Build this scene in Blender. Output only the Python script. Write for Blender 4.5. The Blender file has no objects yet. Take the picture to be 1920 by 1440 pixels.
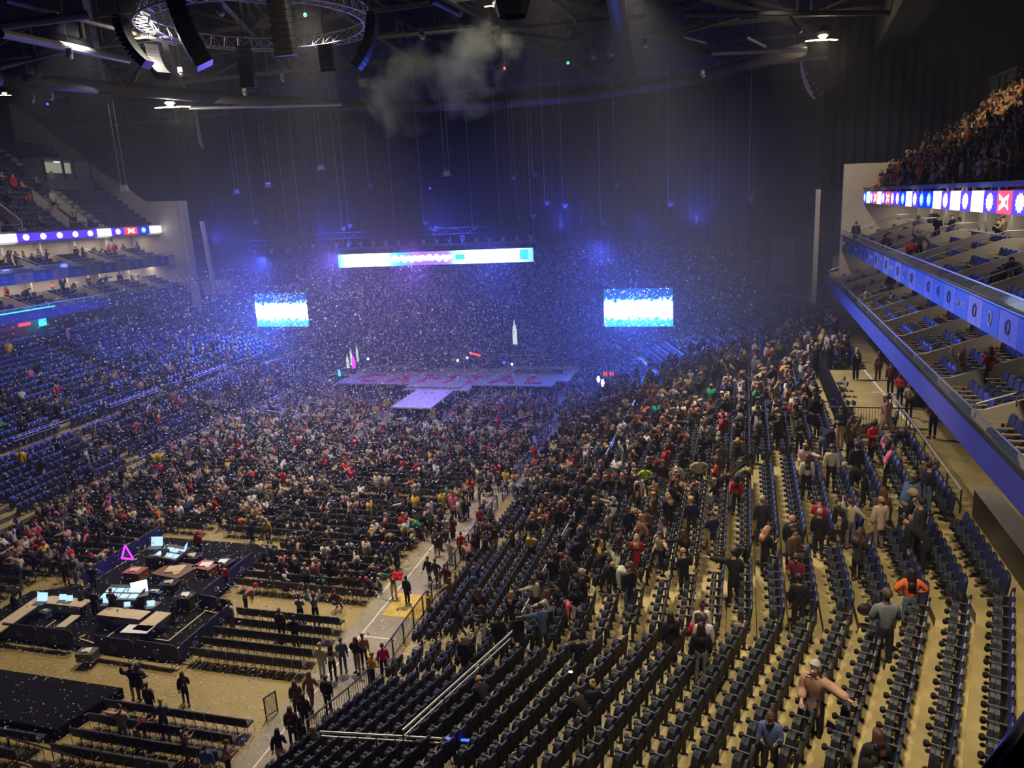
import bpy, bmesh, math, random
import numpy as np
from mathutils import Vector, Matrix
random.seed(7); rng = np.random.default_rng(7)
C = bpy.context.scene.collection
SC = bpy.context.scene
PI = math.pi

# ------------------------------------------------------------------ camera
H = 20.0                      # eye height above the arena floor
FPX = 1410.0                  # focal length in pixels of the 1920 px wide frame
RT = Vector((0.96541054, 0.25583615, -0.0503027))
DN = Vector((0.0119508, -0.23614253, -0.97164494))
FW = Vector((-0.2604605, 0.9374351, -0.23103193))
cam_d = bpy.data.cameras.new('camera'); cam = bpy.data.objects.new('camera', cam_d); C.objects.link(cam)
cam_d.sensor_width = 36.0; cam_d.lens = FPX / 1920 * 36.0; cam_d.clip_end = 400; cam_d.clip_start = 0.1
cam.matrix_world = Matrix(((RT.x, -DN.x, -FW.x, 0), (RT.y, -DN.y, -FW.y, 0), (RT.z, -DN.z, -FW.z, H), (0, 0, 0, 1)))
SC.camera = cam

def ray(px, py): return RT * (px - 960) + DN * (py - 720) + FW * FPX
def at(px, py, z):                      # the place at height z seen at a pixel of the photo
    r = ray(px, py); t = (z - H) / r.z; return Vector((r.x * t, r.y * t, z))
def atY(px, py, Y):
    r = ray(px, py); t = Y / r.y; return Vector((r.x * t, Y, H + r.z * t))
def proj(p):
    d = Vector((p[0], p[1], p[2] - H)); zc = d.dot(FW)
    if zc < 0.2: return (-9999, -9999, zc)
    return (960 + FPX * d.dot(RT) / zc, 720 + FPX * d.dot(DN) / zc, zc)
def inview(p, m=40):
    x, y, zc = proj(p); return zc > 0.3 and -m < x < 1920 + m and -m < y < 1440 + m

# ------------------------------------------------------------------ world, exposure
w = bpy.data.worlds.new('world'); SC.world = w; w.use_nodes = True
w.node_tree.nodes['Background'].inputs[0].default_value = (0.05, 0.055, 0.10, 1)
w.node_tree.nodes['Background'].inputs[1].default_value = 0.25
SC.view_settings.view_transform = 'Standard'; SC.view_settings.look = 'None'
SC.view_settings.exposure = 0.0; SC.view_settings.gamma = 1.0
try: SC.view_settings.use_curve_mapping = False
except Exception: pass
cy = SC.cycles
cy.max_bounces = 3; cy.diffuse_bounces = 2; cy.glossy_bounces = 2; cy.transmission_bounces = 3
cy.volume_bounces = 0; cy.transparent_max_bounces = 8
cy.caustics_reflective = False; cy.caustics_refractive = False
cy.sample_clamp_indirect = 3.0; cy.use_denoising = True
cy.use_adaptive_sampling = True; cy.adaptive_threshold = 0.025
cy.volume_step_rate = 5.0; cy.volume_max_steps = 32

WARM = (1.0, 0.80, 0.52); NEUT = (1.0, 0.90, 0.76); BLUE = (0.06, 0.10, 1.0); VIOL = (0.20, 0.14, 1.0)
def area(name, loc, target, size, power, col, sy=None, spread=None):
    d = bpy.data.lights.new(name, 'AREA'); d.energy = power; d.color = col
    d.shape = 'RECTANGLE' if sy else 'DISK'; d.size = size
    if sy: d.size_y = sy
    if spread: d.spread = spread
    o = bpy.data.objects.new(name, d); C.objects.link(o); o.location = loc
    o.rotation_euler = (Vector(target) - Vector(loc)).to_track_quat('-Z', 'Y').to_euler()
    return o
def spot(name, loc, target, power, col, ang=60, blend=0.6, r=0.4):
    d = bpy.data.lights.new(name, 'SPOT'); d.energy = power; d.color = col; d.spot_size = math.radians(ang)
    d.spot_blend = blend; d.shadow_soft_size = r
    o = bpy.data.objects.new(name, d); C.objects.link(o); o.location = loc
    o.rotation_euler = (Vector(target) - Vector(loc)).to_track_quat('-Z', 'Y').to_euler()
    return o
# house lights on the roof steelwork
KEY = (1.0, 0.84, 0.56)
spot('house_light', (-14, 44, 34), (7, 24, 7), 36000, KEY, 42, 1.0, 0.5)
area('house_light', (-10, 46, 34), (-2, 34, 5), 1.3, 1100, KEY, spread=1.2)
spot('added_deck_spot', (-28, 58, 33), (-28, 77, 1.8), 3800, NEUT, 36, 0.6, 0.5)  # added neutral spot that lifts the deck and its red letters
area('house_light', (2, 10, 33), (6, 20, 6), 1.6, 1100, KEY, spread=1.2)
area('house_light', (-20, 38, 34), (-20, 27, 0), 1.5, 2300, KEY, spread=1.6)
area('house_light', (-34, 44, 34), (-33, 38, 0), 1.6, 2400, NEUT, spread=1.8)
area('house_light', (-28, 52, 34), (-28, 50, 0), 1.6, 1600, NEUT, spread=1.4)
area('house_light', (-6, 52, 34), (2, 50, 4), 1.4, 1900, NEUT, spread=1.2)
area('house_light', (-44, 48, 34), (-57, 54, 3), 1.8, 2300, (0.95, 0.9, 0.9), spread=1.5)
# upper stand lights: right crowd is picked out warm, left stand dimmer
spot('stand_light', (8, 54, 36), (22, 58, 25), 8500, (1.0, 0.78, 0.42), 56)
spot('stand_light', (2, 60, 35), (13.5, 76, 20), 9000, (1.0, 0.86, 0.66), 38)  # added spot that brightens the right end wall
spot('stand_light', (-54, 74, 34), (-70, 86, 18), 3200, NEUT, 46)  # added spot that brightens the left end wall
spot('stand_light', (-66, 66, 36), (-76, 72, 22), 3600, NEUT, 64)
# blue and violet spots added around screens and rig to make the haze glow
for x, pw, c in ((-54, 14000, BLUE), (-44, 14000, VIOL), (-34, 14000, (0.3, 0.12, 1.0)), (-24, 14000, BLUE), (-12, 12000, BLUE)):
    spot('added_blue_wash', (x, 83.2, 15.0), (x * 0.9 - 3, 50, 4), pw * 0.95, c, 118, 0.9)
for x, pw in ((-53, 42000), (-8.5, 42000)):
    spot('added_screen_glow', (x, 83.2, 8.5), (x, 55, 3), pw * 0.8, (0.03, 0.10, 1.0), 128, 0.9)  # added in front of the side screens to imitate their glow
spot('added_blue_wash', (-52, 80, 19), (-64, 66, 6), 4000, BLUE, 60); spot('added_blue_wash', (-8, 80, 19), (-2, 62, 4), 4500, BLUE, 60)
for x in (-58, -44, -30, -16, -2): spot('added_drape_wash', (x, 79, 17.6), (x, 99, 27), 7500, (0.05, 0.07, 1.0), 110, 1.0)  # added to turn the haze and back drapes bluer

# ------------------------------------------------------------------ materials
M = {}
def nodes_mat(name):
    m = bpy.data.materials.new(name); m.use_nodes = True; nt = m.node_tree
    return m, nt, nt.nodes['Principled BSDF']
def mat(name, col, rough=0.7, metal=0.0, var=0.18, scale=3.0, spec=0.5, emit=0.0, bump=0.0, col2=None, detail=3):
    m, nt, b = nodes_mat(name)
    b.inputs['Roughness'].default_value = rough; b.inputs['Metallic'].default_value = metal
    b.inputs['Specular IOR Level'].default_value = spec
    tc = nt.nodes.new('ShaderNodeTexCoord'); nz = nt.nodes.new('ShaderNodeTexNoise')
    nz.inputs['Scale'].default_value = scale; nz.inputs['Detail'].default_value = detail
    nt.links.new(tc.outputs['Object'], nz.inputs['Vector'])
    rp = nt.nodes.new('ShaderNodeValToRGB'); nt.links.new(nz.outputs['Fac'], rp.inputs['Fac'])
    c1 = col2 or tuple(c * (1 - var) for c in col)
    rp.color_ramp.elements[0].color = (*c1, 1); rp.color_ramp.elements[1].color = (*col, 1)
    rp.color_ramp.elements[0].position = 0.35; rp.color_ramp.elements[1].position = 0.65
    nt.links.new(rp.outputs['Color'], b.inputs['Base Color'])
    if emit:
        nt.links.new(rp.outputs['Color'], b.inputs['Emission Color']); b.inputs['Emission Strength'].default_value = emit
    if bump:
        bp = nt.nodes.new('ShaderNodeBump'); bp.inputs['Strength'].default_value = bump
        nt.links.new(nz.outputs['Fac'], bp.inputs['Height']); nt.links.new(bp.outputs['Normal'], b.inputs['Normal'])
    M[name] = m; return m
def tintmat(name, mode, rough=0.85, spec=0.3):
    # colour comes from the thing's own colour (object colour, or one colour per member of a crowd)
    m, nt, b = nodes_mat(name); b.inputs['Roughness'].default_value = rough; b.inputs['Specular IOR Level'].default_value = spec
    if mode == 'object':
        s = nt.nodes.new('ShaderNodeObjectInfo'); out = s.outputs['Color']
    else:
        s = nt.nodes.new('ShaderNodeAttribute'); s.attribute_name = mode; out = s.outputs['Color']
    tc = nt.nodes.new('ShaderNodeTexCoord'); nz = nt.nodes.new('ShaderNodeTexNoise'); nz.inputs['Scale'].default_value = 9
    nt.links.new(tc.outputs['Object'], nz.inputs['Vector'])
    mp = nt.nodes.new('ShaderNodeMapRange'); mp.inputs['To Min'].default_value = 0.72; mp.inputs['To Max'].default_value = 1.12
    nt.links.new(nz.outputs['Fac'], mp.inputs['Value'])
    mx = nt.nodes.new('ShaderNodeVectorMath'); mx.operation = 'SCALE'
    nt.links.new(out, mx.inputs[0]); nt.links.new(mp.outputs['Result'], mx.inputs['Scale'])
    nt.links.new(mx.outputs['Vector'], b.inputs['Base Color'])
    M[name] = m; return m
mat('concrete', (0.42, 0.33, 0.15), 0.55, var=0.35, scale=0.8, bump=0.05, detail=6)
mat('floor_tan', (0.37, 0.27, 0.105), 0.5, var=0.25, scale=0.35, detail=6)
mat('aisle_grey', (0.34, 0.29, 0.22), 0.6, var=0.25, scale=0.6, detail=6)
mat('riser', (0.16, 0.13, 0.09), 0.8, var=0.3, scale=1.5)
mat('seat_blue', (0.028, 0.042, 0.17), 0.45, var=0.25, scale=5)
mat('seat_stand_blue', (0.014, 0.022, 0.11), 0.45, var=0.2, scale=5)
mat('seat_back_blue', (0.020, 0.028, 0.105), 0.42, var=0.2, scale=5)
mat('seat_pad', (0.022, 0.027, 0.042), 0.5, var=0.3, scale=14, spec=0.25)
mat('black_metal', (0.012, 0.012, 0.014), 0.4, var=0.3, scale=6)
mat('black_plastic', (0.016, 0.016, 0.018), 0.35, var=0.3, scale=6)
mat('matt_black', (0.002, 0.002, 0.002), 1.0, spec=0.0)
mat('black_cloth', (0.010, 0.010, 0.013), 0.95, var=0.4, scale=0.5, spec=0.1)
mat('chair_black', (0.022, 0.022, 0.026), 0.6, var=0.3, scale=6)
mat('steel', (0.55, 0.55, 0.57), 0.38, metal=0.6, var=0.2, scale=4)
mat('steel_dull', (0.13, 0.13, 0.145), 0.6, metal=0.3, var=0.3, scale=2)
mat('seat_shell', (0.007, 0.007, 0.009), 0.55, var=0.3, scale=6, spec=0.3)
mat('arm_edge', (0.11, 0.105, 0.10), 0.45, var=0.15, scale=8)
mat('wood_arm', (0.62, 0.42, 0.20), 0.45, var=0.2, scale=10)
mat('walnut', (0.20, 0.11, 0.06), 0.5, var=0.3, scale=4)
mat('cream_wall', (0.60, 0.53, 0.42), 0.8, var=0.06, scale=0.5)
mat('pale_wall', (0.60, 0.55, 0.50), 0.8, var=0.06, scale=0.5)
mat('knee_wall', (0.42, 0.39, 0.365), 0.8, var=0.10, scale=0.8)
mat('fascia_blue', (0.07, 0.07, 0.26), 0.6, var=0.10, scale=0.6)
mat('panel_blue', (0.05, 0.09, 0.34), 0.5, var=0.10, scale=1.0)
mat('panel_grey', (0.22, 0.21, 0.28), 0.5, var=0.08, scale=1.0)
mat('ink_blue', (0.02, 0.03, 0.10), 0.5)
mat('ink_pale', (0.55, 0.65, 0.95), 0.5)
mat('white_paint', (0.75, 0.73, 0.68), 0.5, var=0.08)
mat('yellow_paint', (0.72, 0.50, 0.05), 0.6, var=0.25, scale=2)
mat('barrier_blue', (0.025, 0.025, 0.13), 0.7, var=0.35, scale=3)
mat('stage_deck', (0.42, 0.38, 0.30), 0.55, var=0.12, scale=0.8)
mat('runway_white', (0.62, 0.60, 0.66), 0.5, var=0.10, scale=1.2)
mat('stage_red', (0.55, 0.004, 0.03), 0.55, var=0.15)
mat('table_top', (0.60, 0.47, 0.30), 0.5, var=0.15, scale=3)
mat('duct', (0.022, 0.022, 0.024), 0.8, var=0.3, scale=0.4)
mat('roof_deck', (0.008, 0.008, 0.011), 0.95, var=0.5, scale=0.3)
mat('beam', (0.075, 0.072, 0.072), 0.6, var=0.25, scale=0.5)
mat('curtain', (0.012, 0.012, 0.018), 0.9, var=0.5, scale=0.4, spec=0.2)
mat('swag', (0.40, 0.34, 0.24), 0.8, var=0.2)
mat('grille', (0.07, 0.06, 0.045), 0.5, var=0.3, scale=6)  # tan puts lamplight into the colour of one array's grilles
mat('case_red', (0.42, 0.10, 0.06), 0.6, var=0.3, scale=3)
mat('red_plain', (0.55, 0.03, 0.03), 0.6)
mat('paper_white', (0.80, 0.78, 0.72), 0.7)
mat('green_dark', (0.03, 0.12, 0.10), 0.6)
mat('skin_dark_feature', (0.05, 0.025, 0.02), 0.6)
def glow(name, col, s):
    m, nt, b = nodes_mat(name); b.inputs['Base Color'].default_value = (*[c * 0.2 for c in col], 1)
    tc = nt.nodes.new('ShaderNodeTexCoord'); nz = nt.nodes.new('ShaderNodeTexNoise'); nz.inputs['Scale'].default_value = 2.5
    nt.links.new(tc.outputs['Object'], nz.inputs['Vector'])
    mp = nt.nodes.new('ShaderNodeMapRange'); mp.inputs['To Min'].default_value = 0.85; mp.inputs['To Max'].default_value = 1.1
    nt.links.new(nz.outputs['Fac'], mp.inputs['Value'])
    mx = nt.nodes.new('ShaderNodeMath'); mx.operation = 'MULTIPLY'; mx.inputs[1].default_value = s
    nt.links.new(mp.outputs['Result'], mx.inputs[0]); nt.links.new(mx.outputs[0], b.inputs['Emission Strength'])
    b.inputs['Emission Color'].default_value = (*col, 1); M[name] = m; return m
glow('led_white', (1.0, 0.97, 1.0), 3.0); glow('led_violet', (0.14, 0.05, 0.95), 1.0); glow('led_blue', (0.01, 0.02, 0.9), 1.0)
glow('led_red', (1.0, 0.08, 0.08), 1.3); glow('led_pale', (0.65, 0.75, 1.0), 2.2); glow('led_cyan', (0.05, 0.55, 1.0), 2.0)
glow('lamp_warm', (1.0, 0.58, 0.2), 9); glow('lamp_white', (1.0, 0.85, 0.60), 3.5); glow('dot_blue', (0.02, 0.05, 1.0), 6)
glow('dot_green', (0.05, 1.0, 0.25), 4); glow('dot_red', (1.0, 0.05, 0.05), 4); glow('neon_violet', (0.45, 0.02, 1.0), 4)
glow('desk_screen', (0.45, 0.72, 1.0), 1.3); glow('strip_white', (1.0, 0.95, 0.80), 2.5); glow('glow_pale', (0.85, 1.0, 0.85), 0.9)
glow('window_lit', (0.62, 0.66, 0.45), 0.55); glow('balloon_red', (0.9, 0.01, 0.02), 0.35)
tintmat('cloth', 'object'); tintmat('hair', 'object', 0.5); tintmat('skin', 'object', 0.6, 0.4)
tintmat('crowd', 'tint')
def glassmat(name, col, rough=0.05, a=0.18):
    m, nt, b = nodes_mat(name); b.inputs['Base Color'].default_value = (*col, 1); b.inputs['Roughness'].default_value = rough
    b.inputs['Alpha'].default_value = a; b.inputs['Specular IOR Level'].default_value = 0.9
    nz = nt.nodes.new('ShaderNodeTexNoise'); nz.inputs['Scale'].default_value = 1.5
    mp = nt.nodes.new('ShaderNodeMapRange'); mp.inputs['To Min'].default_value = a * 0.7; mp.inputs['To Max'].default_value = a * 1.3
    nt.links.new(nz.outputs['Fac'], mp.inputs['Value']); nt.links.new(mp.outputs['Result'], b.inputs['Alpha'])
    M[name] = m; return m
glassmat('glass', (0.35, 0.45, 0.45))

_ORD = 'first second third fourth fifth sixth seventh eighth ninth tenth eleventh twelfth thirteenth fourteenth fifteenth sixteenth seventeenth eighteenth nineteenth'.split()
_TEN = {20: 'twent', 30: 'thirt', 40: 'fort', 50: 'fift', 60: 'sixt', 70: 'sevent', 80: 'eight', 90: 'ninet'}
def ORD(n):
    n = int(n)
    if n < 20: return _ORD[max(n, 1) - 1]
    if n > 99: return 'far'
    t, u = n // 10 * 10, n % 10
    return _TEN[t] + 'ieth' if u == 0 else _TEN[t] + 'y-' + _ORD[u - 1]
# ------------------------------------------------------------------ mesh helpers
class MB:
    """collects shapes and links them as ONE mesh object"""
    def __init__(s): s.v = []; s.f = []; s.m = []
    def face(s, pts, m=0):
        n = len(s.v); s.v += [tuple(p) for p in pts]; s.f.append(tuple(range(n, n + len(pts)))); s.m.append(m)
    def box(s, c, d, m=0, rz=0.0, ax=None):
        x, y, z = d[0] / 2, d[1] / 2, d[2] / 2; n = len(s.v)
        R = Matrix.Rotation(rz, 3, 'Z') if ax is None else ax
        for sx, sy, sz in ((-1,-1,-1),(1,-1,-1),(1,1,-1),(-1,1,-1),(-1,-1,1),(1,-1,1),(1,1,1),(-1,1,1)):
            p = R @ Vector((sx*x, sy*y, sz*z)); s.v.append((p.x + c[0], p.y + c[1], p.z + c[2]))
        for f in ((0,3,2,1),(4,5,6,7),(0,1,5,4),(1,2,6,5),(2,3,7,6),(3,0,4,7)):
            s.f.append(tuple(n + i for i in f)); s.m.append(m)
        return s
    def bar(s, a, b, w, h=None, m=0):
        a, b = Vector(a), Vector(b); d = b - a; L = d.length
        if L < 1e-6: return s
        q = d.to_track_quat('X', 'Z').to_matrix()
        return s.box((a + b) / 2, (L, w, h or w), m, ax=q)
    def tube(s, a, b, r, n=6, m=0, r2=None, cap=True):
        a, b = Vector(a), Vector(b); d = b - a
        if d.length < 1e-6: return s
        q = d.to_track_quat('Z', 'Y').to_matrix(); k = len(s.v); r2 = r if r2 is None else r2
        for c, rr in ((a, r), (b, r2)):
            for i in range(n):
                t = 2 * PI * i / n; p = c + q @ Vector((rr * math.cos(t), rr * math.sin(t), 0)); s.v.append(tuple(p))
        for i in range(n):
            j = (i + 1) % n; s.f.append((k + i, k + j, k + n + j, k + n + i)); s.m.append(m)
        if cap:
            s.f.append(tuple(k + i for i in range(n))[::-1]); s.m.append(m)
            s.f.append(tuple(k + n + i for i in range(n))); s.m.append(m)
        return s
    def path(s, pts, r, n=6, m=0):
        for a, b in zip(pts[:-1], pts[1:]): s.tube(a, b, r, n, m)
        return s
    def lathe(s, c, prof, n=10, m=0):
        k = len(s.v)
        for r, z in prof:
            for i in range(n):
                t = 2 * PI * i / n; s.v.append((c[0] + r * math.cos(t), c[1] + r * math.sin(t), c[2] + z))
        for a in range(len(prof) - 1):
            for i in range(n):
                j = (i + 1) % n; s.f.append((k + a*n + i, k + a*n + j, k + (a+1)*n + j, k + (a+1)*n + i)); s.m.append(m)
        s.f.append(tuple(k + (len(prof) - 1) * n + i for i in range(n))); s.m.append(m)
        return s
    def ball(s, c, r, n=8, k=5, m=0, sx=1, sy=1, sz=1):
        b = len(s.v)
        for a in range(k + 1):
            ph = PI * a / k
            for i in range(n):
                t = 2 * PI * i / n
                s.v.append((c[0] + sx*r*math.sin(ph)*math.cos(t), c[1] + sy*r*math.sin(ph)*math.sin(t), c[2] + sz*r*math.cos(ph)))
        for a in range(k):
            for i in range(n):
                j = (i + 1) % n; s.f.append((b + a*n + i, b + (a+1)*n + i, b + (a+1)*n + j, b + a*n + j)); s.m.append(m)
        return s
    def extrude(s, pts, off, m=0):
        """polygon pts, given thickness by the vector off"""
        n = len(pts); k = len(s.v); off = Vector(off)
        s.v += [tuple(p) for p in pts] + [tuple(Vector(p) + off) for p in pts]
        s.f.append(tuple(range(k, k + n))); s.m.append(m); s.f.append(tuple(range(k + n, k + 2*n))[::-1]); s.m.append(m)
        for i in range(n):
            j = (i + 1) % n; s.f.append((k + j, k + i, k + n + i, k + n + j)); s.m.append(m)
        return s
    def mesh(s, name, mats, smooth=False):
        me = bpy.data.meshes.new(name); me.from_pydata(s.v, [], s.f)
        for mm in (mats if isinstance(mats, (list, tuple)) else [mats]): me.materials.append(M[mm] if isinstance(mm, str) else mm)
        me.polygons.foreach_set('material_index', s.m)
        if smooth: me.polygons.foreach_set('use_smooth', [True] * len(s.f))
        me.update(); return me
    def build(s, name, mats, parent=None, smooth=False, loc=None):
        o = bpy.data.objects.new(name, s.mesh(name, mats, smooth)); C.objects.link(o)
        if parent is not None: o.parent = parent
        if loc is not None: o.location = loc
        return o
def obj(name, me, parent=None, mw=None):
    o = bpy.data.objects.new(name, me); C.objects.link(o)
    if parent is not None: o.parent = parent
    if mw is not None: o.matrix_world = mw if parent is None else mw
    return o
def tag(o, label=None, cat=None, group=None, kind=None):
    if label: o['label'] = label
    if cat: o['category'] = cat
    if group: o['group'] = group
    if kind: o['kind'] = kind
    return o
def empty(name, loc=(0, 0, 0), rz=0.0):
    o = bpy.data.objects.new(name, None); C.objects.link(o); o.location = loc; o.rotation_euler = (0, 0, rz); o.empty_display_size = 0.1
    return o
def copy_tree(o, parent=None):
    c = o.copy(); C.objects.link(c)
    if parent is not None: c.parent = parent
    for ch in o.children: copy_tree(ch, c)
    return c
def arrays(me):
    n = len(me.vertices); co = np.empty(n * 3, 'f'); me.vertices.foreach_get('co', co)
    lv = np.empty(len(me.loops), 'i'); me.loops.foreach_get('vertex_index', lv)
    lt = np.empty(len(me.polygons), 'i'); me.polygons.foreach_get('loop_total', lt)
    mi = np.empty(len(me.polygons), 'i'); me.polygons.foreach_get('material_index', mi)
    return co.reshape(-1, 3), lv, lt, mi
def xf(x, y, z, rz=0.0, s=1.0):
    sx, s = s if isinstance(s, tuple) else (s, s)
    c, n = math.cos(rz), math.sin(rz)
    return ((c * sx, -n * s, 0, x), (n * sx, c * s, 0, y), (0, 0, s, z))
def tile(name, jobs, mats, tints=None, parent=None, smooth=False):
    """jobs: list of (mesh arrays, list of 3x4 transforms[, list of per-material tints]); ONE mesh object"""
    V, LV, LT, MI, TN = [], [], [], [], []; base = 0
    for job in jobs:
        (co, lv, lt, mi), T = job[0], np.array(job[1], 'f')
        if len(T) == 0: continue
        k = len(T)
        v = np.einsum('kij,nj->kni', T[:, :, :3], co) + T[:, None, :, 3]
        V.append(v.reshape(-1, 3)); n = len(co)
        LV.append((lv[None, :] + (np.arange(k) * n)[:, None]).ravel() + base); LT.append(np.tile(lt, k)); MI.append(np.tile(mi, k))
        base += n * k
        if len(job) > 2:
            tn = np.array(job[2], 'f')           # k x materials x 3
            TN.append(tn[:, mi, :].reshape(-1, 3))
    if not V: return None
    V = np.concatenate(V); LV = np.concatenate(LV).astype('i'); LT = np.concatenate(LT).astype('i'); MI = np.concatenate(MI).astype('i')
    me = bpy.data.meshes.new(name); me.vertices.add(len(V)); me.vertices.foreach_set('co', V.ravel())
    me.loops.add(len(LV)); me.loops.foreach_set('vertex_index', LV)
    me.polygons.add(len(LT)); ls = np.zeros(len(LT), 'i'); ls[1:] = np.cumsum(LT)[:-1]
    me.polygons.foreach_set('loop_start', ls); me.polygons.foreach_set('loop_total', LT)
    for mm in mats: me.materials.append(M[mm])
    if TN:
        me.polygons.foreach_set('material_index', np.zeros(len(LT), 'i'))
        a = me.attributes.new('tint', 'FLOAT_COLOR', 'FACE'); t = np.concatenate(TN); t = np.concatenate([t, np.ones((len(t), 1), 'f')], 1)
        a.data.foreach_set('color', t.astype('f').ravel())
    else: me.polygons.foreach_set('material_index', MI)
    if smooth: me.polygons.foreach_set('use_smooth', np.ones(len(LT), bool))
    me.update(calc_edges=True)
    o = bpy.data.objects.new(name, me); C.objects.link(o)
    if parent is not None: o.parent = parent
    return o

# ------------------------------------------------------------------ the bowl: d = distance up the side stand, Y along it
KR = 0.035
def RX(d, y, side=1):                       # side 1: right stand, -1: left stand
    return -14.1 + d + KR * (y - 25) if side > 0 else -60 - (-14.1 + d)
A18 = math.radians(18)
def bowl_path(d, side=1, far=72.0):
    """row line at distance d, from the near corner round to the far corner: list of points (x, y)"""
    n1 = (math.cos(A18 / 2), -math.sin(A18 / 2)); 
    pts = []
    y1 = 25.2 - d * math.tan(A18 / 2)
    p1 = Vector((RX(d, y1, 1) if side > 0 else -14.1 + d, y1))
    L = 6.0 + d * 2 * math.tan(A18 / 2)
    p2 = p1 + Vector((-math.sin(A18), -math.cos(A18))) * L
    p3 = p2 + Vector((-math.sin(2 * A18), -math.cos(2 * A18))) * L
    p4 = p3 + Vector((-math.sin(3 * A18), -math.cos(3 * A18))) * L
    yf = far + d * math.tan(A18 / 2)
    q1 = Vector((RX(d, yf, 1) if side > 0 else -14.1 + d, yf))
    q2 = q1 + Vector((-math.sin(A18), math.cos(A18))) * L
    q3 = q2 + Vector((-math.sin(2 * A18), math.cos(2 * A18))) * L
    out = [p4, p3, p2, p1, q1, q2, q3]
    if side < 0: out = [Vector((-60 - p.x, p.y)) for p in out]
    return out
ROWS = [(0.9 + 0.85 * i, 0.45 + 0.33 * i, 0) for i in range(7)] + [(7.3 + 0.975 * j, 3.2 + 0.325 * j, 1) for j in range(16)]
def tread_z(d):
    z = 0.0
    for dd, zz, _ in ROWS:
        if d >= dd - 0.45: z = zz
    return z
def on_bowl(px, py, h=1.0):                 # the place on the right stand whose point h above the tread is seen at a pixel
    r = ray(px, py)
    for i in range(40, 1400):
        p = r * (i * 0.0001); z = H + p.z; d = p.x + 14.1 - KR * (p.y - 25)
        zs = tread_z(min(d, 22.5)) if d > 0 else 0
        if z <= zs + h: return Vector((p.x, p.y, zs)), d
    return None, 0

# ------------------------------------------------------------------ the setting
def slab(name, pts, z, t, m, parent=None):
    mb = MB(); mb.extrude([(p[0], p[1], z - t) for p in pts][::-1], (0, 0, t)); o = mb.build(name, m, parent)
    if parent is None: o['kind'] = 'structure'
    return o
slab('floor', [(-96, 2), (24, 2), (24, 101), (-96, 101)], 0.0, 0.3, 'floor_tan')
# grey walkway strip with white lines along the right fence, yellow patch
mb = MB(); mb.box((-15.8, 45, 0.011), (3.2, 62, 0.02)); mb.build('trim_walkway', 'aisle_grey')['kind'] = 'structure'
mb = MB(); mb.box((-16.5, 44, 0.026), (0.09, 60, 0.006)); mb.box((-15.5, 29.5, 0.026), (1.7, 0.09, 0.006)); mb.box((-17.2, 34.4, 0.026), (0.09, 3, 0.006))
mb.box((-15.6, 41.5, 0.026), (1.8, 0.09, 0.006)); tag(mb.build('floor_line', 'white_paint'), 'white painted guide lines along the floor walkway beside the fence', 'floor marking')
mb = MB(); mb.box((-15.2, 32.6, 0.029), (2.1, 2.3, 0.008)); tag(mb.build('floor_mat', 'yellow_paint'), 'yellow painted square on the walkway by the low fence', 'floor marking')

def ribbon(mb, pa, za, pb, zb, m):
    for i in range(len(pa) - 1):
        mb.face([(pa[i].x, pa[i].y, za), (pb[i].x, pb[i].y, zb), (pb[i+1].x, pb[i+1].y, zb), (pa[i+1].x, pa[i+1].y, za)], m)
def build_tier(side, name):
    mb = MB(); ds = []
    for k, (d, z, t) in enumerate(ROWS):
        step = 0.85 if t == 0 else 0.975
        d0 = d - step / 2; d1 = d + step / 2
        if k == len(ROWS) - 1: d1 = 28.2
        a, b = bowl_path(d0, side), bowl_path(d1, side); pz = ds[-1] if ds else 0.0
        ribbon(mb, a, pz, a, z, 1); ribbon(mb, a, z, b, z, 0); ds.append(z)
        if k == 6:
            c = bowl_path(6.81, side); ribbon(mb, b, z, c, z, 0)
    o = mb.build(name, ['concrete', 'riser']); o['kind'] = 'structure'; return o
build_tier(1, 'floor_terrace_right'); build_tier(-1, 'floor_terrace_left')

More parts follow.
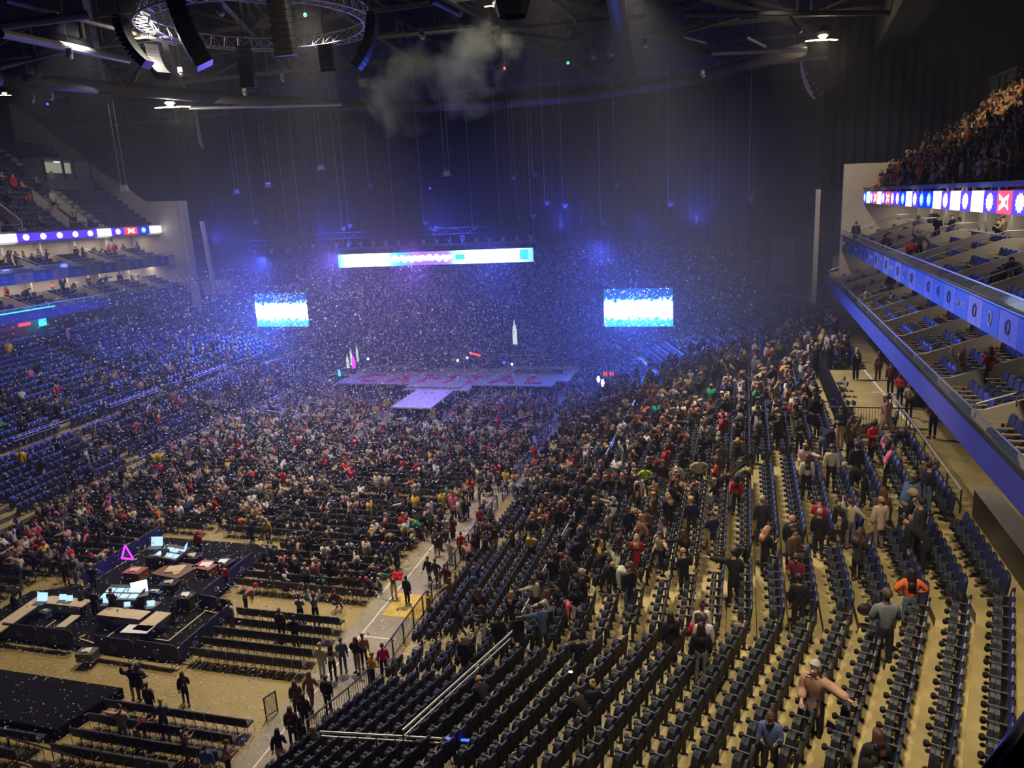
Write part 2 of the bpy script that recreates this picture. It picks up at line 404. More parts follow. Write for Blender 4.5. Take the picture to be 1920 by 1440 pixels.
def line_path(d, side=1, y_end=86.0, near=True):
    p = bowl_path(d, side); 
    q = [p[2], p[3]] if near else [p[3]]
    q = ([p[1]] if near else []) + q
    q.append(Vector((RX(d, y_end, side), y_end))); return q
def band(name, d, side, z0, z1, t, m, y_end, near=True, kind='structure', parent=None):
    mb = MB(); pa = line_path(d, side, y_end, near); pb = line_path(d + t, side, y_end, near)
    for i in range(len(pa) - 1):
        a, b, c, e = pa[i], pa[i+1], pb[i+1], pb[i]
        mb.extrude([(a.x, a.y, z0), (b.x, b.y, z0), (c.x, c.y, z0), (e.x, e.y, z0)], (0, 0, z1 - z0))
    o = mb.build(name, m, parent)
    if kind and parent is None: o['kind'] = kind
    return o
for side, sn, ye, ye2 in ((1, 'right', 85.0, 76.0), (-1, 'left', 92.0, 86.0)):
    nr = True
    # wall behind the rear walkway
    band('wall_%s' % sn, 27.4, side, 8.1, 11.0, 0.3, 'cream_wall' if side < 0 else 'pale_wall', ye, nr)
    # first balcony: slab, coloured fascia, steps, back wall, ceiling is the next slab
    band('trim_fascia_lower_%s' % sn, 22.5, side, 10.88, 11.85, 0.18, 'fascia_blue', ye, nr)
    for k, (d0, z) in enumerate(((22.68, 11.15), (23.95, 11.5), (25.2, 11.85), (26.45, 12.2))):
        band('floor_balcony_%s' % sn, d0, side, z - (0.35 if k else 0.25), z, (31 - d0) if k == 3 else 1.3, 'knee_wall' if k == 3 else 'riser', ye, nr)
    band('wall_balcony_%s' % sn, 29.2, side, 12.2, 14.7, 0.3, 'cream_wall', ye, nr)
    band('floor_upper_%s' % sn, 23.5, side, 14.65, 14.92, 8.0, 'pale_wall', ye2, nr)
    band('trim_fascia_upper_%s' % sn, 23.4, side, 14.65, 15.75, 0.14, 'knee_wall', ye2, nr)
    for k, (d0, z) in enumerate(((24.85, 15.3), (26.1, 15.65), (27.35, 16.0))):
        band('floor_gallery_%s' % sn, d0, side, z - 0.38, z, (32 - d0) if k == 2 else 1.3, 'knee_wall' if k == 2 else 'riser', ye2, nr)
    band('wall_gallery_%s' % sn, 30.0, side, 16.0, 18.7, 0.3, 'cream_wall', ye2, nr)
    band('trim_ceiling_%s' % sn, 25.1, side, 18.62, 18.8, 7.0, 'pale_wall', ye2, nr)
    band('trim_rail_top_%s' % sn, 25.05, side, 19.72, 19.95, 0.5, 'steel_dull', ye2, nr)
    # upper stand steps
    mb = MB(); prev = 19.0
    for k in range(20):
        d0 = 25.5 + 0.8 * k; z = 19.35 + 0.6 * k
        a, b = line_path(d0, side, ye2, nr), line_path(d0 + 0.8, side, ye2, nr)
        ribbon(mb, a, prev, a, z, 1); ribbon(mb, a, z, b, z, 0); prev = z
    mb.build('floor_upper_stand_%s' % sn, ['steel_dull', 'riser'])['kind'] = 'structure'
    # suite lights: warm strips under each ceiling
    for zl, dl, y0, y1 in ((14.5, 27.6, 14, ye), (18.5, 28.2, 14, ye2)):
        for q in range(3):
            ya = (30 if side > 0 else 46) + (y1 - (30 if side > 0 else 46)) * (q + 0.5) / 3; L = (y1 - (30 if side > 0 else 46)) / 3
            xx = RX(dl, ya, side)
            area('suite_light', (xx, ya, zl), (xx, ya, 0), 0.8, 150 if side > 0 else 230, (1.0, 0.87, 0.68), sy=L * 0.9)
# end walls of the stands
mb = MB(); y = 76.2
mb.extrude([(11.1, y, 8), (11.1, y, 22.1), (16.2, y, 22.0), (22.1, y, 26.4), (24.0, y, 28.4), (34, y, 36.5), (34, y, 8)], (0, 0.5, 0)); mb.build('wall_end_right', 'cream_wall')['kind'] = 'structure'
mb = MB(); y = 85.2
mb.extrude([(9.9, y, 8.0), (9.9, y, 12.3), (11.5, y, 13.0), (14, y, 13.4), (14, y, 8)], (0, 0.4, 0)); mb.build('wall_end_right_lower', 'pale_wall')['kind'] = 'structure'
mb = MB(); y = 86.2
mb.extrude([(-67.4, y, 11.0), (-67.4, y, 22.7), (-73.0, y, 22.9), (-79.9, y, 27.6), (-92, y, 37), (-92, y, 11.0)], (0, 0.5, 0)); mb.build('wall_end_left', 'cream_wall')['kind'] = 'structure'
mb = MB(); mb.box((-67.1, 86.2, 15.5), (0.5, 1.2, 14.4)); mb.box((-65.2, 88.5, 11.2), (4.5, 0.5, 1.9)); mb.build('wall_pier_left', 'pale_wall')['kind'] = 'structure'
# outer shell
for n, c, d in (('wall_right_outer', (36, 50, 21), (0.5, 102, 42)), ('wall_left_outer', (-96, 50, 21), (0.5, 102, 42)), ('wall_back', (-30, 101, 21), (133, 0.5, 42)),
                ('wall_front', (-30, -12, 21), (133, 0.5, 42))):
    MB().box(c, d).build(n, 'duct')['kind'] = 'structure'
mb = MB(); mb.box((-30, 44, 41), (133, 115, 0.4)); mb.build('ceiling', 'roof_deck')['kind'] = 'structure'

# ------------------------------------------------------------------ curtains
def curtain(x0, x1, y, z0, z1, m='curtain', amp=0.22, wave=0.9, lab='', cat='curtain', group=None, name='stage_curtain', dy=0.0):
    n = max(8, int(abs(x1 - x0) / (wave / 6))); mb = MB(); ph = random.uniform(0, 6)
    for j, (z, a) in enumerate(((z0, 1.1), ((z0 + z1) / 2, 1.0), (z1, 0.6))):
        for i in range(n + 1):
            x = x0 + (x1 - x0) * i / n
            yy = y + dy * i / n + a * amp * math.sin(2 * PI * (x - x0) / wave + ph + 0.7 * math.sin(x * 0.7))
            mb.v.append((x, yy, z))
    for j in range(2):
        for i in range(n):
            k = j * (n + 1) + i; mb.f.append((k, k + 1, k + n + 2, k + n + 1)); mb.m.append(0)
    o = mb.build(name, m, smooth=True); md = o.modifiers.new('thickness', 'SOLIDIFY'); md.thickness = 0.03
    return tag(o, lab, cat, group)
xs = [-64, -52, -41, -30, -19, -8, 3, 9.3]
for a, b in zip(xs[:-1], xs[1:]):
    curtain(a, b - 0.1, 98.5, 0, 32.6, lab='black floor-length drape hanging behind the stage', group='black drapes across the back of the hall')
curtain(-93, -64.4, 88.5, 19.5, 34, lab='dark drape above the left upper stand end wall')
curtain(9.6, 33, 78.5, 20.0, 36, lab='dark drape above the cream end wall of the right stand')
curtain(9.6, 11.0, 80, 0, 31.5, lab='narrow black drape beside the grey post and cream wall')
curtain(-66.0, -63.4, 87, 20.2, 33, lab='grey lit black drape above the left pale post', wave=0.7)
curtain(3.6, 9.0, 96.2, 0.0, 19.6, lab='low black box drape left of the tall grey post', wave=0.6)
for i, (px, hgt) in enumerate(((1452, 26.5), (1492, 26.5))):
    p = atY(px, 400, 97.5); curtain(p.x - 1.6, p.x + 1.6, 97.3, 0.0, 30 - i, lab='dark pleated drape with a lit fold, %s' % ('left of the bright pleat' if i == 0 else 'under the white swag'), wave=0.5, amp=0.15)
# swag of pale fabric
mb = MB(); c0 = atY(1499, 102, 93); n = 9
for s in range(6):
    w0 = s * 0.42
    prev = None
    for k in range(n + 1):
        t = k / n; x = c0.x + 0.05 + (w0 + 0.25) * 1.05 * t ** 1.6 ; z = c0.z - 0.1 - (5.0 * (1 - (1 - t) ** 1.7)) * (0.35 + 0.13 * s) * (1.0 if t < 0.8 else 1.0 - 0.22 * (t - 0.8) / 0.2)
        yy = 93 + 0.1 * s; p = [(x, yy, z), (x + 0.2, yy - 0.15, z + 0.1)]
        if prev: mb.extrude([prev[0], prev[1], p[1], p[0]], (0, 0.04, 0))
        prev = p
sw = mb.build('swag', 'swag', smooth=False); MB().tube((c0.x + 0.1, 93.1, c0.z - 0.3), (c0.x + 0.1, 93.1, 40.85), 0.03, 5).tube((c0.x + 2.6, 93.4, c0.z - 3), (c0.x + 0.1, 93.1, c0.z + 1), 0.02, 5).build('hanging_line', 'black_metal', sw)
tag(sw, 'pale gathered fabric swag hanging under the right roof lamp', 'fabric')
mb = MB(); p = atY(372, 240, 86); mb.extrude([(p.x, 86, p.z + 2.6), (p.x + 0.25, 86, p.z - 2.6), (p.x - 0.25, 86, p.z - 1.8), (p.x - 0.35, 86, p.z + 0.5)], (0, 0.15, 0))
sw = mb.build('swag', 'swag'); MB().tube((p.x, 86, p.z + 2), (p.x, 86, 40.85), 0.03, 5).build('hanging_line', 'black_metal', sw)
tag(sw, 'small pale strip of fabric high on the left drape', 'fabric')
# posts
for a, b, lab in (((9.35, 79.5, 20.0), (9.35, 79.5, 8.0), 'tall pale grey post at the end of the right stand'), ((-64.4, 86, 20.0), (-63.9, 86, 9.8), 'slim pale post at the end of the left stand')):
    tag(MB().bar(a, b, 0.42, 0.42).build('post', 'pale_wall'), lab, 'post')
tag(MB().box((7.7, 97, 11.8), (2.6, 2.0, 5.4)).box((7.7, 97, 14.6), (3.1, 2.4, 0.15)).build('platform_tower', 'steel_dull'), 'grey panelled tower behind the tall post, beside the black box drape', 'tower')

# ------------------------------------------------------------------ roof steelwork
def truss(p0, p1, hgt, n, r, lab, grp=None, m='beam', rr=None, top=None):
    p0, p1 = Vector(p0), Vector(p1); up = Vector((0, 0, hgt)); t = MB(); rr = rr or r * 0.55
    root = t.bar(p0, p1, r * 2, r * 2).build('roof_truss', m); d = MB(); u = MB().bar(p0 + up, p1 + up, r * 1.6, r * 1.6)
    u.build('top_chord', m, root)
    for i in range(n):
        a = p0.lerp(p1, i / n); b = p0.lerp(p1, (i + 1) / n)
        k = MB()
        if i % 2: k.bar(a, b + up, rr * 2, rr * 2)
        else: k.bar(a + up, b, rr * 2, rr * 2)
        k.build('brace', m, root)
        MB().bar(b, b + up, rr * 2, rr * 2).build('upright', m, root)
    return tag(root, lab, 'truss', grp)
for i, (x0, x1) in enumerate(((-84, -36), (-70, -33), (-50, -31), (-30, -28), (-12, -24), (4, -22), (20, -20))):
    truss((x0, 96, 33.5), (x1, 40, 36.5), 3.0, 9, 0.22, 'dark lattice truss running out from the roof centre to the back drapes', 'lattice trusses fanning out under the roof')
for y, z in ((88, 33), (74, 34.5), (60, 35.5)):
    truss((-90, y, z), (30, y, z), 2.4, 16, 0.16, {88: 'cross truss just in front of the back drapes', 74: 'cross truss over the stage front edge', 60: 'cross truss over the middle of the floor'}[y], None)
def pbeam(a, b, za, zb, w, m, lab, name='roof_beam', tube=True):
    A = at(*a, za); B = at(*b, zb); mb = MB()
    (mb.tube(A, B, w, 10) if tube else mb.bar(A, B, w * 2, w * 2)); return tag(mb.build(name, m, smooth=False), lab, 'beam')
ring = [at(x, y, 31.5) for x, y in ((-160, 128), (0, 148), (180, 163), (400, 182), (640, 198), (800, 200), (950, 194), (1100, 181), (1300, 148), (1505, 93))]
tag(MB().path(ring, 0.55, 10).build('ring_beam', 'beam', smooth=True), 'long grey tubular ring beam curving under the roof', 'beam')
pbeam((0, 62), (240, 112), 32, 33, 0.30, 'beam', 'warm lit tube running down to the left lamp cluster')
pbeam((0, 48), (165, 28), 32, 33, 0.26, 'beam', 'warm lit tube at the upper left picture corner', )
pbeam((10, 0), (330, 82), 33, 33, 0.16, 'beam', 'thin dark tube crossing above the left line arrays')
pbeam((0, 128), (150, 88), 32, 34, 0.14, 'beam', 'thin strut left of the hanging drape cords')
pbeam((62, 96), (73, 142), 34, 31.6, 0.22, 'beam', 'short upright strut standing on the ring beam')
pbeam((150, 36), (156, 74), 34, 32.6, 0.18, 'beam', 'short upright between the two warm lit tubes')
pbeam((190, 105), (232, 162), 34, 31.6, 0.16, 'beam', 'slanting strut under the left lamp cluster')
pbeam((262, 128), (245, 162), 34, 31.6, 0.16, 'beam', 'slanting strut meeting the ring beam left of the round lamp')
pbeam((1150, -20), (1184, 165), 33, 31.6, 0.62, 'beam', 'thick grey tube dropping down to the ring beam at centre right')
pbeam((810, 0), (862, 27), 33, 33, 0.2, 'beam', 'short pale tube near the smoke')
pbeam((640, 76), (935, 52), 34, 33, 0.16, 'beam', 'thin tube passing behind the smoke')
pbeam((925, 58), (1210, 30), 33, 34, 0.2, 'beam', 'grey tube right of the smoke')
pbeam((925, 60), (1072, 77), 33, 33, 0.18, 'beam', 'grey tube sloping down right of the smoke')
pbeam((1040, 0), (1082, 38), 34, 33, 0.2, 'beam', 'dark slanting strut left of the thick tube')
pbeam((1080, 38), (1076, 76), 34, 32.5, 0.24, 'beam', 'dark upright strut left of the thick tube')
pbeam((1280, 26), (1720, 24), 33, 33, 0.2, 'beam', 'long level tube at the upper right')
pbeam((1285, 60), (1385, 34), 33, 34, 0.14, 'beam', 'pale thin strut at the upper right')
pbeam((1400, 70), (1436, 88), 33, 32.5, 0.12, 'steel', 'short bright strut left of the right roof lamp')
pbeam((1282, 70), (1325, 81), 33, 32.5, 0.10, 'steel', 'short bright strut on the dark roof, right of the thick tube')
pbeam((1480, 28), (1502, 60), 34, 32.5, 0.14, 'beam', 'slanting strut above the right roof lamp')
pbeam((355, 203), (640, 196), 31, 31, 0.16, 'steel', 'pale tube leading right from the round lamp')
pbeam((1335, 100), (1512, 93), 31, 31, 0.2, 'steel', 'pale tube leading left from the right roof lamp')
# big black duct at the upper right
A = at(1760, -90, 34); B = at(1646, 105, 32.5)
tag(MB().bar(A, B, 2.4, 2.6).build('duct', 'duct'), 'big black square duct slanting down from the upper right corner', 'duct')
# lamps on the roof: housing, bracket, glowing lens
def lamp(px, py, z, s, lab, glowm='lamp_warm', fins=3):
    p = at(px, py, z); root = empty('roof_lamp', p); tag(root, lab, 'lamp')
    MB().lathe((0, 0, 0), [(0.5*s, 0.0), (0.62*s, 0.25*s), (0.35*s, 0.6*s), (0.12*s, 0.8*s)], 12).build('housing', 'black_metal', root)
    MB().lathe((0, 0, -0.06), [(0.45*s, 0.0), (0.3*s, 0.05)], 12).ball((0, 0, -0.05), 0.34*s, 8, 5).build('lens', glowm, root)
    for k in range(fins):
        MB().box((0.9*s*(k-1), 0.3*k, -0.35*s), (1.1*s, 0.35*s, 0.06*s), rz=0.4*k).build('glowing_plate', 'lamp_white', root)  # plates glow by themselves, imitating lamplight falling on them
    MB().tube((0, 0, 0.7*s), (0, 0, 40.85 - p.z), 0.05, 6).build('bracket', 'black_metal', root)
lamp(281, 60, 33, 0.85, 'bright amber roof lamp cluster above the curved line arrays')
lamp(318, 192, 31, 1.1, 'bright round roof lamp below the ring beam', 'lamp_white')
lamp(1543, 66, 32, 0.9, 'bright roof lamp above the pale fabric swag')
lamp(8, 174, 31, 0.45, 'small warm lamp under the ring beam at the left edge', fins=2)
lamp(930, 4, 33, 0.55, 'warm lamp beside the black speaker box, lighting the smoke', 'lamp_white', 2)
SMK = at(868, 112, 31)
spot('work_light', SMK + Vector((4.5, -5, 5.5)), SMK, 5200, (1.0, 0.95, 0.62), 75)
spot('drape_light', at(1543, 70, 31.5), (c0.x + 1.2, 93, c0.z - 3), 2600, WARM, 34)
spot('drape_light', at(318, 196, 30.8), (-62, 84, 20), 1400, NEUT, 60)
mb = MB(); p = at(960, 8, 30); mb.lathe((0, 0, 0), [(0.75, -0.6), (0.95, 0.0), (0.95, 0.9), (0.7, 1.2)], 8); o = mb.build('hanging_speaker', 'black_plastic', loc=p); tag(o, 'black tapered speaker box hanging beside the smoke', 'speaker')

# ring truss with line arrays
CR = Vector((-28.6, 46.8, 32.0)); RR = 6.6; nn = 48
root = empty('ring_truss', CR); tag(root, 'circular silver lattice truss hanging over the floor with line arrays', 'truss')
ca, cb, cc, cd = [], [], [], []
for k in range(nn + 1):
    t = 2 * PI * k / nn; e = Vector((math.cos(t), math.sin(t), 0))
    ca.append(e * RR); cb.append(e * (RR + 0.9)); cc.append(e * (RR + 0.45) + Vector((0, 0, 0.8))); 
for c_ in (ca, cb, cc): MB().path(c_, 0.055, 5).build('chord', 'steel', root)
mb = MB()
for k in range(nn):
    mb.tube(ca[k], cb[k+1], 0.03, 4); mb.tube(cb[k], cc[k+1], 0.03, 4); mb.tube(cc[k], ca[k+1], 0.03, 4); mb.tube(ca[k], cc[k], 0.03, 4); mb.tube(cb[k], cc[k], 0.03, 4); mb.tube(ca[k], cb[k], 0.03, 4)
mb.build('lattice', 'steel', root)
# inner gantry with pale shutters
mb = MB(); root2 = empty('gantry', CR + Vector((0, 1.5, 3.2))); tag(root2, 'dark oval gantry with violet lit louvres inside the ring truss', 'gantry')
for k in range(40):
    t = 2 * PI * k / 40; t2 = 2 * PI * (k + 1) / 40
    a = Vector((5.0 * math.cos(t), 5.0 * math.sin(t), 0)); b = Vector((5.0 * math.cos(t2), 5.0 * math.sin(t2), 0)); mb.bar(a, b, 0.5, 0.5)
mb.build('rim', 'beam', root2)
mb = MB()
for k in range(3, 18):
    t = 2 * PI * k / 40; mb.box((4.3 * math.cos(t), 4.3 * math.sin(t), 0.05), (1.1, 0.55, 0.05), rz=t + 0.5)
mb.build('louvre', 'panel_grey', root2)
MB().lathe((0, 0, 0.1), [(4.0, 0), (4.0, 1.5), (0.3, 2.6)], 20).build('hood', 'duct', root2)
def line_array(p, n, yaw, lab, curl=0.10, lit=False, sz=1.0):
    root = empty('line_array', p, yaw); tag(root, lab, 'speaker', None); ang = -0.05; y = 0; z = 0
    for k in range(n):
        mb = MB(); c, s_ = math.cos(ang), math.sin(ang); ax = Matrix(((1, 0, 0), (0, c, -s_), (0, s_, c)))
        mb.box((0, y, z), (1.15*sz, 0.62*sz, 0.30*sz), ax=ax); o = mb.build('cabinet', 'black_plastic', root)
        g = ax @ Vector((0, 0.32*sz, 0)); MB().box((g.x, y + g.y, z + g.z), (1.0*sz, 0.03, 0.24*sz), ax=ax).build('grille', 'grille' if lit else 'black_metal', o)
        ang -= curl; y += 0.33*sz * math.sin(-ang) * -1; z -= 0.33*sz * math.cos(ang)
    MB().box((0, 0, 0.28*sz), (1.2*sz, 0.5*sz, 0.12)).tube((0, 0, 0.3*sz), (0, 0, 40.85 - p.z), 0.03, 5).build('bumper', 'black_metal', root)
line_array(at(226, 40, 31.3), 11, 1.75, 'curved black line array at the left of the ring truss', 0.075, False, 0.8)
line_array(at(282, 92, 31.0), 10, 1.1, 'curved line array with grilles coloured as if lamp-lit, below the amber lamps', 0.11, True, 0.75)
line_array(at(322, -25, 31.2), 9, 2.2, 'thick black line array hanging just right of the amber lamps', 0.05, False, 1.35)
line_array(at(520, -10, 31.4), 10, 3.14, 'straight black line array in front of the oval gantry', 0.01, False, 0.95)
line_array(at(457, 95, 31.2), 9, 3.3, 'straight black line array below the front of the ring truss', 0.01, False, 0.85)
line_array(at(698, 35, 31.2), 11, -1.4, 'curved black line array at the right of the ring truss', 0.07, False, 0.85)
line_array(at(610, 92, 31.0), 6, 3.3, 'short dark line array behind the ring truss', 0.02, False, 0.8)
line_array(atY(1093, 475, 84) , 7, -0.6, 'curved line array left of the right video screen', 0.07)
line_array(atY(603, 462, 84) , 10, 0.6, 'curved line array right of the left video screen', 0.07)
# cameras / small fixtures hanging from the roof
for (px, py, lab) in ((130, 98, 'small pale fixture hanging left of the line arrays'), (338, 132, 'small hooked fixture under the ring truss'), (790, 60, 'small white fixture hanging left of the smoke'),
                      (1144, 95, 'small pale fixture hanging left of the thick tube'), (1112, 100, 'grey fixture box near the thick tube'), (1208, 78, 'small fixture right of the thick tube'),
                      (529, 143, 'small fixture under the middle of the ring truss'), (458, 170, 'pale star-shaped fixture below the ring truss'), (412, 14, 'white hooked fixture inside the ring truss'),
                      (60, 183, 'small lamp below the ring beam near the left edge'), (1317, 137, 'small bracket fixture on the black back drape'), (95, 178, 'tiny fixture under the ring beam')):
    p = at(px, py, 31.5); r_ = empty('roof_fixture', p); tag(r_, lab, 'light fixture')
    MB().box((0, 0, 0), (0.35, 0.3, 0.45), rz=0.5).ball((0.1, -0.1, -0.3), 0.2, 8, 5).build('head', 'steel', r_)
    MB().tube((0, 0, 0.2), (0, 0, 40.85 - p.z), 0.02, 5).build('stem', 'steel_dull', r_)
for (px, py, m) in ((572, 28, 'dot_green'), (1065, 118, 'dot_green'), (946, 128, 'dot_red'), (806, 353, 'dot_blue'), (89, 195, 'dot_blue')):
    p = at(px, py, 30) if py < 250 else atY(px, py, 85); il = MB().ball((0, 0, 0), 0.1, 6, 4).build('indicator_light', m, loc=p); MB().tube((0, 0, 0.1), (0, 0, 40.85 - p.z), 0.012, 4).build('cable', 'black_metal', il)
    tag(il, {'dot_green': 'tiny green pilot light among the roof steel' + (' above the ring truss' if px < 700 else ' left of the thick tube'), 'dot_red': 'tiny red pilot light right of the smoke', 'dot_blue': 'tiny blue pilot light ' + ('above the long screen' if px > 500 else 'under the left of the ring beam')}[m], 'pilot light')
# blue lit cable tray along the top of the back drapes
mb = MB(); a = atY(826, 207, 93); b = atY(1060, 188, 93); mb.bar(a, b, 0.12, 0.12); mb.tube(a, (a.x, a.y, 40.85), 0.02, 4); mb.tube(b, (b.x, b.y, 40.85), 0.02, 4); mb.build('cable_tray', 'steel_dull'); tag(bpy.data.objects['cable_tray'], 'thin bar tinted blue above the centre of the back drapes', 'bar')
for (px, py) in ((828, 207), (1103, 181), (1012, 190)):
    p = atY(px, py, 93); tl = MB().box((0, 0, 0), (0.9, 0.1, 0.1), rz=0).build('tube_light', 'dot_blue', loc=p); MB().tube((0, 0, 0), (0, 0, 40.85 - p.z), 0.015, 4).build('cable', 'black_metal', tl)
    tag(tl, 'short blue tube light %s' % ({828: 'at the left end of the thin bar', 1103: 'right of the thin bar', 1012: 'in the middle of the thin bar'}[px]), 'light')
# chain hoists on long cables
HO = [(233, 355, 110, 60), (445, 360, 240, 86), (503, 347, 180, 86), (602, 315, 60, 86), (838, 326, 60, 80), (695, 350, 90, 90), (963, 335, 230, 90), (1408, 372, 112, 90), (1408, 378, 112, 96),
      (545, 452, 180, 84), (570, 448, 100, 84), (657, 425, 60, 84), (798, 420, 60, 84), (941, 415, 130, 84), (973, 411, 235, 84), (1000, 408, 245, 84), (1026, 383, 235, 84), (1060, 388, 235, 84), (1130, 420, 250, 90), (1257, 385, 235, 84),
      (745, 440, 60, 84), (645, 430, 240, 84), (1003, 330, 260, 92), (890, 430, 70, 88), (480, 418, 250, 88), (1157, 350, 240, 92)]
for k, (px, py, top, Y) in enumerate(HO):
    p = atY(px, py, Y); r_ = empty('chain_hoist', p); zt = 40.85 - p.z
    tag(r_, 'chain hoist on a cable in front of the dark drapes', 'hoist', 'chain hoists on cables above the stage') if 1 < k and k != 7 else tag(r_, {0: 'chain hoist hanging on two cables over the left upper stand edge', 1: 'small hoist hanging left of the other drape hoists', 7: 'chain hoist in front of the plain right drape'}[k], 'hoist')
    big = Y <= 86 and k < 9
    MB().box((0, 0, 0), (0.75 if big else 0.4, 0.3, 0.28 if big else 0.3)).tube((-0.3, 0, 0.25), (0.35, 0, 0.25), 0.14, 8).build('motor', 'steel' if big else 'steel_dull', r_)
    if big: MB().box((0, 0, -0.22), (1.3, 0.25, 0.06)).build('plate', 'steel', r_)
    MB().tube((-0.25, 0, 0.2), (-0.25, 0, zt), 0.018, 4).build('chain', 'steel', r_)
    if big: MB().tube((0.3, 0, 0.2), (0.3, 0, zt), 0.018, 4).build('chain', 'steel', r_)

def bulb(name, p, pw, col):
    d = bpy.data.lights.new(name, 'POINT'); d.energy = pw; d.color = col; d.shadow_soft_size = 0.3
    o = bpy.data.objects.new(name, d); C.objects.link(o); o.location = p
bulb('roof_lamp_light', at(281, 60, 33) + Vector((0, 0, -0.9)), 900, WARM); bulb('roof_lamp_light', at(1543, 66, 32) + Vector((0, 0, -0.9)), 700, WARM); bulb('roof_lamp_light', at(318, 192, 31) + Vector((0, 0, -0.9)), 900, NEUT)

# ------------------------------------------------------------------ lettering
def text_mesh(s, size, ext=0.01, bold=0.0):
    cu = bpy.data.curves.new('lettering', 'FONT'); cu.body = s; cu.size = size; cu.extrude = ext; cu.offset = bold; cu.space_character = 1.5 if s == 'CAPITAL' else 1.0; cu.align_x = 'CENTER'; cu.align_y = 'CENTER'
    o = bpy.data.objects.new('lettering', cu); C.objects.link(o); dg = bpy.context.evaluated_depsgraph_get()
    me = bpy.data.meshes.new_from_object(o.evaluated_get(dg)); C.objects.unlink(o); bpy.data.objects.remove(o); return me
_tm = {}
def text(s, size, m, parent, loc, rx=0.0, rz=0.0, bold=0.0, scale=(1, 1, 1), name='lettering'):
    k = (s, size, m, bold)
    if k not in _tm:
        me = text_mesh(s, size, 0.012, bold); me.materials.clear(); me.materials.append(M[m]); _tm[k] = me
    o = bpy.data.objects.new(name, _tm[k]); C.objects.link(o)
    if parent is not None: o.parent = parent
    o.location = loc; o.rotation_euler = (rx, 0, rz); o.scale = scale
    return o
def ring_mesh(mb, c, r, w, y, n=20, sx=1.0, m=0, ax='Y'):
    """flat ring with a little thickness standing in the plane at right angles to X"""
    for i in range(n):
        a, b = 2*PI*i/n, 2*PI*(i+1)/n
        q = [(c[0], c[1] + sx*r*math.cos(a), c[2] + r*math.sin(a)), (c[0], c[1] + sx*r*math.cos(b), c[2] + r*math.sin(b)),
             (c[0], c[1] + sx*(r-w)*math.cos(b), c[2] + (r-w)*math.sin(b)), (c[0], c[1] + sx*(r-w)*math.cos(a), c[2] + (r-w)*math.sin(a))]
        mb.extrude(q, (y, 0, 0), m)

# ------------------------------------------------------------------ printed fascia panels and LED ribbons
def fascia_panels(side, y0, pitch, n, kinds, sn):
    d = 23.36; yaw = -PI/2 if side > 0 else PI/2
    root = empty('printed_banner', (RX(d, y0, side), y0, 0)); tag(root, 'alternating blue and lilac printed panels along the %s upper balcony front' % sn, 'banner')
    for k in range(n):
        ya = y0 + pitch * k; yb = ya + pitch - 0.04; kd = kinds[k % len(kinds)]; xo = root.location.x
        xa, xb = RX(d, ya, side) - xo, RX(d, yb, side) - xo; t = -0.03 * side
        m = 'panel_grey' if kd == 'g' else 'panel_blue'
        p = MB().extrude([(xa, ya - y0, 14.68), (xb, yb - y0, 14.68), (xb, yb - y0, 15.74), (xa, ya - y0, 15.74)], (t, 0, 0)).build('panel', m, root)
        yc = (ya + yb) / 2 - y0; xc = (xa + xb) / 2 + t * 1.2
        if kd == 'p': text('PRIORITY', 0.34, 'ink_pale', p, (xc, yc, 15.2), PI/2, yaw, 0.0)
        else:
            mb = MB(); ring_mesh(mb, (xc, yc, 15.25), 0.26, 0.045, t, 22, 0.8)
            mb.build('logo_ring', 'ink_blue' if kd == 'g' else 'ink_pale', p)
            text('2', 0.18, 'ink_blue' if kd == 'g' else 'ink_pale', p, (xc, yc - 0.26 * side, 14.9), PI/2, yaw)
KR_ = ['p', 'b', 'g', 'b', 'g', 'p', 'g', 'b', 'g', 'p', 'g', 'b', 'g', 'p', 'g', 'b', 'g', 'p', 'g', 'b', 'g', 'p', 'g', 'b', 'g', 'p']
fascia_panels(1, 23.1, 1.95, 26, KR_, 'right')
fascia_panels(-1, 57.0, 2.3, 12, ['g', 'b'], 'left')
# glossy ledges on the balcony fronts, glass screens
for side, sn, ye, ye2 in ((1, 'right', 84.9, 76.0), (-1, 'left', 91.9, 86.0)):
    for d, z, y1, wd in ((22.5, 11.85, ye, 0.22), (23.32, 15.78, ye2, 0.26)):
        mb = MB(); pa, pb = line_path(d, side, y1), line_path(d + wd, side, y1)
        for i in range(len(pa) - 1): mb.extrude([(pa[i].x, pa[i].y, z), (pa[i+1].x, pa[i+1].y, z), (pb[i+1].x, pb[i+1].y, z), (pb[i].x, pb[i].y, z)], (0, 0, 0.05))
        o = mb.build('trim_ledge_%s' % sn, 'black_plastic'); o['kind'] = 'structure'
        mb = MB(); pa, pb = line_path(d + 0.14, side, y1), line_path(d + 0.15, side, y1)
        for i in range(len(pa) - 1): mb.extrude([(pa[i].x, pa[i].y, z + 0.05), (pa[i+1].x, pa[i+1].y, z + 0.05), (pb[i+1].x, pb[i+1].y, z + 0.05), (pb[i].x, pb[i].y, z + 0.05)], (0, 0, 0.42))
        o = mb.build('window_balcony_%s' % sn, 'glass'); o['kind'] = 'structure'
        mb = MB(); pa = line_path(d + 0.14, side, y1)
        for i in range(len(pa) - 1): mb.bar((pa[i].x, pa[i].y, z + 0.49), (pa[i+1].x, pa[i+1].y, z + 0.49), 0.05, 0.04)
        mb.build('trim_handrail_%s' % sn, 'steel')['kind'] = 'structure'

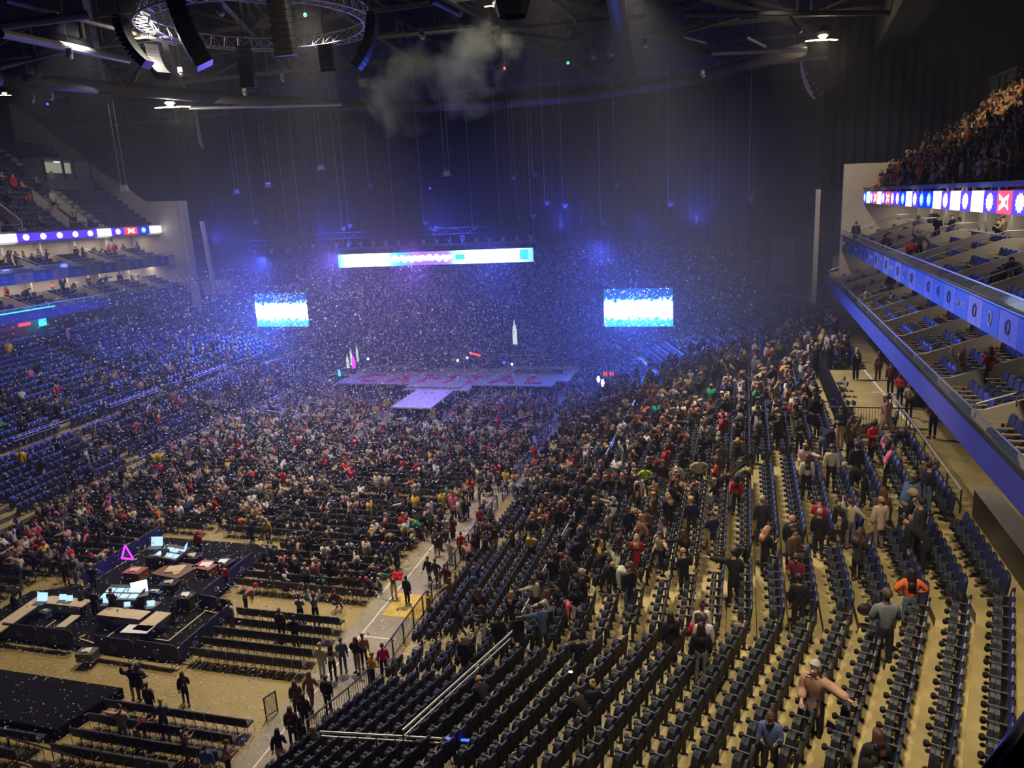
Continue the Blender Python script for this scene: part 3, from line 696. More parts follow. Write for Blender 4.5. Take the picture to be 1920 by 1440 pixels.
def led_ribbon(side, y0, pitch, kinds, z0, z1, sn):
    d = 24.95; root = empty('led_ribbon', (RX(d, y0, side), y0, 0)); xo = root.location.x
    tag(root, 'lit ribbon of violet, white and red screens edging the %s upper stand' % sn, 'screen')
    for k, kd in enumerate(kinds):
        ya = pitch * k; yb = ya + pitch - 0.05; t = -0.12 * side
        xa, xb = RX(d, y0 + ya, side) - xo, RX(d, y0 + yb, side) - xo
        m = {'w': 'led_white', 'v': 'led_violet', 'b': 'led_blue', 'r': 'led_red'}[kd]
        p = MB().extrude([(xa, ya, z0), (xb, yb, z0), (xb, yb, z1), (xa, ya, z1)], (t, 0, 0)).build('screen_panel', m, root)
        yc, zc, xc = (ya + yb) / 2, (z0 + z1) / 2, (xa + xb) / 2 + t; u = -0.02 * side; mb = MB()
        if kd in 'vb':
            # pale frosty bauble: disc with spikes
            pts = []
            for i in range(24):
                r = (0.34 if i % 2 else 0.27) * (z1 - z0) / 0.82; a = 2*PI*i/24; pts.append((xc, yc + 1.25*r*math.cos(a), zc + r*math.sin(a)))
            mb.extrude(pts, (u, 0, 0)); mb.build('bauble', 'led_pale' if kd == 'v' else 'led_cyan', p)
            mb = MB(); 
            for i in range(6):
                a = PI*i/6 + 0.2; mb.extrude([(xc + u, yc - 0.26*math.cos(a) - 0.02*math.sin(a), zc - 0.2*math.sin(a)), (xc + u, yc + 0.26*math.cos(a), zc + 0.2*math.sin(a)), (xc + u, yc + 0.26*math.cos(a) + 0.03, zc + 0.2*math.sin(a) + 0.03)], (u, 0, 0))
            mb.build('bauble_lines', 'led_white', p)
        if kd == 'r':
            h = (z1 - z0) * 0.36; wd = 0.62
            mb.extrude([(xc, yc - wd, zc - h), (xc, yc - 0.12, zc - h*0.35), (xc, yc + wd*0.9, zc - h), (xc, yc + wd*0.72, zc), (xc, yc + wd, zc + h), (xc, yc + 0.12, zc + h*0.4), (xc, yc - wd*0.85, zc + h), (xc, yc - wd*0.7, zc)], (u, 0, 0))
            mb.build('bow_tie_logo', 'led_white', p)
            mb = MB()
            for sg in (-1, 1): mb.extrude([(xc + u, yc + sg*0.18, zc), (xc + u, yc + sg*0.42, zc - 0.12), (xc + u, yc + sg*0.40, zc + 0.14)], (u, 0, 0))
            mb.build('logo_cutout', 'led_red', p)
led_ribbon(1, 28.3, 1.905, list('wvvrvwvwvwbbvwbvvrvwrvwb'), 18.66, 19.58, 'right')
led_ribbon(-1, 59.84, 2.18, list('wwvvvvvwvrbw'), 18.85, 19.72, 'left')

# ------------------------------------------------------------------ suites: knee walls, handrails, chairs, counters
mb = MB()   # suite chair parts: facing -X (towards the floor)
def suite_chair_parts():
    b = MB(); 
    b.extrude([(0.16, -0.24, 0.36), (0.16, 0.24, 0.36), (0.25, 0.22, 0.86), (0.25, 0.12, 0.93), (0.25, -0.12, 0.93), (0.25, -0.22, 0.86)], (0.09, 0, 0))
    back = b.mesh('backrest', ['seat_blue'])
    s = MB(); s.box((-0.05, 0, 0.42), (0.46, 0.46, 0.12)); s.extrude([(-0.28, -0.22, 0.36), (-0.28, 0.22, 0.36), (-0.28, 0.2, 0.47), (-0.28, -0.2, 0.47)], (-0.03, 0, 0)); seat = s.mesh('seat', ['seat_blue'])
    a = MB(); a.box((0.0, 0.26, 0.62), (0.44, 0.06, 0.035)); a.lathe((-0.2, 0.26, 0.60), [(0.02, 0), (0.05, 0.02), (0.05, 0.05)], 8); arm = a.mesh('armrest', ['wood_arm'])
    g = MB(); g.box((0.12, 0.26, 0.32), (0.08, 0.04, 0.6)); g.box((0.12, 0.26, 0.02), (0.3, 0.05, 0.03)); leg = g.mesh('leg', ['black_metal'])
    return dict(backrest=back, seat=seat, armrest=arm, leg=leg)
SUITE = suite_chair_parts()
def merged(parts, name, order):
    V, F, MI, mats = [], [], [], []
    for p in order:
        me = parts[p]; k = len(V)
        mo = len(mats); mats += [m.name for m in me.materials]
        V += [tuple(v.co) for v in me.vertices]
        for q in me.polygons: F.append(tuple(k + i for i in q.vertices)); MI.append(mo + q.material_index)
    me = bpy.data.meshes.new(name); me.from_pydata(V, [], F)
    for m in mats: me.materials.append(bpy.data.materials[m])
    me.polygons.foreach_set('material_index', MI); me.update(); return me, mats
suite_spots = []
def suites(side, y0, y1, lvl, sn):
    if lvl == 1: d0, zs, zl, zc = 22.68, (11.15, 11.5, 11.85, 12.2), 12.2, 14.65
    else: d0, zs, zl, zc = 23.6, (14.92, 15.3, 15.65, 16.0), 16.0, 18.62
    y = y0; k = 0; yaw = 0 if side > 0 else PI
    while y < y1 - 2:
        X = lambda d: RX(d, y, side)
        if side > 0: sg = 1
        else: sg = -1
        pr = [(d0 + 0.1, zs[0] - 0.3), (d0 + 0.1, zs[0] + 1.0), (d0 + 0.5, zs[0] + 1.0), (d0 + 3.9, zs[3] + 1.1), (d0 + 5.6, zs[3] + 1.1), (d0 + 5.6, zs[0] - 0.3)]
        pts = [(X(d), y, z) for d, z in pr]; m = 'knee_wall' if k % 2 else 'cream_wall'
        MB().extrude(pts if side > 0 else pts[::-1], (0, 0.14, 0)).build('wall_partition_%s' % sn, m)['kind'] = 'structure'
        # full height partition between lounges
        MB().box((X(d0 + 6.1), y + 0.07, (zl + zc) / 2), (1.1, 0.16, zc - zl)).build('wall_lounge_%s' % sn, 'pale_wall')['kind'] = 'structure'
        if k % 2 == 0:
            h = MB(); q = [(X(d0 + 0.15), y - 0.12, zs[0] + 1.25), (X(d0 + 3.9), y - 0.12, zs[3] + 1.5), (X(d0 + 5.5), y - 0.12, zs[3] + 1.5)]
            h.path(q, 0.035, 6)
            r_ = h.build('handrail', 'steel'); tag(r_, 'metal handrail along a sloping partition of the %s %s suites' % (sn, 'lower' if lvl == 1 else 'upper'), 'handrail', 'suite handrails, %s side' % sn)
            for t in (0.0, 0.33, 0.66, 1.0): 
                a = Vector(q[0]).lerp(Vector(q[1]), t); MB().tube(a, a - Vector((0, 0, 0.4)), 0.022, 5).build('post', 'steel', r_)
            MB().tube(Vector(q[2]), Vector(q[2]) - Vector((0, 0, 0.4)), 0.022, 5).build('post', 'steel', r_)
        # counter at the back of the suite
        if k % 2:
            yy = y + 2.6; cx = RX(d0 + 4.9, yy, side)
            c = MB().box((cx, yy, zl + 0.5), (0.35, 3.4, 1.0)).build('bar_counter', 'walnut'); MB().box((cx, yy, zl + 1.03), (0.6, 3.6, 0.06)).build('worktop', 'panel_grey', c)
            tag(c, 'walnut counter at the back of a %s %s suite' % (sn, 'lower' if lvl == 1 else 'upper'), 'counter', 'suite counters, %s side' % sn)
            if side > 0 and y < 60:
                for q in range(4):
                    b_ = MB().lathe((0, 0, 0), [(0.03, 0), (0.04, 0.12), (0.015, 0.2), (0.015, 0.27)] if q % 2 else [(0.035, 0), (0.05, 0.13)], 8).build('bottle' if q % 2 else 'cup', 'green_dark' if q % 2 else 'paper_white', loc=(cx, yy - 1.2 + 0.7 * q + 0.2 * random.random(), zl + 1.06))
                    tag(b_, ('dark bottle' if q % 2 else 'white cup') + ' standing on a suite counter', 'bottle' if q % 2 else 'cup', 'drinks on the suite counters')
        n = 6
        for r in range(4):
            if r == 3 and k % 2: continue
            dd = (d0 + 0.75, d0 + 1.95, d0 + 3.2, d0 + 4.1)[r]
            for i in range(n if r < 3 else 6):
                yy = y + (1.3 if k % 2 == 0 else 0.5) + 0.69 * i
                if yy > y + 4.55: continue
                p = (RX(dd, yy, side), yy, zs[r])
                suite_spots.append((p, yaw, sn, lvl, k + 1, r + 1, i + 1))
        # blue step lights
        for i in range(3):
            p = (RX(d0 + 0.6 + 1.1 * i, y, side), y + 0.2, zs[i] + 0.35)
            tag(MB().ball((0, 0, 0), 0.045 if side > 0 else 0.07, 6, 4).build('step_light', 'dot_blue', loc=p), 'small blue step light, %s %s balcony, %s partition, %s step' % (sn, 'lower' if lvl == 1 else 'upper', ORD(k + 1), ORD(i + 1)), 'light', 'blue step lights, %s side' % sn) if (k % 2 == 0 and (i or k % 4 == 0)) else None
        y += 4.95; k += 1
suites(1, 19.0, 83, 1, 'right'); suites(1, 23.8, 76, 2, 'right')
suites(-1, 53.0, 91, 1, 'left'); suites(-1, 56.0, 86, 2, 'left')
suite_spots = [s for s in suite_spots if inview(s[0], 30)]
suite_spots.sort(key=lambda s: proj(s[0])[2])
def place_parts(parts, order, spots, name, lab, cat, group, matorder=None, limit=300, stufflab='', sc=lambda r: 1.0, lod=None):
    """the nearest ones as things with parts, the rest as one object of kind stuff"""
    proto = None
    for i, (p, yaw, *rest) in enumerate(spots[:limit]):
        if proto is None:
            proto = empty(name, p, yaw)
            for q in order:
                o = bpy.data.objects.new(q, parts[q]); C.objects.link(o); o.parent = proto
            r = proto
        else:
            r = proto.copy(); C.objects.link(r); r.location = p; r.rotation_euler = (0, 0, yaw)
            for ch in proto.children: 
                c = ch.copy(); C.objects.link(c); c.parent = r
        q_ = sc(rest); r.scale = (q_[0], q_[1], q_[1]) if isinstance(q_, tuple) else (q_,) * 3
        l = lab(rest, p) if callable(lab) else lab; g = group(rest, p) if callable(group) else group
        tag(r, l, cat, g)
    if len(spots) > limit:
        me, mats = merged(parts if lod is None else lod, name + '_mesh', order if lod is None else list(lod))
        o = tile(name + '_rows', [(arrays(me), [xf(p[0], p[1], p[2], yaw, sc(_)) for (p, yaw, *_) in spots[limit:]])], mats)
        tag(o, stufflab, cat, None, 'stuff')
place_parts(SUITE, ['backrest', 'seat', 'armrest', 'leg'], suite_spots, 'suite_chair',
            lambda r, p: 'navy suite chair, %s %s balcony, %s bay, %s row, %s chair' % (r[0], 'lower' if r[1] == 1 else 'upper', ORD(r[2]), ORD(r[3]), ORD(r[4])), 'chair',
            lambda r, p: 'suite chairs, %s %s balcony' % (r[0], 'lower' if r[1] == 1 else 'upper'), limit=190, sc=lambda r: 1.2, stufflab='remaining navy chairs in the far balcony suites')
# framed pictures, signs and screens in the suites
for (px, py, d, w_, h_, m, lab) in ((1850, 446, 29.9, 0.5, 0.25, 'ink_blue', 'small dark sign on the cream wall, upper right balcony, nearest the columns'), (1798, 410, 29.9, 0.5, 0.25, 'ink_blue', 'small dark sign under the ribbon in the upper right balcony, second from the frame edge'),
                                     (1732, 399, 29.9, 0.5, 0.25, 'ink_blue', 'small dark sign under the ribbon in the upper right balcony, farthest along')):
    a = -14.1 + d - KR * 25; r = ray(px, py); t = a / (r.x - KR * r.y); q = r * t
    tag(MB().box((q.x, q.y, q.z + H), (0.04, w_, h_)).build('wall_sign', m), lab, 'sign')
for (px, py) in ((196, 450), (208, 449)):
    r = ray(px, py); t = (-60 + 14.1 - 29.9) / r.x; q = r * t; r_ = MB().box((q.x, q.y, q.z + H), (0.06, 1.0, 1.1)).build('picture_frame', 'paper_white')
    MB().box((q.x + 0.04, q.y, q.z + H), (0.04, 0.55, 0.6)).build('picture', 'steel_dull', r_); tag(r_, 'white framed picture on the left upper suite wall, %s of the pair' % ('nearer' if px == 196 else 'farther'), 'picture')
# handrail over the last row and counters along the rear walkway, right
rl = MB(); A = Vector((RX(22.75, 43.5), 43.5, 9.0)); B = Vector((RX(22.75, 29.2), 29.2, 9.0)); rl.tube(A, B, 0.05, 8); o = rl.build('handrail', 'steel')
for k in range(8):
    p = A.lerp(B, k / 7); MB().tube(p, p - Vector((0, 0, 0.9)), 0.03, 6).build('post', 'black_metal', o)
tag(o, 'long pale handrail behind the last seat row under the right balcony', 'handrail')
def desk(ya, yb, d, h, lab, bend=False):
    z = 8.08; r_ = empty('counter', (RX(d, ya), ya, z)); tag(r_, lab, 'counter'); x0, y0 = r_.location.x, ya
    def P(dd, yy, zz): return (RX(dd, yy) - x0, yy - y0, zz)
    MB().extrude([P(d, ya, 0), P(d, yb, 0), P(d + 0.12, yb, 0), P(d + 0.12, ya, 0)], (0, 0, h)).build('front_panel', 'barrier_blue' if not bend else 'black_metal', r_)
    MB().extrude([P(d - 0.05, ya, h), P(d - 0.05, yb, h), P(d + 0.65, yb, h), P(d + 0.65, ya, h)], (0, 0, 0.07)).build('worktop', 'panel_grey' if not bend else 'knee_wall', r_)
    for yy in (ya + 0.1, (ya + yb) / 2, yb - 0.1): MB().box(P(d + 0.4, yy, h / 2), (0.5, 0.06, h)).build('support', 'black_metal', r_)
    return r_
desk(44.2, 52.3, 23.9, 1.15, 'pale-topped blue counter beside the folding chair platform')
desk(23.4, 29.0, 23.1, 1.1, 'dark long counter behind the last seat row, below the violet balcony front', True)
r_ = empty('counter', (8.0, 23.2, 8.08)); tag(r_, 'wide dusty worktop running towards the camera beside the last seats', 'counter')
pa, pb = bowl_path(23.0), bowl_path(24.6)
for i, (u, v) in enumerate(((3, 2), (2, 1))):
    a, b, c, e = pa[u], pa[v], pb[v], pb[u]; q = [(p.x - 8.0, p.y - 23.2, 0.85) for p in (a, e, c, b)]
    MB().extrude(q, (0, 0, 0.08)).build('worktop', 'knee_wall', r_)
    MB().extrude([(p.x - 8.0 + o_, p.y - 23.2, 0) for p, o_ in ((a, 0), (a, 0.1), (b, 0.1), (b, 0))], (0, 0, 1.0)).build('front_panel', 'black_metal', r_)
# rear chairs beyond the counter handled with the crowd; blind wall panels under the balcony
for k in range(7):
    ya = 24 + 4.0 * k; mb = MB().box((RX(27.3, ya), ya, 9.4), (0.12, 3.6, 2.2)); mb.build('wall_panel_%d' % (k + 1), 'pale_wall')['kind'] = 'structure'
# ------------------------------------------------------------------ accessible platform
z = 8.1; y0, y1, d0, d1 = 39.8, 53.0, 19.95, 23.8
mb = MB(); mb.extrude([(RX(d0, y0), y0, 7.4), (RX(d1, y0), y0, 7.4), (RX(d1, y1), y1, 7.4), (RX(d0, y1), y1, 7.4)], (0, 0, 0.78)); mb.build('floor_platform', 'concrete')['kind'] = 'structure'
mb = MB(); mb.box((RX(22.9, 46.5), 46.5, z + 0.09), (0.12, 13, 0.012)); mb.box((RX(22.9, 46.5) + 0.2, 47, z + 0.09), (1.6, 0.12, 0.012)); tag(mb.build('floor_line', 'paper_white'), 'white lines on the platform floor beside the blue counter', 'floor marking')
mb = MB().extrude([(RX(d0, y0), y0, 7.6), (RX(d0, y1), y1, 7.6), (RX(d0, y1), y1, 9.3), (RX(d0, y0), y0, 9.3)], (-0.06, 0, 0))
tag(mb.build('privacy_screen', 'black_cloth'), 'long black cloth barrier along the platform of folding chairs', 'barrier')
def bar_fence(a, b, h, lab, group=None, n=None, m='black_metal', name='fence_panel', solid=0.0):
    a, b = Vector(a), Vector(b); L = (b - a).length; n = n or int(L / 0.13); root = MB().bar(a + Vector((0, 0, h)), b + Vector((0, 0, h)), 0.05, 0.05).bar(a + Vector((0, 0, 0.12)), b + Vector((0, 0, 0.12)), 0.04, 0.04).tube(a, a + Vector((0, 0, h)), 0.035, 6).tube(b, b + Vector((0, 0, h)), 0.035, 6).build(name, m)
    mb = MB()
    for i in range(1, n): 
        p = a.lerp(b, i / n); mb.box(p + Vector((0, 0, h / 2 + 0.05)), (0.016, 0.016, h - 0.12))
    mb.build('bars', m, root); return tag(root, lab, 'fence', group)
bar_fence((RX(d0 + 0.1, y0), y0 - 0.02, z), (RX(23.0, y0), y0 - 0.02, z), 1.1, 'black barred railing at the near end of the folding chair platform')
bar_fence((RX(d0 + 0.1, y1), y1, z), (RX(21.6, y1), y1, z), 1.1, 'black railing at the far end of the folding chair platform')
# folding chair
def folding_chair(p, yaw, lab, first=[None], folded=False):
    if first[0] is None:
        r = empty('folding_chair', p, yaw); first[0] = r
        MB().box((0, 0, 0.45), (0.42, 0.42, 0.035)).build('seat', 'seat_back_blue', r)
        MB().extrude([(0.20, -0.2, 0.62), (0.20, 0.2, 0.62), (0.26, 0.2, 0.84), (0.26, -0.2, 0.84)], (0.03, 0, 0)).build('backrest', 'seat_back_blue', r)
        for s in (-0.21, 0.21):
            MB().tube((-0.22, s, 0.0), (0.24, s, 0.85), 0.013, 5).build('leg', 'black_metal', r)
            MB().tube((0.24, s, 0.0), (-0.16, s, 0.45), 0.013, 5).build('leg', 'black_metal', r)
    else:
        r = copy_tree(first[0]); r.location = p; r.rotation_euler = (0, 0, yaw)
    tag(r, lab, 'chair', 'blue folding chairs on the platform'); return r
for (px, py, yaw, lab) in ((1575, 718, 0, ''), (1580, 728, 0, ''), (1568, 738, 0, ''), (1574, 752, 0, ''), (1562, 762, 0, ''), (1580, 764, 0.2, ''), (1592, 765, 0.3, ''), (1566, 748, 0, ''), (1597, 802, 0.8, ''), (1588, 786, 0.4, '')):
    p = at(px, py, z + 0.55); folding_chair((p.x, p.y, z + 0.08), yaw, 'blue folding chair standing on the railed platform')
# wooden step boxes
for (px, py, lab) in ((1541, 868, 'wooden step block in the aisle below the platform, left one'), (1622, 826, 'wooden step block beside the platform railing, right one')):
    p, d = on_bowl(px, py, 0.2); mb = MB().box((0, 0, 0.12), (0.95, 0.35, 0.24)); b_ = mb.build('step_block', 'concrete', loc=p); MB().box((-0.1, 0.28, 0.2), (0.7, 0.12, 0.4)).build('side_board', 'walnut', b_); tag(b_, lab, 'step')
# ------------------------------------------------------------------ rails of the side stands
def double_rail(pts, z, lab, m='steel', glass=True, h=1.05):
    pts = [Vector((p[0], p[1], z)) for p in pts]
    root = MB().path([p + Vector((0, 0, h)) for p in pts], 0.04, 6).path([p + Vector((0, 0, h - 0.22)) for p in pts], 0.028, 6).build('handrail', m)
    mb = None
    for a, b in zip(pts[:-1], pts[1:]):
        n = max(1, int((b - a).length / 1.8))
        for i in range(n + 1):
            p = a.lerp(b, i / n); MB().tube(p, p + Vector((0, 0, h)), 0.025, 5).build('post', 'black_metal', root)
    return tag(root, lab, 'handrail')
def seg_pts(d, ya, yb, side=1, n=2): return [Vector((RX(d, ya + (yb - ya) * i / n, side), ya + (yb - ya) * i / n)) for i in range(n + 1)]
p1 = bowl_path(6.9)[3]; p2 = bowl_path(6.9)[2]
q = p1.lerp(p2, 0.75)
double_rail([q, p1, Vector((RX(6.9, 26.6), 26.6))], 3.2, 'bright double handrail at the bottom centre, between the lower and upper seat blocks', h=1.3)
double_rail(seg_pts(6.9, 28.4, 37.0), 3.2, 'double handrail between the seat blocks, beyond the first aisle', h=1.4)
double_rail(seg_pts(6.9, 38.6, 48.0), 3.2, 'double handrail between the seat blocks, under the crowded middle aisle', h=1.4)
double_rail(seg_pts(6.9, 49.6, 62.0), 3.2, 'double handrail between the seat blocks, lit blue near the stage', h=1.4)
for a, b, lab in ((44, 49.5, 'pale handrail across the left stand, nearest the camera'), (54, 60.5, 'pale handrail across the left stand, second length'), (62.5, 71.5, 'pale handrail across the left stand, third length'), (72.5, 80, 'violet lit handrail across the left stand, farthest length')):
    double_rail(seg_pts(6.9, a, b, -1), 3.2, lab)
for a, b, lab in ((49.0, 74.0, 'long low handrail in front of the left stand seats'),): double_rail(seg_pts(0.35, a, b, -1), 0.0, lab)
double_rail([(-46.6, 50.0), (-45.4, 50.6), (-45.4, 72.5), (-47.0, 73.0)], 0.0, 'long handrail along the edge of the floor below the left stand')
double_rail([Vector((RX(0.4, y_, -1), y_)) + Vector((-k_, 0)) for k_, y_ in ((0, 62.0), (5.8, 62.6))], 1.2, 'sloping stair rail in the left stand aisle', h=1.4)
double_rail([(-66.6, 90.5), (-58.0, 90.5)], 3.0, 'far rail below the left video screen')
# front edge rail, bottom centre platform
z0 = 4.35; P0 = at(600, 1372, 4.2); P1 = at(812, 1384, 4.25); P2 = at(992, 1399, 4.3); P3 = at(880, 1452, 4.3)
def near_rail(pts, lab, m='steel', drop=1.6, n=6, bars=True):
    root = MB().path(pts, 0.035, 6).path([p - Vector((0, 0, 0.16)) for p in pts], 0.028, 6).build('handrail', m)
    for a, b in zip(pts[:-1], pts[1:]):
        for i in range(n + 1):
            p = a.lerp(b, i / n); MB().tube(p, p - Vector((0, 0, 1.1)), 0.022, 5).build('post', 'black_metal', root)
        if bars:
            mb = MB()
            for i in range(1, n * 6):
                p = a.lerp(b, i / (n * 6)); mb.tube(p - Vector((0, 0, 0.16)), p - Vector((0, 0, 1.05)), 0.008, 4, cap=False)
            mb.build('bars', 'black_metal', root)
    return tag(root, lab, 'handrail')
mb_ = None
for k in range(9):
    x = -12.6 + 0.75 * k; o = MB().box((x, 14.2, 1.5 + 0.16 * k), (0.75, 4.6, 3.0 + 0.02 * k)).build('stair_step', 'riser'); MB().box((x - 0.36, 14.2, 3.02 + 0.17 * k), (0.06, 4.6, 0.03)).build('nosing', 'steel', o); tag(o, 'shadowed stair step with a pale nosing below the bottom rail', 'step', 'stair steps under the bottom centre rail')
near_rail([P0, P1], 'dark double rail at the bottom, above the shadowed steps'); near_rail([P1, P2, P3], 'bright-edged double rail at the bottom centre turning towards the camera')
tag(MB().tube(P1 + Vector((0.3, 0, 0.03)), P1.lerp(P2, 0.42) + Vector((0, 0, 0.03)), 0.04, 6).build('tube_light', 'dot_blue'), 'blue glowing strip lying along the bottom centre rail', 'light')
A = at(1935, 1325, 18.9); B = at(1838, 1460, 18.7)
A = Vector(ray(1945, 1318)) * (3.4 / FPX) + Vector((0, 0, H)); B = Vector(ray(1835, 1470)) * (2.6 / FPX) + Vector((0, 0, H))
r_ = MB().tube(A, B, 0.022, 10).build('handrail', 'black_metal', smooth=True)
A2 = Vector(ray(1960, 1400)) * (3.4 / FPX) + Vector((0, 0, H)); 
MB().extrude([A - Vector((0, 0, 0.06)), B - Vector((0, 0, 0.06)), B - Vector((0, 0, 0.7)), A - Vector((0, 0, 0.7))], (0.02, 0.02, 0)).build('panel', 'matt_black', r_)
tag(r_, 'black rail cutting across the bottom right corner beside the camera', 'handrail')

# ------------------------------------------------------------------ crowd fence along the floor walkway
y = 22.2; k = 0
for (a, b) in [((-15.05, 22.1), (-14.75, 23.1)), ((-14.75, 23.1), (-14.4, 24.3)), ((-14.4, 24.3), (-14.15, 25.6))] + [((-14.12, 25.6 + 1.25 * i), (-14.12, 25.6 + 1.25 * (i + 1) - 0.04)) for i in range(30)]:
    if 44.5 < a[1] < 46.5: continue
    bar_fence((a[0], a[1], 0), (b[0], b[1], 0), 1.08, 'black barred fence panel beside the floor walkway', 'barred fence panels beside the walkway', n=9)
bar_fence(tuple(at(500, 1350, 0)), tuple(at(521, 1335, 0)), 1.0, 'short black railing at the corner of the nearest floor seats', n=8)
bar_fence((-26.2, 19.0, 0), (-22.4, 18.6, 0), 1.05, 'black barred railing at the bottom left among the floor seats', n=8)

# ------------------------------------------------------------------ video screens
def screen_mat(name, kind):
    m, nt, b = nodes_mat(name); N = nt.nodes.new; L = nt.links.new
    tc = N('ShaderNodeTexCoord'); sp = N('ShaderNodeSeparateXYZ'); L(tc.outputs['Generated'], sp.inputs[0])
    nz = N('ShaderNodeTexNoise'); nz.inputs['Scale'].default_value = 2.2 if kind == 'side' else 3.0; L(tc.outputs['Object'], nz.inputs['Vector'])
    fl = N('ShaderNodeTexVoronoi'); fl.inputs['Scale'].default_value = 4.5; L(tc.outputs['Object'], fl.inputs['Vector'])
    rp = N('ShaderNodeValToRGB'); cr = rp.color_ramp
    if kind == 'side':
        # the picture on the screen: pale ground, white middle, dark blue top full of paper slips
        mth = N('ShaderNodeMath'); mth.operation = 'MULTIPLY_ADD'; mth.inputs[1].default_value = 0.42; L(nz.outputs['Fac'], mth.inputs[0]); L(sp.outputs['Z'], mth.inputs[2])
        L(mth.outputs[0], rp.inputs['Fac'])
        cr.elements[0].position = 0.16; cr.elements[0].color = (0.0, 0.20, 0.30, 1); cr.elements[1].position = 1.0; cr.elements[1].color = (0.0, 0.03, 0.14, 1)
        e = cr.elements.new(0.38); e.color = (0.02, 0.30, 0.36, 1); e = cr.elements.new(0.50); e.color = (0.8, 1.0, 1.0, 1); e = cr.elements.new(0.86); e.color = (0.6, 0.9, 1.0, 1)
        e = cr.elements.new(0.94); e.color = (0.0, 0.12, 0.34, 1)
    else:
        L(sp.outputs['X'], rp.inputs['Fac']); cr.elements[0].position = 0.0; cr.elements[0].color = (0.0, 0.5, 0.85, 1); cr.elements[1].position = 1.0; cr.elements[1].color = (0.05, 0.25, 0.9, 1)
        for p, c in ((0.07, (0.6, 0.95, 1)), (0.22, (0.9, 1, 1)), (0.29, (0.1, 0.6, 0.85)), (0.33, (0.0, 0.25, 0.9)), (0.42, (0.12, 0.05, 0.9)), (0.58, (0.15, 0.10, 0.9)), (0.66, (0.35, 0.8, 1)), (0.80, (0.95, 1, 1)), (0.9, (0.5, 0.8, 1))):
            e = cr.elements.new(p); e.color = (*c, 1)
    th = N('ShaderNodeMath'); th.operation = 'LESS_THAN'; th.inputs[1].default_value = 0.22; L(fl.outputs['Distance'], th.inputs[0])
    if kind == 'side':
        g = N('ShaderNodeMath'); g.operation = 'GREATER_THAN'; g.inputs[1].default_value = 0.76; L(sp.outputs['Z'], g.inputs[0])
        l2 = N('ShaderNodeMath'); l2.operation = 'LESS_THAN'; l2.inputs[1].default_value = 0.2; L(sp.outputs['Z'], l2.inputs[0])
        ad = N('ShaderNodeMath'); ad.operation = 'MAXIMUM'; L(g.outputs[0], ad.inputs[0]); L(l2.outputs[0], ad.inputs[1])
        mu = N('ShaderNodeMath'); mu.operation = 'MULTIPLY'; L(th.outputs[0], mu.inputs[0]); L(ad.outputs[0], mu.inputs[1])
    else:
        mu = N('ShaderNodeMath'); mu.operation = 'MULTIPLY'; mu.inputs[1].default_value = 0.0; L(th.outputs[0], mu.inputs[0])
    mx = N('ShaderNodeMixRGB'); L(mu.outputs[0], mx.inputs['Fac']); L(rp.outputs['Color'], mx.inputs['Color1']); mx.inputs['Color2'].default_value = (0.85, 0.95, 1, 1)
    b.inputs['Base Color'].default_value = (0.01, 0.01, 0.02, 1); L(mx.outputs[0], b.inputs['Emission Color']); b.inputs['Emission Strength'].default_value = 4.0
    M[name] = m
screen_mat('video_side', 'side'); screen_mat('video_long', 'long')
def video(x0, x1, z0, z1, y, m, lab):
    r = MB().box(((x0+x1)/2, y + 0.2, (z0+z1)/2), (x1 - x0 + 0.3, 0.3, z1 - z0 + 0.3)).build('video_screen', 'black_plastic')
    pm = MB().box((0, 0, 0), (x1 - x0, 0.06, z1 - z0)).build('display', m, r, loc=((x0+x1)/2, y, (z0+z1)/2))
    MB().bar((x0 - 0.4, y + 0.2, z1 + 0.7), (x1 + 0.4, y + 0.2, z1 + 0.7), 0.3, 0.3).build('top_truss', 'steel_dull', r)
    return tag(r, lab, 'screen')
video(-12.15, -4.55, 6.1, 10.35, 84, 'video_side', 'glowing cyan video screen right of the stage')
video(-56.8, -49.45, 6.45, 10.7, 84, 'video_side', 'glowing cyan video screen left of the stage')
v = video(-44.45, -20.05, 13.66, 15.2, 84, 'video_long', 'long narrow glowing screen hanging over the stage')
# lettering blob row on the long screen: illegible white title
mb = MB()
for k in range(26):
    x = -37.2 + k * 0.29; mb.ball((x, 83.93, 14.45 + 0.12 * math.sin(k * 2.1)), 0.30 + 0.08 * math.sin(k * 1.7), 10, 5, sy=0.05)
mb.build('title_lettering', 'led_white', v)
mb = MB().box((-28.8, 83.93, 14.45), (1.1, 0.04, 0.6)).box((-21.1, 83.93, 14.5), (1.0, 0.04, 1.1)); mb.build('picture_inset', 'led_cyan', v)
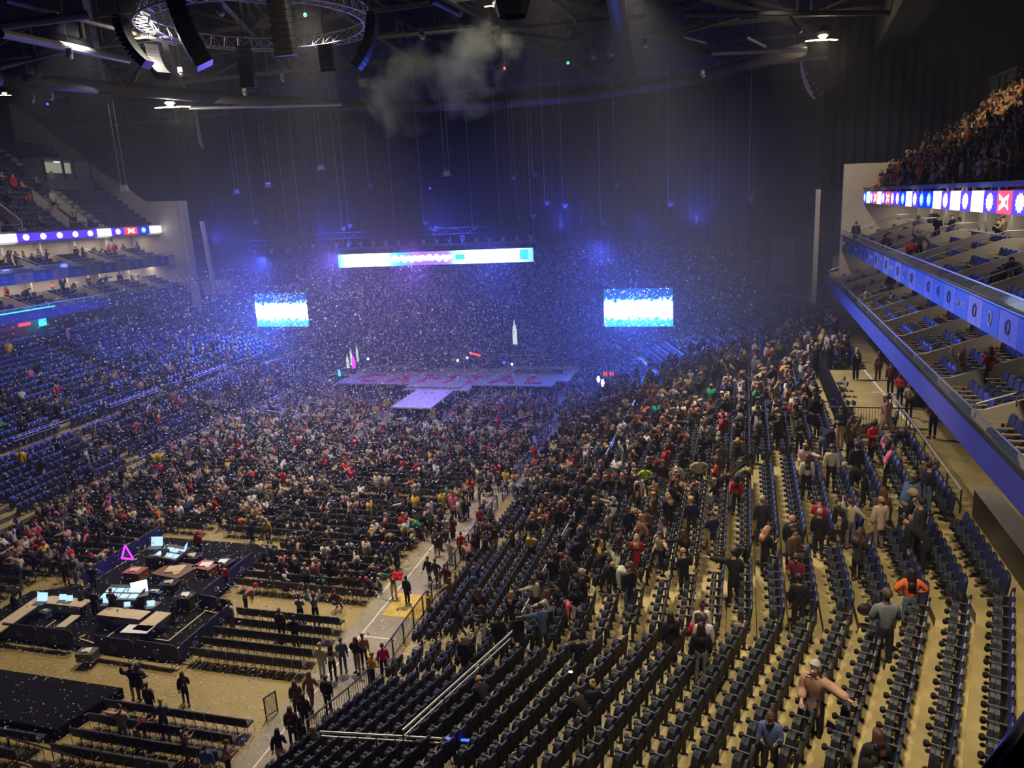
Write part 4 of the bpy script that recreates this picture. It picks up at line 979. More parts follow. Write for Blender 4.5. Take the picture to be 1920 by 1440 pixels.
# light rig truss above the long screen
tr = truss((-50.5, 84.5, 17.1), (-20.5, 84.5, 17.1), 0.7, 20, 0.05, 'lighting truss over the long screen, full of small moving lamps', None, 'steel_dull')
tr2 = truss((-57, 84.5, 16.6), (-49.5, 84.5, 16.6), 0.7, 5, 0.05, 'short lighting truss above the left video screen', None, 'steel_dull')
hx = [-56 + 2.3 * k for k in range(3)] + [-49.5 + 1.62 * k for k in range(19)]
hp = None
for k, x in enumerate(hx):
    for dz in (0,):
        if hp is None:
            hp = empty('moving_light', (x, 84.3, 16.3)); MB().box((0, 0, 0.55), (0.34, 0.3, 0.14)).build('base', 'black_plastic', hp)
            MB().box((-0.2, 0, 0.28), (0.04, 0.16, 0.45)).box((0.2, 0, 0.28), (0.04, 0.16, 0.45)).build('yoke', 'steel', hp)
            MB().lathe((0, 0, -0.1), [(0.15, -0.18), (0.17, 0.1), (0.1, 0.3)], 10).build('head', 'steel', hp); o = hp
        else: o = copy_tree(hp)
        o.location = (x, 84.3, 16.3 if x > -50 else 15.9); o.rotation_euler = (0.5 * (k % 3 - 1), 0.6 * ((k * 7) % 5 - 2) / 2, 0)
        tag(o, 'small moving stage lamp hanging from the rig truss', 'stage light', 'moving lamps on the rig truss')
for (x, z0, z1, lab) in ((-46.8, 6, 14.5, 'vertical lattice tower left of the long screen'), (-16.0, 3, 17.0, 'vertical lattice tower right of the long screen'), (-13.6, 9, 17.5, 'dim truss column above the right video screen')):
    r_ = MB().tube((x - 0.25, 86, z0), (x - 0.25, 86, z1), 0.04, 5).tube((x + 0.25, 86, z0), (x + 0.25, 86, z1), 0.04, 5).build('truss_tower', 'steel_dull'); mb = MB()
    n = int((z1 - z0) / 0.5)
    for i in range(n): mb.tube((x - 0.25, 86, z0 + 0.5*i), (x + 0.25, 86, z0 + 0.5*(i+1)), 0.025, 4); mb.tube((x - 0.25, 86, z0 + 0.5*i), (x + 0.25, 86, z0 + 0.5*i), 0.025, 4)
    mb.build('lattice', 'steel_dull', r_); tag(r_, lab, 'truss')

# ------------------------------------------------------------------ the stage
st = empty('stage', (-28, 73, 0)); tag(st, 'wide pale stage deck with red letters spelling CAPITAL', 'stage')
def S(x, y, z): return (x + 28, y - 73, z)
mb = MB(); mb.extrude([S(-40.6, 73, 1.72), S(-16.1, 73, 1.72), S(-16.1, 75.2, 1.72), S(-14.8, 75.2, 1.72), S(-14.8, 82.6, 1.72), S(-23.5, 82.2, 1.72), S(-24, 81.0, 1.72), S(-34.2, 81.2, 1.72), S(-34.2, 82.8, 1.72), S(-40.4, 82.2, 1.72)], (0, 0, 0.13)); mb.build('deck', 'stage_deck', st)
MB().box((0, 3.6 + 0.5, 0.86), (23.6, 7.6, 1.7)).build('skirt', 'black_cloth', st)
MB().extrude([S(-29.9, 63.9, 1.72), S(-25.8, 63.8, 1.72), S(-25.9, 70.6, 1.72), S(-29.9, 70.6, 1.72)], (0, 0, 0.13)).build('runway', 'runway_white', st)
MB().box((0.1, -5.7, 0.85), (3.6, 6.4, 1.68)).build('runway_skirt', 'black_cloth', st)
MB().extrude([S(-31.6, 70.6, 1.74), S(-24.2, 70.6, 1.74), S(-24.6, 73.0, 1.74), S(-31.0, 73.0, 1.74)], (0, 0, 0.12)).build('thrust', 'stage_deck', st)
MB().box((-0.4, -0.9, 1.93), (6.0, 1.6, 0.16)).build('step', 'stage_deck', st)
t = text('CAPITAL', 4.9, 'stage_red', st, (-0.15, 2.35, 1.86), 0, 0, 0.17, (1.0, 0.78, 1), 'lettering')
bb = [Vector(c) for c in t.bound_box]; wt = max(b.x for b in bb) - min(b.x for b in bb); ht = max(b.y for b in bb) - min(b.y for b in bb)
_tm2 = t.data
t.scale = (21.3 / wt, 3.7 / ht, 1); t.location.z = 1.875
def wedge(x, y, z, n, lab, dx=0.72):
    for k in range(n):
        b_ = MB().extrude([(-0.3, -0.22, 0), (-0.3, 0.3, 0), (-0.3, 0.3, 0.34), (-0.3, -0.05, 0.36)], (0.6, 0, 0)).build('monitor_speaker', 'black_plastic', loc=(x + k * dx, y + 0.1 * (k % 2), z)); MB().extrude([(-0.26, -0.23, 0.03), (-0.26, -0.08, 0.34), (-0.26, -0.1, 0.35), (-0.26, -0.26, 0.04)], (0.52, 0, 0)).build('grille', 'steel_dull', b_)
        b_.rotation_euler = (0, 0, 0.2 * (k % 3 - 1)); tag(b_, lab, 'speaker', lab + ' (row)')
wedge(-38.6, 79.0, 1.86, 8, 'black floor monitor on the stage, left row', 0.85); wedge(-21.4, 78.8, 1.86, 8, 'black floor monitor on the stage, right row', 0.72)
for (px, py, lab) in ((808, 692, 'small stand on the stage, left of centre'), (823, 694, 'small floor lamp on the stage, left of centre'), (840, 694, 'small floor lamp on the stage centre'), (895, 695, 'thin stand on the stage centre'), (918, 695, 'small stand on the stage, right of centre')):
    p = at(px, py, 1.87); b_ = MB().lathe((0, 0, 0), [(0.25, 0), (0.25, 0.04), (0.03, 0.08), (0.03, 0.4), (0.1, 0.5)], 8).build('floor_stand', 'black_metal', loc=p); tag(b_, lab, 'stand')
# scenery and gear behind and beside the deck
def tower(px, py_t, py_b, Y, wd, m, lab, spire=0.0):
    a = atY(px, py_b, Y); b_ = atY(px, py_t, Y); h = b_.z - a.z; r_ = MB().box((0, 0, h * 0.35), (wd, wd, h * 0.7)).box((0, 0, h * 0.78), (wd * 0.7, wd * 0.7, h * 0.2)).build('scenery_tower', m, loc=a)
    MB().lathe((0, 0, h * 0.86), [(wd * 0.3, 0), (wd * 0.18, h * 0.1), (0.01, h * 0.3)], 6).build('spire', m, r_); MB().box((0, 0, -h * 0.12), (0.05, 0.05, h * 0.3)).build('mast', 'steel_dull', r_)
    return tag(r_, lab, 'scenery')
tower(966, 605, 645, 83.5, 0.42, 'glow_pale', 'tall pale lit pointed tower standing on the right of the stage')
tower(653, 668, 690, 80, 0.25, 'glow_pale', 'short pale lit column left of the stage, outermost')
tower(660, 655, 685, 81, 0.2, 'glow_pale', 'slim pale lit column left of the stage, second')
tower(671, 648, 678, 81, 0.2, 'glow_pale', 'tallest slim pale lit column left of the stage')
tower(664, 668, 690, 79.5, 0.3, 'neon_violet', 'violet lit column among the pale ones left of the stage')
p = atY(636, 699, 79); tag(MB().lathe((0, 0, -0.4), [(0.15, 0), (0.2, 0.4), (0.1, 0.8)], 8).build('stage_lamp', 'led_cyan', loc=p), 'bright cyan lamp just off the left stage edge', 'light')
for k, (px, py, w_, h_) in enumerate(((700, 676, 1.4, 1.0), (725, 672, 1.0, 1.5), (750, 676, 1.6, 1.1), (778, 670, 1.2, 1.5), (810, 672, 1.6, 1.2), (838, 668, 1.0, 1.6), (872, 674, 1.5, 1.1), (905, 670, 1.3, 1.4), (935, 676, 1.6, 1.0), (975, 674, 1.2, 1.2), (1000, 670, 1.5, 1.3), (1030, 676, 1.1, 1.1), (1062, 672, 1.4, 1.5))):
    p = atY(px, py + 14, 85.5); b_ = MB().box((0, 0, h_ / 2), (w_, 0.8, h_)).build('flight_case', 'black_plastic', loc=(p.x, 85.5, 1.5)); MB().box((0, -0.41, h_ * 0.5), (w_ * 0.9, 0.03, 0.05)).box((0, -0.41, h_ * 0.9), (w_ * 0.9, 0.03, 0.05)).build('edging', 'steel', b_)
    tag(b_, 'dark equipment case on the backstage riser behind the stage', 'case', 'equipment cases behind the stage')
MB().box((-28, 86.5, 0.75), (28, 5, 1.5)).build('floor_backstage_riser', 'black_cloth')['kind'] = 'structure'
p = atY(852, 676, 84.8); r_ = MB().tube((0, -0.3, 0), (0, 0.3, 0), 0.55, 16).build('bass_drum', 'panel_grey', loc=p); MB().tube((0.9, -0.1, 0.2), (0.9, 0.2, 0.2), 0.25, 12).tube((-0.9, -0.1, 0.1), (-0.9, 0.2, 0.1), 0.3, 12).build('tom', 'black_plastic', r_); MB().lathe((0.7, 0, 0.9), [(0.4, 0), (0.05, 0.06)], 12).build('cymbal', 'steel', r_); tag(r_, 'pale round bass drum behind the stage centre', 'drum')
for (px, py, m, lab) in ((858, 676, 'led_white', 'tiny white stage lamp beside the bass drum'), (876, 671, 'led_white', 'tiny white stage lamp right of the bass drum'), (945, 680, 'dot_blue', 'tiny blue lamp behind the stage'), (960, 683, 'led_white', 'small white lamp at the right back edge of the stage'), (690, 673, 'led_white', 'small white lamp by the pale lit columns'), (522, 653, 'led_cyan', 'small cyan lamp below the left video screen')):
    p = atY(px, py, 84); tag(MB().ball((0, 0, 0), 0.16, 8, 5).build('stage_lamp', m, loc=p), lab, 'light')
mb = MB()
for k in range(5): mb.box((atY(882 + 4 * k, 662 + k, 84).x, 84, atY(882 + 4 * k, 662 + 1.0 * k, 84).z), (0.3, 0.1, 0.16), rz=0)
tag(mb.build('red_sign', 'dot_red'), 'small red lit sign behind the stage centre', 'sign')
# red panels and white lights right of the stage
for k, px in enumerate((1135, 1147)):
    p = atY(px, 701, 74); r_ = MB().box((0, 0, 0), (0.48, 0.08, 0.62)).build('count_display', 'black_plastic', loc=p); MB().box((-0.13, -0.06, 0), (0.12, 0.03, 0.5)).box((0.13, -0.06, 0), (0.12, 0.03, 0.5)).box((0, -0.06, 0.02), (0.3, 0.03, 0.12)).build('digit', 'led_red', r_)
    MB().tube((0, 0.05, -0.3), (0, 0.05, -1.8), 0.03, 5).build('stand', 'black_metal', r_); tag(r_, 'small red digit display on a stand right of the stage, %s one' % ('left' if k == 0 else 'right'), 'display')
for (px, py, s) in ((1122, 711, 0.3), (1130, 718, 0.35)):
    p = atY(px, py, 72); tag(MB().lathe((0, 0, -s), [(0.1, 0), (0.18, s), (0.1, 2 * s)], 8).build('work_lamp', 'led_white', loc=p), 'white work lamp below the red digit displays, %s' % ('upper' if py == 711 else 'lower'), 'light')
# silver crowd barrier before the stage
def barrier(a, b, lab, group=None, m='steel_dull'):
    a, b = Vector(a), Vector(b); r_ = MB().extrude([a, b, b + Vector((0, 0, 1.05)), a + Vector((0, 0, 1.05))], (0.02, 0.02, 0)).build('crowd_barrier', m)
    MB().bar(a + Vector((0, 0, 1.1)), b + Vector((0, 0, 1.1)), 0.08, 0.06).build('top_rail', 'steel', r_); return tag(r_, lab, 'barrier', group)
pts = [(-44.5, 64.5), (-40, 63.2), (-36, 62.6), (-31.5, 62.3)]
for a, b in zip(pts[:-1], pts[1:]): barrier((*a, 0), (*b, 0), 'grey crowd barrier in front of the stage, left of the runway', 'crowd barriers left of the runway')
pts = [(-24.5, 62.0), (-21, 62.6), (-18, 62.8), (-16.8, 64.0), (-14.8, 67.5)]
for a, b in zip(pts[:-1], pts[1:]): barrier((*a, 0), (*b, 0), 'grey crowd barrier in front of the stage, right of the runway', 'crowd barriers right of the runway')

# ------------------------------------------------------------------ mixing desk area
def bl_barrier(a, b, lab, group=None):
    a, b = Vector((*a, 0)), Vector((*b, 0)); L = (b - a).length; e = (b - a).normalized(); nrm = Vector((-e.y, e.x, 0))
    q = []
    for u, zz in ((0, 0.28), (0, 0.95), (0.12, 1.1), (L - 0.12, 1.1), (L, 0.95), (L, 0.28)): q.append(a + e * u + Vector((0, 0, zz)))
    r_ = MB().extrude(q, -nrm * 0.03).build('covered_barrier', 'barrier_blue')
    MB().path([a + Vector((0, 0, 0.15)), a + Vector((0, 0, 1.0)), a + e * 0.12 + Vector((0, 0, 1.13)), b - e * 0.12 + Vector((0, 0, 1.13)), b + Vector((0, 0, 1.0)), b + Vector((0, 0, 0.15))], 0.02, 5).build('frame', 'steel_dull', r_)
    for u in (0.25, L - 0.25): MB().bar(a + e * u - nrm * 0.35 + Vector((0, 0, 0.02)), a + e * u + nrm * 0.3 + Vector((0, 0, 0.05)), 0.04, 0.03).bar(a + e * u - nrm * 0.35 + Vector((0, 0, 0.02)), a + e * u + Vector((0, 0, 0.3)), 0.03, 0.03).build('foot', 'steel', r_)
    c = (a + b) / 2 + Vector((0, 0, 0.68)) - nrm * 0.045; yw = math.atan2(e.y, e.x); mb = MB()
    for i in range(14):
        t0, t1 = 2*PI*i/14, 2*PI*(i+1)/14; f = lambda t, r: c + e * (r * math.cos(t) - 0.06) + Vector((0, 0, r * math.sin(t)))
        mb.extrude([f(t0, 0.13), f(t1, 0.13), f(t1, 0.1), f(t0, 0.1)], -nrm * 0.012)
    mb.build('logo_ring', 'ink_pale', r_); text('2', 0.14, 'ink_pale', r_, c + e * 0.13 - Vector((0, 0, 0.11)), PI/2, yw)
    return tag(r_, lab, 'barrier', group)
ax = [-36.2, -34.1, -31.95, -29.75]
for a, b in zip(ax[:-1], ax[1:]): bl_barrier((a, 25.75), (b - 0.06, 25.75), 'blue cloth-covered barrier with a pale logo, left of the gap behind the mixing desks', 'blue barriers left of the gap')
for a, b in ((-28.45, -26.1), (-26.05, -23.7)): bl_barrier((a, 25.65), (b, 25.55), 'blue cloth-covered barrier with a pale logo, right of the gap behind the mixing desks', 'blue barriers right of the gap')
for a, b in ((25.6, 27.6), (27.65, 29.6)): bl_barrier((-23.6, a), (-23.6, b), 'blue barrier edge-on beside the nearest empty chair rows', 'blue barriers along the right of the mixing area')
bl_barrier((-25.9, 30.0), (-23.8, 29.7), 'blue barrier turning inward at the corner of the mixing area')
for a, b in ((30.3, 32.5), (32.6, 34.9)): bl_barrier((-25.9, a), (-25.9, b), 'blue barrier along the far right side of the mixing area', 'blue barriers along the far right of the mixing area')
for a, b in ((31.0, 33.1), (33.15, 35.3), (35.35, 37.4)): bl_barrier((-34.3, a), (-34.3, b), 'blue barrier slanting away on the left side of the mixing area', 'blue barriers along the left of the mixing area')
mb = MB(); mb.extrude([(-37, 25.9, 0.02), (-23.8, 25.8, 0.02), (-23.8, 29.6, 0.02), (-26.0, 29.9, 0.02), (-26.0, 37.5, 0.02), (-34.2, 37.5, 0.02), (-34.2, 31, 0.02), (-37, 30, 0.02)], (0, 0, 0.25)); mb.build('floor_mixing_riser', 'black_cloth')['kind'] = 'structure'
def table(px, py, w_, d_, yaw, lab, z=0.27, h=0.74, m='table_top', cat='table'):
    p = at(px, py, z + h); r_ = empty('table', (p.x, p.y, z), yaw); MB().box((0, 0, h), (w_, d_, 0.045)).build('tabletop', m, r_)
    for sx in (-1, 1):
        for sy in (-1, 1): MB().tube((sx * (w_/2 - 0.08), sy * (d_/2 - 0.08), 0), (sx * (w_/2 - 0.08), sy * (d_/2 - 0.08), h), 0.02, 5).build('leg', 'black_metal', r_)
    return tag(r_, lab, cat)
table(35, 1152, 0.8, 3.6, 0.12, 'long tan table running away at the far left of the mixing area')
table(125, 1128, 2.6, 0.75, 0, 'cluttered tan table with laptops at the left of the mixing area')
table(232, 1150, 2.6, 0.8, 0, 'bare tan table behind the big mixing console')
table(285, 1165, 0.9, 1.7, 0, 'narrow tan table at the right of the bare one')
table(258, 1180, 1.4, 0.7, 0.1, 'small white-edged folding table near the blue barriers', m='paper_white')
table(128, 1165, 0.5, 1.1, 0.1, 'small green-edged trolley table behind the laptops')
# white-edged riser edges
mb = MB()
for a, b in (((150, 1198), (182, 1208)), ((182, 1208), (232, 1172)), ((70, 1188), (105, 1163)), ((272, 1196), (316, 1202)), ((316, 1202), (384, 1147)), ((148, 1196), (160, 1190)), ((330, 1218), (380, 1185))):
    mb.bar(at(*a, 0.32), at(*b, 0.32), 0.07, 0.05)
tag(mb.build('riser_edging', 'table_top'), 'pale edging strips around the sunken riser panels of the mixing area', 'edging')
def console(px, py, w_, d_, yaw, lab, z=0.27):
    p = at(px, py, z + 0.95); r_ = empty('mixing_console', (p.x, p.y, z), yaw); tag(r_, lab, 'mixing desk')
    MB().extrude([(-w_/2, -d_/2, 0.78), (-w_/2, d_/2, 0.86), (-w_/2, d_/2, 1.12), (-w_/2, d_*0.28, 1.06), (-w_/2, -d_/2, 0.88)], (w_, 0, 0)).build('case', 'steel_dull', r_)
    for k in range(4):
        for j in range(2): MB().box((-w_/2 + w_ * (k + 0.5) / 4, -d_*0.25 + j * d_*0.38, 0.955 + j * 0.085), (w_/4.8, d_*0.27, 0.02), ax=Matrix.Rotation(0.2, 3, 'X')).build('screen', 'desk_screen', r_)
    mb = MB()
    for k in range(24): mb.box((-w_/2 + w_ * (k + 0.5) / 24, -d_*0.44, 0.90), (0.02, 0.1, 0.03))
    mb.build('faders', 'paper_white', r_)
    for sx in (-0.4, 0.4): MB().box((sx * w_, 0, 0.4), (0.06, d_*0.7, 0.8)).build('leg', 'black_metal', r_)
    return r_
console(231, 1112, 2.1, 1.15, 0.12, 'large lit mixing console with pale blue screens in the mixing area')
console(322, 1036, 1.7, 1.2, -0.15, 'smaller lit mixing console with white screens at the front of the mixing area')
def laptop(px, py, yaw, lab, z=1.03, s=1.0, m='desk_screen'):
    p = at(px, py, z + 0.12); r_ = MB().box((0, 0, 0.012), (0.36*s, 0.25*s, 0.02)).build('laptop', 'steel_dull', loc=(p.x, p.y, z)); r_.rotation_euler = (0, 0, yaw)
    MB().extrude([(-0.18*s, 0.12*s, 0.02), (0.18*s, 0.12*s, 0.02), (0.18*s, 0.2*s, 0.27*s), (-0.18*s, 0.2*s, 0.27*s)], (0, 0.01, 0)).build('screen', m, r_); return tag(r_, lab, 'laptop')
laptop(73, 1128, 0.1, 'large lit laptop on the far end of the long left table', s=1.7); laptop(114, 1124, 0.2, 'open laptop in the cluttered table row, left one', s=1.1); laptop(126, 1126, 0.2, 'open laptop in the cluttered table row, right one', s=1.1)
laptop(196, 1130, 0.1, 'bright cyan laptop by the technician in black', s=1.3); laptop(280, 1136, 0.3, 'laptop with a blue-white screen on the narrow table', s=1.1)
laptop(290, 1024, 0.2, 'tilted bright monitor left of the smaller console', z=1.3, s=2.0); laptop(262, 1112, 0.7, 'bright tilted screen beside the large console', z=1.15, s=2.2, m='led_pale'); laptop(340, 1030, -1.2, 'upright narrow monitor right of the smaller console', z=1.3, s=1.6)
laptop(236, 1136, 0.3, 'small lit screen below the large console', s=0.9)
for k, (px, py, w_, d_, h_, m, lab) in enumerate(((388, 1066, 1.3, 1.0, 0.5, 'case_red', 'open red-brown flight case in the mixing area'), (255, 1076, 1.1, 0.8, 0.5, 'case_red', 'orange-red open case with yellow cloth in the mixing area'), (164, 1228, 0.85, 0.55, 0.45, 'steel_dull', 'grey flight case in the gap between the blue barriers'),
        (330, 1075, 2.0, 1.6, 0.5, 'walnut', 'brown heap of cases in the middle of the mixing area'), (300, 1050, 1.2, 0.9, 0.7, 'black_plastic', 'black case behind the smaller console'), (360, 1050, 1.0, 0.8, 0.6, 'black_plastic', 'black case right of the smaller console'), (420, 1060, 1.0, 0.8, 0.5, 'black_plastic', 'black case at the right edge of the mixing area'),
        (288, 1142, 0.6, 0.6, 0.55, 'steel_dull', 'small rack with a lit front near the narrow table'), (275, 1186, 0.5, 0.5, 0.4, 'green_dark', 'small dark bin with a lime strip in the riser'), (86, 1150, 0.45, 0.35, 0.3, 'green_dark', 'green rucksack lying on the long left table'), (350, 1128, 0.8, 0.7, 0.8, 'black_plastic', 'black rack near the corner of the mixing area'), (318, 1100, 0.9, 0.6, 0.55, 'black_plastic', 'low black rack between console and barrier'), (292, 1112, 0.9, 0.3, 0.25, 'panel_blue', 'blue-lit glass rack beside the big console'))):
    z = 1.03 if 'table' in lab and 'rucksack' in lab else 0.27
    p = at(px, py, z + h_/2); r_ = MB().box((0, 0, h_/2), (w_, d_, h_)).build('equipment_case', m, loc=(p.x, p.y, z)); r_.rotation_euler = (0, 0, 0.15 * (k % 3 - 1))
    mb = MB()
    for sz in (0.02, h_ - 0.02):
        mb.box((0, -d_/2, sz), (w_, 0.03, 0.03)); mb.box((0, d_/2, sz), (w_, 0.03, 0.03)); mb.box((-w_/2, 0, sz), (0.03, d_, 0.03)); mb.box((w_/2, 0, sz), (0.03, d_, 0.03))
    mb.build('edging', 'steel', r_); MB().box((0, 0, h_ + 0.03), (w_*0.5, d_*0.5, 0.06), rz=0.4).box((w_*0.2, -d_*0.2, h_ + 0.02), (w_*0.25, d_*0.2, 0.04), rz=-0.5).build('contents', 'table_top' if k % 2 else 'paper_white', r_)
    tag(r_, lab, 'case')
# neon triangle
p = at(237, 1036, 1.3); mb = MB(); q = [Vector((-0.42, 0, -0.4)), Vector((0.42, 0, -0.4)), Vector((0, 0, 0.45))]
r_ = MB().path(q + [q[0]], 0.05, 6).build('neon_triangle', 'neon_violet', loc=p); MB().path([x * 0.86 for x in q] + [q[0] * 0.86], 0.02, 5).build('tube', 'led_red', r_); MB().tube((0, 0, -0.4), (0, 0, -1.3), 0.03, 5).build('stand', 'black_metal', r_); tag(r_, 'violet glowing triangle beside the mixing area', 'neon light')
# stanchion in the gap, black cloth over the riser at bottom left, balloons
p = at(163, 1244, 0); tag(MB().lathe((0, 0, 0), [(0.22, 0), (0.22, 0.04), (0.03, 0.07), (0.03, 1.05), (0.06, 1.1)], 10).build('stanchion', 'black_metal', loc=p), 'black stanchion post in the gap between the blue barriers', 'post')
mb = MB(); q = [(-40, 23.35), (-24.65, 23.15), (-25.3, 20.3), (-40, 20.7)]
mb.extrude([(x, y, 0.0) for x, y in q][::-1], (0, 0, 0.5)); o = mb.build('covered_riser', 'black_cloth'); tag(o, 'low riser covered in black cloth, bottom left, sprinkled with coloured paper', 'riser')
p = at(745, 1079, 1.75); r_ = empty('balloon_bunch', p); tag(r_, 'bunch of glossy red heart balloons over the green elf costume', 'balloons')
for k in range(7): MB().ball((0.2 * math.cos(k * 1.3), 0.12 * math.sin(k * 2.1), 0.1 * math.cos(k * 1.9)), 0.13, 10, 7).build('balloon', 'balloon_red', r_)

# ------------------------------------------------------------------ floor chairs (black, linked, facing the stage)
def chair_parts(detail=True):
    b = MB(); b.extrude([(-0.215, -0.20, 0.50), (0.215, -0.20, 0.50), (0.225, -0.27, 0.84), (0.19, -0.275, 0.88), (-0.19, -0.275, 0.88), (-0.225, -0.27, 0.84)], (0, -0.035, 0))
    s = MB(); s.box((0, 0.0, 0.45), (0.44, 0.42, 0.05)); s.box((0, 0, 0.49), (0.4, 0.38, 0.03))
    f = MB(); f.tube((-0.23, -0.25, 0.0), (-0.23, -0.27, 0.86), 0.013, 4).tube((0.23, -0.25, 0), (0.23, -0.27, 0.86), 0.013, 4); f.bar((-0.21, -0.272, 0.885), (0.21, -0.272, 0.885), 0.02, 0.015)
    g = MB(); g.tube((-0.22, 0.2, 0), (-0.22, 0.18, 0.45), 0.013, 4).tube((0.22, 0.2, 0), (0.22, 0.18, 0.45), 0.013, 4)
    return dict(backrest=b.mesh('backrest', ['chair_black']), seat=s.mesh('seat', ['chair_black']), frame=f.mesh('frame', ['steel_dull']), leg=g.mesh('leg', ['black_metal']))
CH = chair_parts()
fl = []
def block(x0, x1, y0, y1, nm, dy=0.9, skew=0.0, skip=None):
    y = y0; r = 0
    while y < y1:
        x = x0; r += 1; c_ = 0
        while x < x1:
            if skip is None or not skip(x, y): fl.append(((x, y + skew * (x - x0), 0.0), random.uniform(-0.04, 0.04), nm, r, c_)); 
            x += 0.485; c_ += 1
        y += dy
block(-23.1, -17.3, 26.2, 30.2, 'right of the mixing area'); 
block(-24.2, -17.6, 15.0, 22.6, 'bottom left block')
block(-32, -25.4, 16.2, 20.0, 'bottom left beyond the black riser')
foh = lambda x, y: (-37.5 < x < -23.4 and y < 31.0) or (-34.9 < x < -25.3 and y < 38.2)
block(-44.5, -17.4, 32.6, 45.2, 'middle of the floor', skip=lambda x, y: foh(x, y) or -23.9 < x < -22.9 and False or -32.0 < x < -30.9)
block(-44.5, -17.4, 46.6, 61.5, 'floor nearest the stage', skip=lambda x, y: -32.0 < x < -30.9)
block(-44.5, -37.8, 26.0, 31.4, 'left of the mixing area')
fl = [f for f in fl if inview(f[0], 20)]; fl.sort(key=lambda f: proj(f[0])[2])
place_parts(CH, ['backrest', 'seat', 'frame', 'leg'], fl, 'floor_chair', lambda r, p: 'black floor chair, %s, %s row, %s chair' % (r[0], ORD(r[1]), ORD(r[2] + 1)), 'chair', lambda r, p: 'floor chairs, ' + r[0], limit=290, stufflab='remaining rows of black floor chairs out towards the stage')

# ------------------------------------------------------------------ stand seats
def seat_parts(detail=True):
    b = MB(); n = 10                       # facing -X; shell with a rounded top
    prof = [(-0.215, 0.40), (0.215, 0.40), (0.23, 0.74), (0.20, 0.89), (0.11, 0.97), (-0.11, 0.97), (-0.20, 0.89), (-0.23, 0.74)]
    b.extrude([(0.14 + 0.16 * (z - 0.4), y, z) for y, z in prof], (0.05, 0, 0), 1)
    b.extrude([(0.115 + 0.16 * (z - 0.4), y * 0.93, 0.41 + (z - 0.4) * 0.96) for y, z in prof], (0.03, 0, 0), 0)
    s = MB(); pr = [(-0.20, 0.42), (0.20, 0.42), (0.19, 0.60), (0.13, 0.72), (0.05, 0.77), (-0.05, 0.77), (-0.13, 0.72), (-0.19, 0.60)]
    s.extrude([(-0.02 - 0.03 * (z - 0.42) + 0.10 * (z - 0.42), y, z) for y, z in pr], (-0.09, 0, 0))
    s.extrude([(-0.12 + 0.07 * (z - 0.42), y * 0.8, 0.45 + (z - 0.42) * 0.9) for y, z in pr], (-0.09, 0, 0))
    a = MB(); a.box((-0.04, 0.245, 0.62), (0.42, 0.055, 0.05)); a.box((-0.04, 0.245, 0.652), (0.40, 0.03, 0.012), 1); a.lathe((-0.29, 0.245, 0.57), [(0.04, 0), (0.065, 0.02), (0.065, 0.09), (0.045, 0.09)], 8)
    g = MB(); g.box((0.10, 0.245, 0.3), (0.10, 0.035, 0.6)); g.box((0.08, 0.245, 0.015), (0.26, 0.05, 0.03))
    return dict(seat_back=b.mesh('seat_back', ['seat_back_blue', 'seat_shell']), seat_pad=s.mesh('seat_pad', ['seat_pad']), armrest=a.mesh('armrest', ['seat_shell', 'arm_edge']), leg=g.mesh('leg', ['black_metal']))
ST = seat_parts()
lod = MB(); lod.box((0.18, 0, 0.66), (0.06, 0.43, 0.5), 0); lod.extrude([(-0.08, -0.19, 0.42), (-0.08, 0.19, 0.42), (-0.05, 0.06, 0.76), (-0.05, -0.06, 0.76)], (0.12, 0, 0), 1); lod.box((0.02, 0.245, 0.45), (0.30, 0.04, 0.38), 2)
LOD = {'seat': lod.mesh('seat_low', ['seat_stand_blue', 'seat_pad', 'black_plastic'])}
SEAT_S = ((0.92, 1.1), (0.98, 1.2))
def row_seats(d, z, side, tier, aisles, ymin, ymax, far=72.0):
    out = []; sp = (0.54, 0.60)[tier]; P = bowl_path(d + 0.08, side, far)
    for i in range(len(P) - 1):
        a, b = P[i], P[i+1]; L = (b - a).length; e = (b - a) / L; n = int((L - 0.25) / sp)
        yaw = math.atan2(e.y, e.x) - PI/2
        if side < 0: yaw += PI; 
        off = (L - n * sp) / 2 + sp / 2
        for k in range(n):
            p = a + e * (off + k * sp)
            if not (ymin < p.y < ymax): continue
            if any(abs(p.y - ay) < 0.62 for ay in aisles): continue
            if side > 0 and d > 19.4 and 39.2 < p.y < 53.4: continue
            if side > 0 and p.x < -6.4 and p.y < 16.9: continue
            q_ = 'beyond both bends' if i == 1 else 'camera side of the bend' if i == 2 else ('before the first aisle' if p.y < 27.35 else 'past the first aisle' if p.y < 37.8 else 'past the second aisle' if p.y < 49 else 'farther on') if i == 3 else 'far away'
            nrow = int(round((d - 7.3) / 0.975)) + 1 if tier else int(round((d - 0.9) / 0.85)) + 1
            cnt_ = sum(1 for o_ in out if o_[4] == q_); out.append(((p.x, p.y, z), yaw, tier, side, q_, nrow, cnt_ + 1))
    return out
AISLES = [27.35, 37.8, 49.0, 60.2, 70.8]
seats_r, seats_l = [], []
for (d, z, t) in ROWS:
    seats_r += row_seats(d, z, 1, t, AISLES, 12, 96)
    seats_l += row_seats(d, z, -1, t, [27.35, 37.8, 49.4, 61.6, 72.2, 82], 38, 90)
seats_r = [s for s in seats_r if inview((s[0][0], s[0][1], s[0][2] + 0.6), 20)]; seats_r.sort(key=lambda s: proj(s[0])[2])
seats_l = [s for s in seats_l if inview(s[0], 20)]
def slab_lab(r, p):
    return 'tip-up seat, %s row %s the handrail, %s seat %s' % (ORD(r[3]), 'above' if r[0] else 'below', ORD(r[4]), r[2])
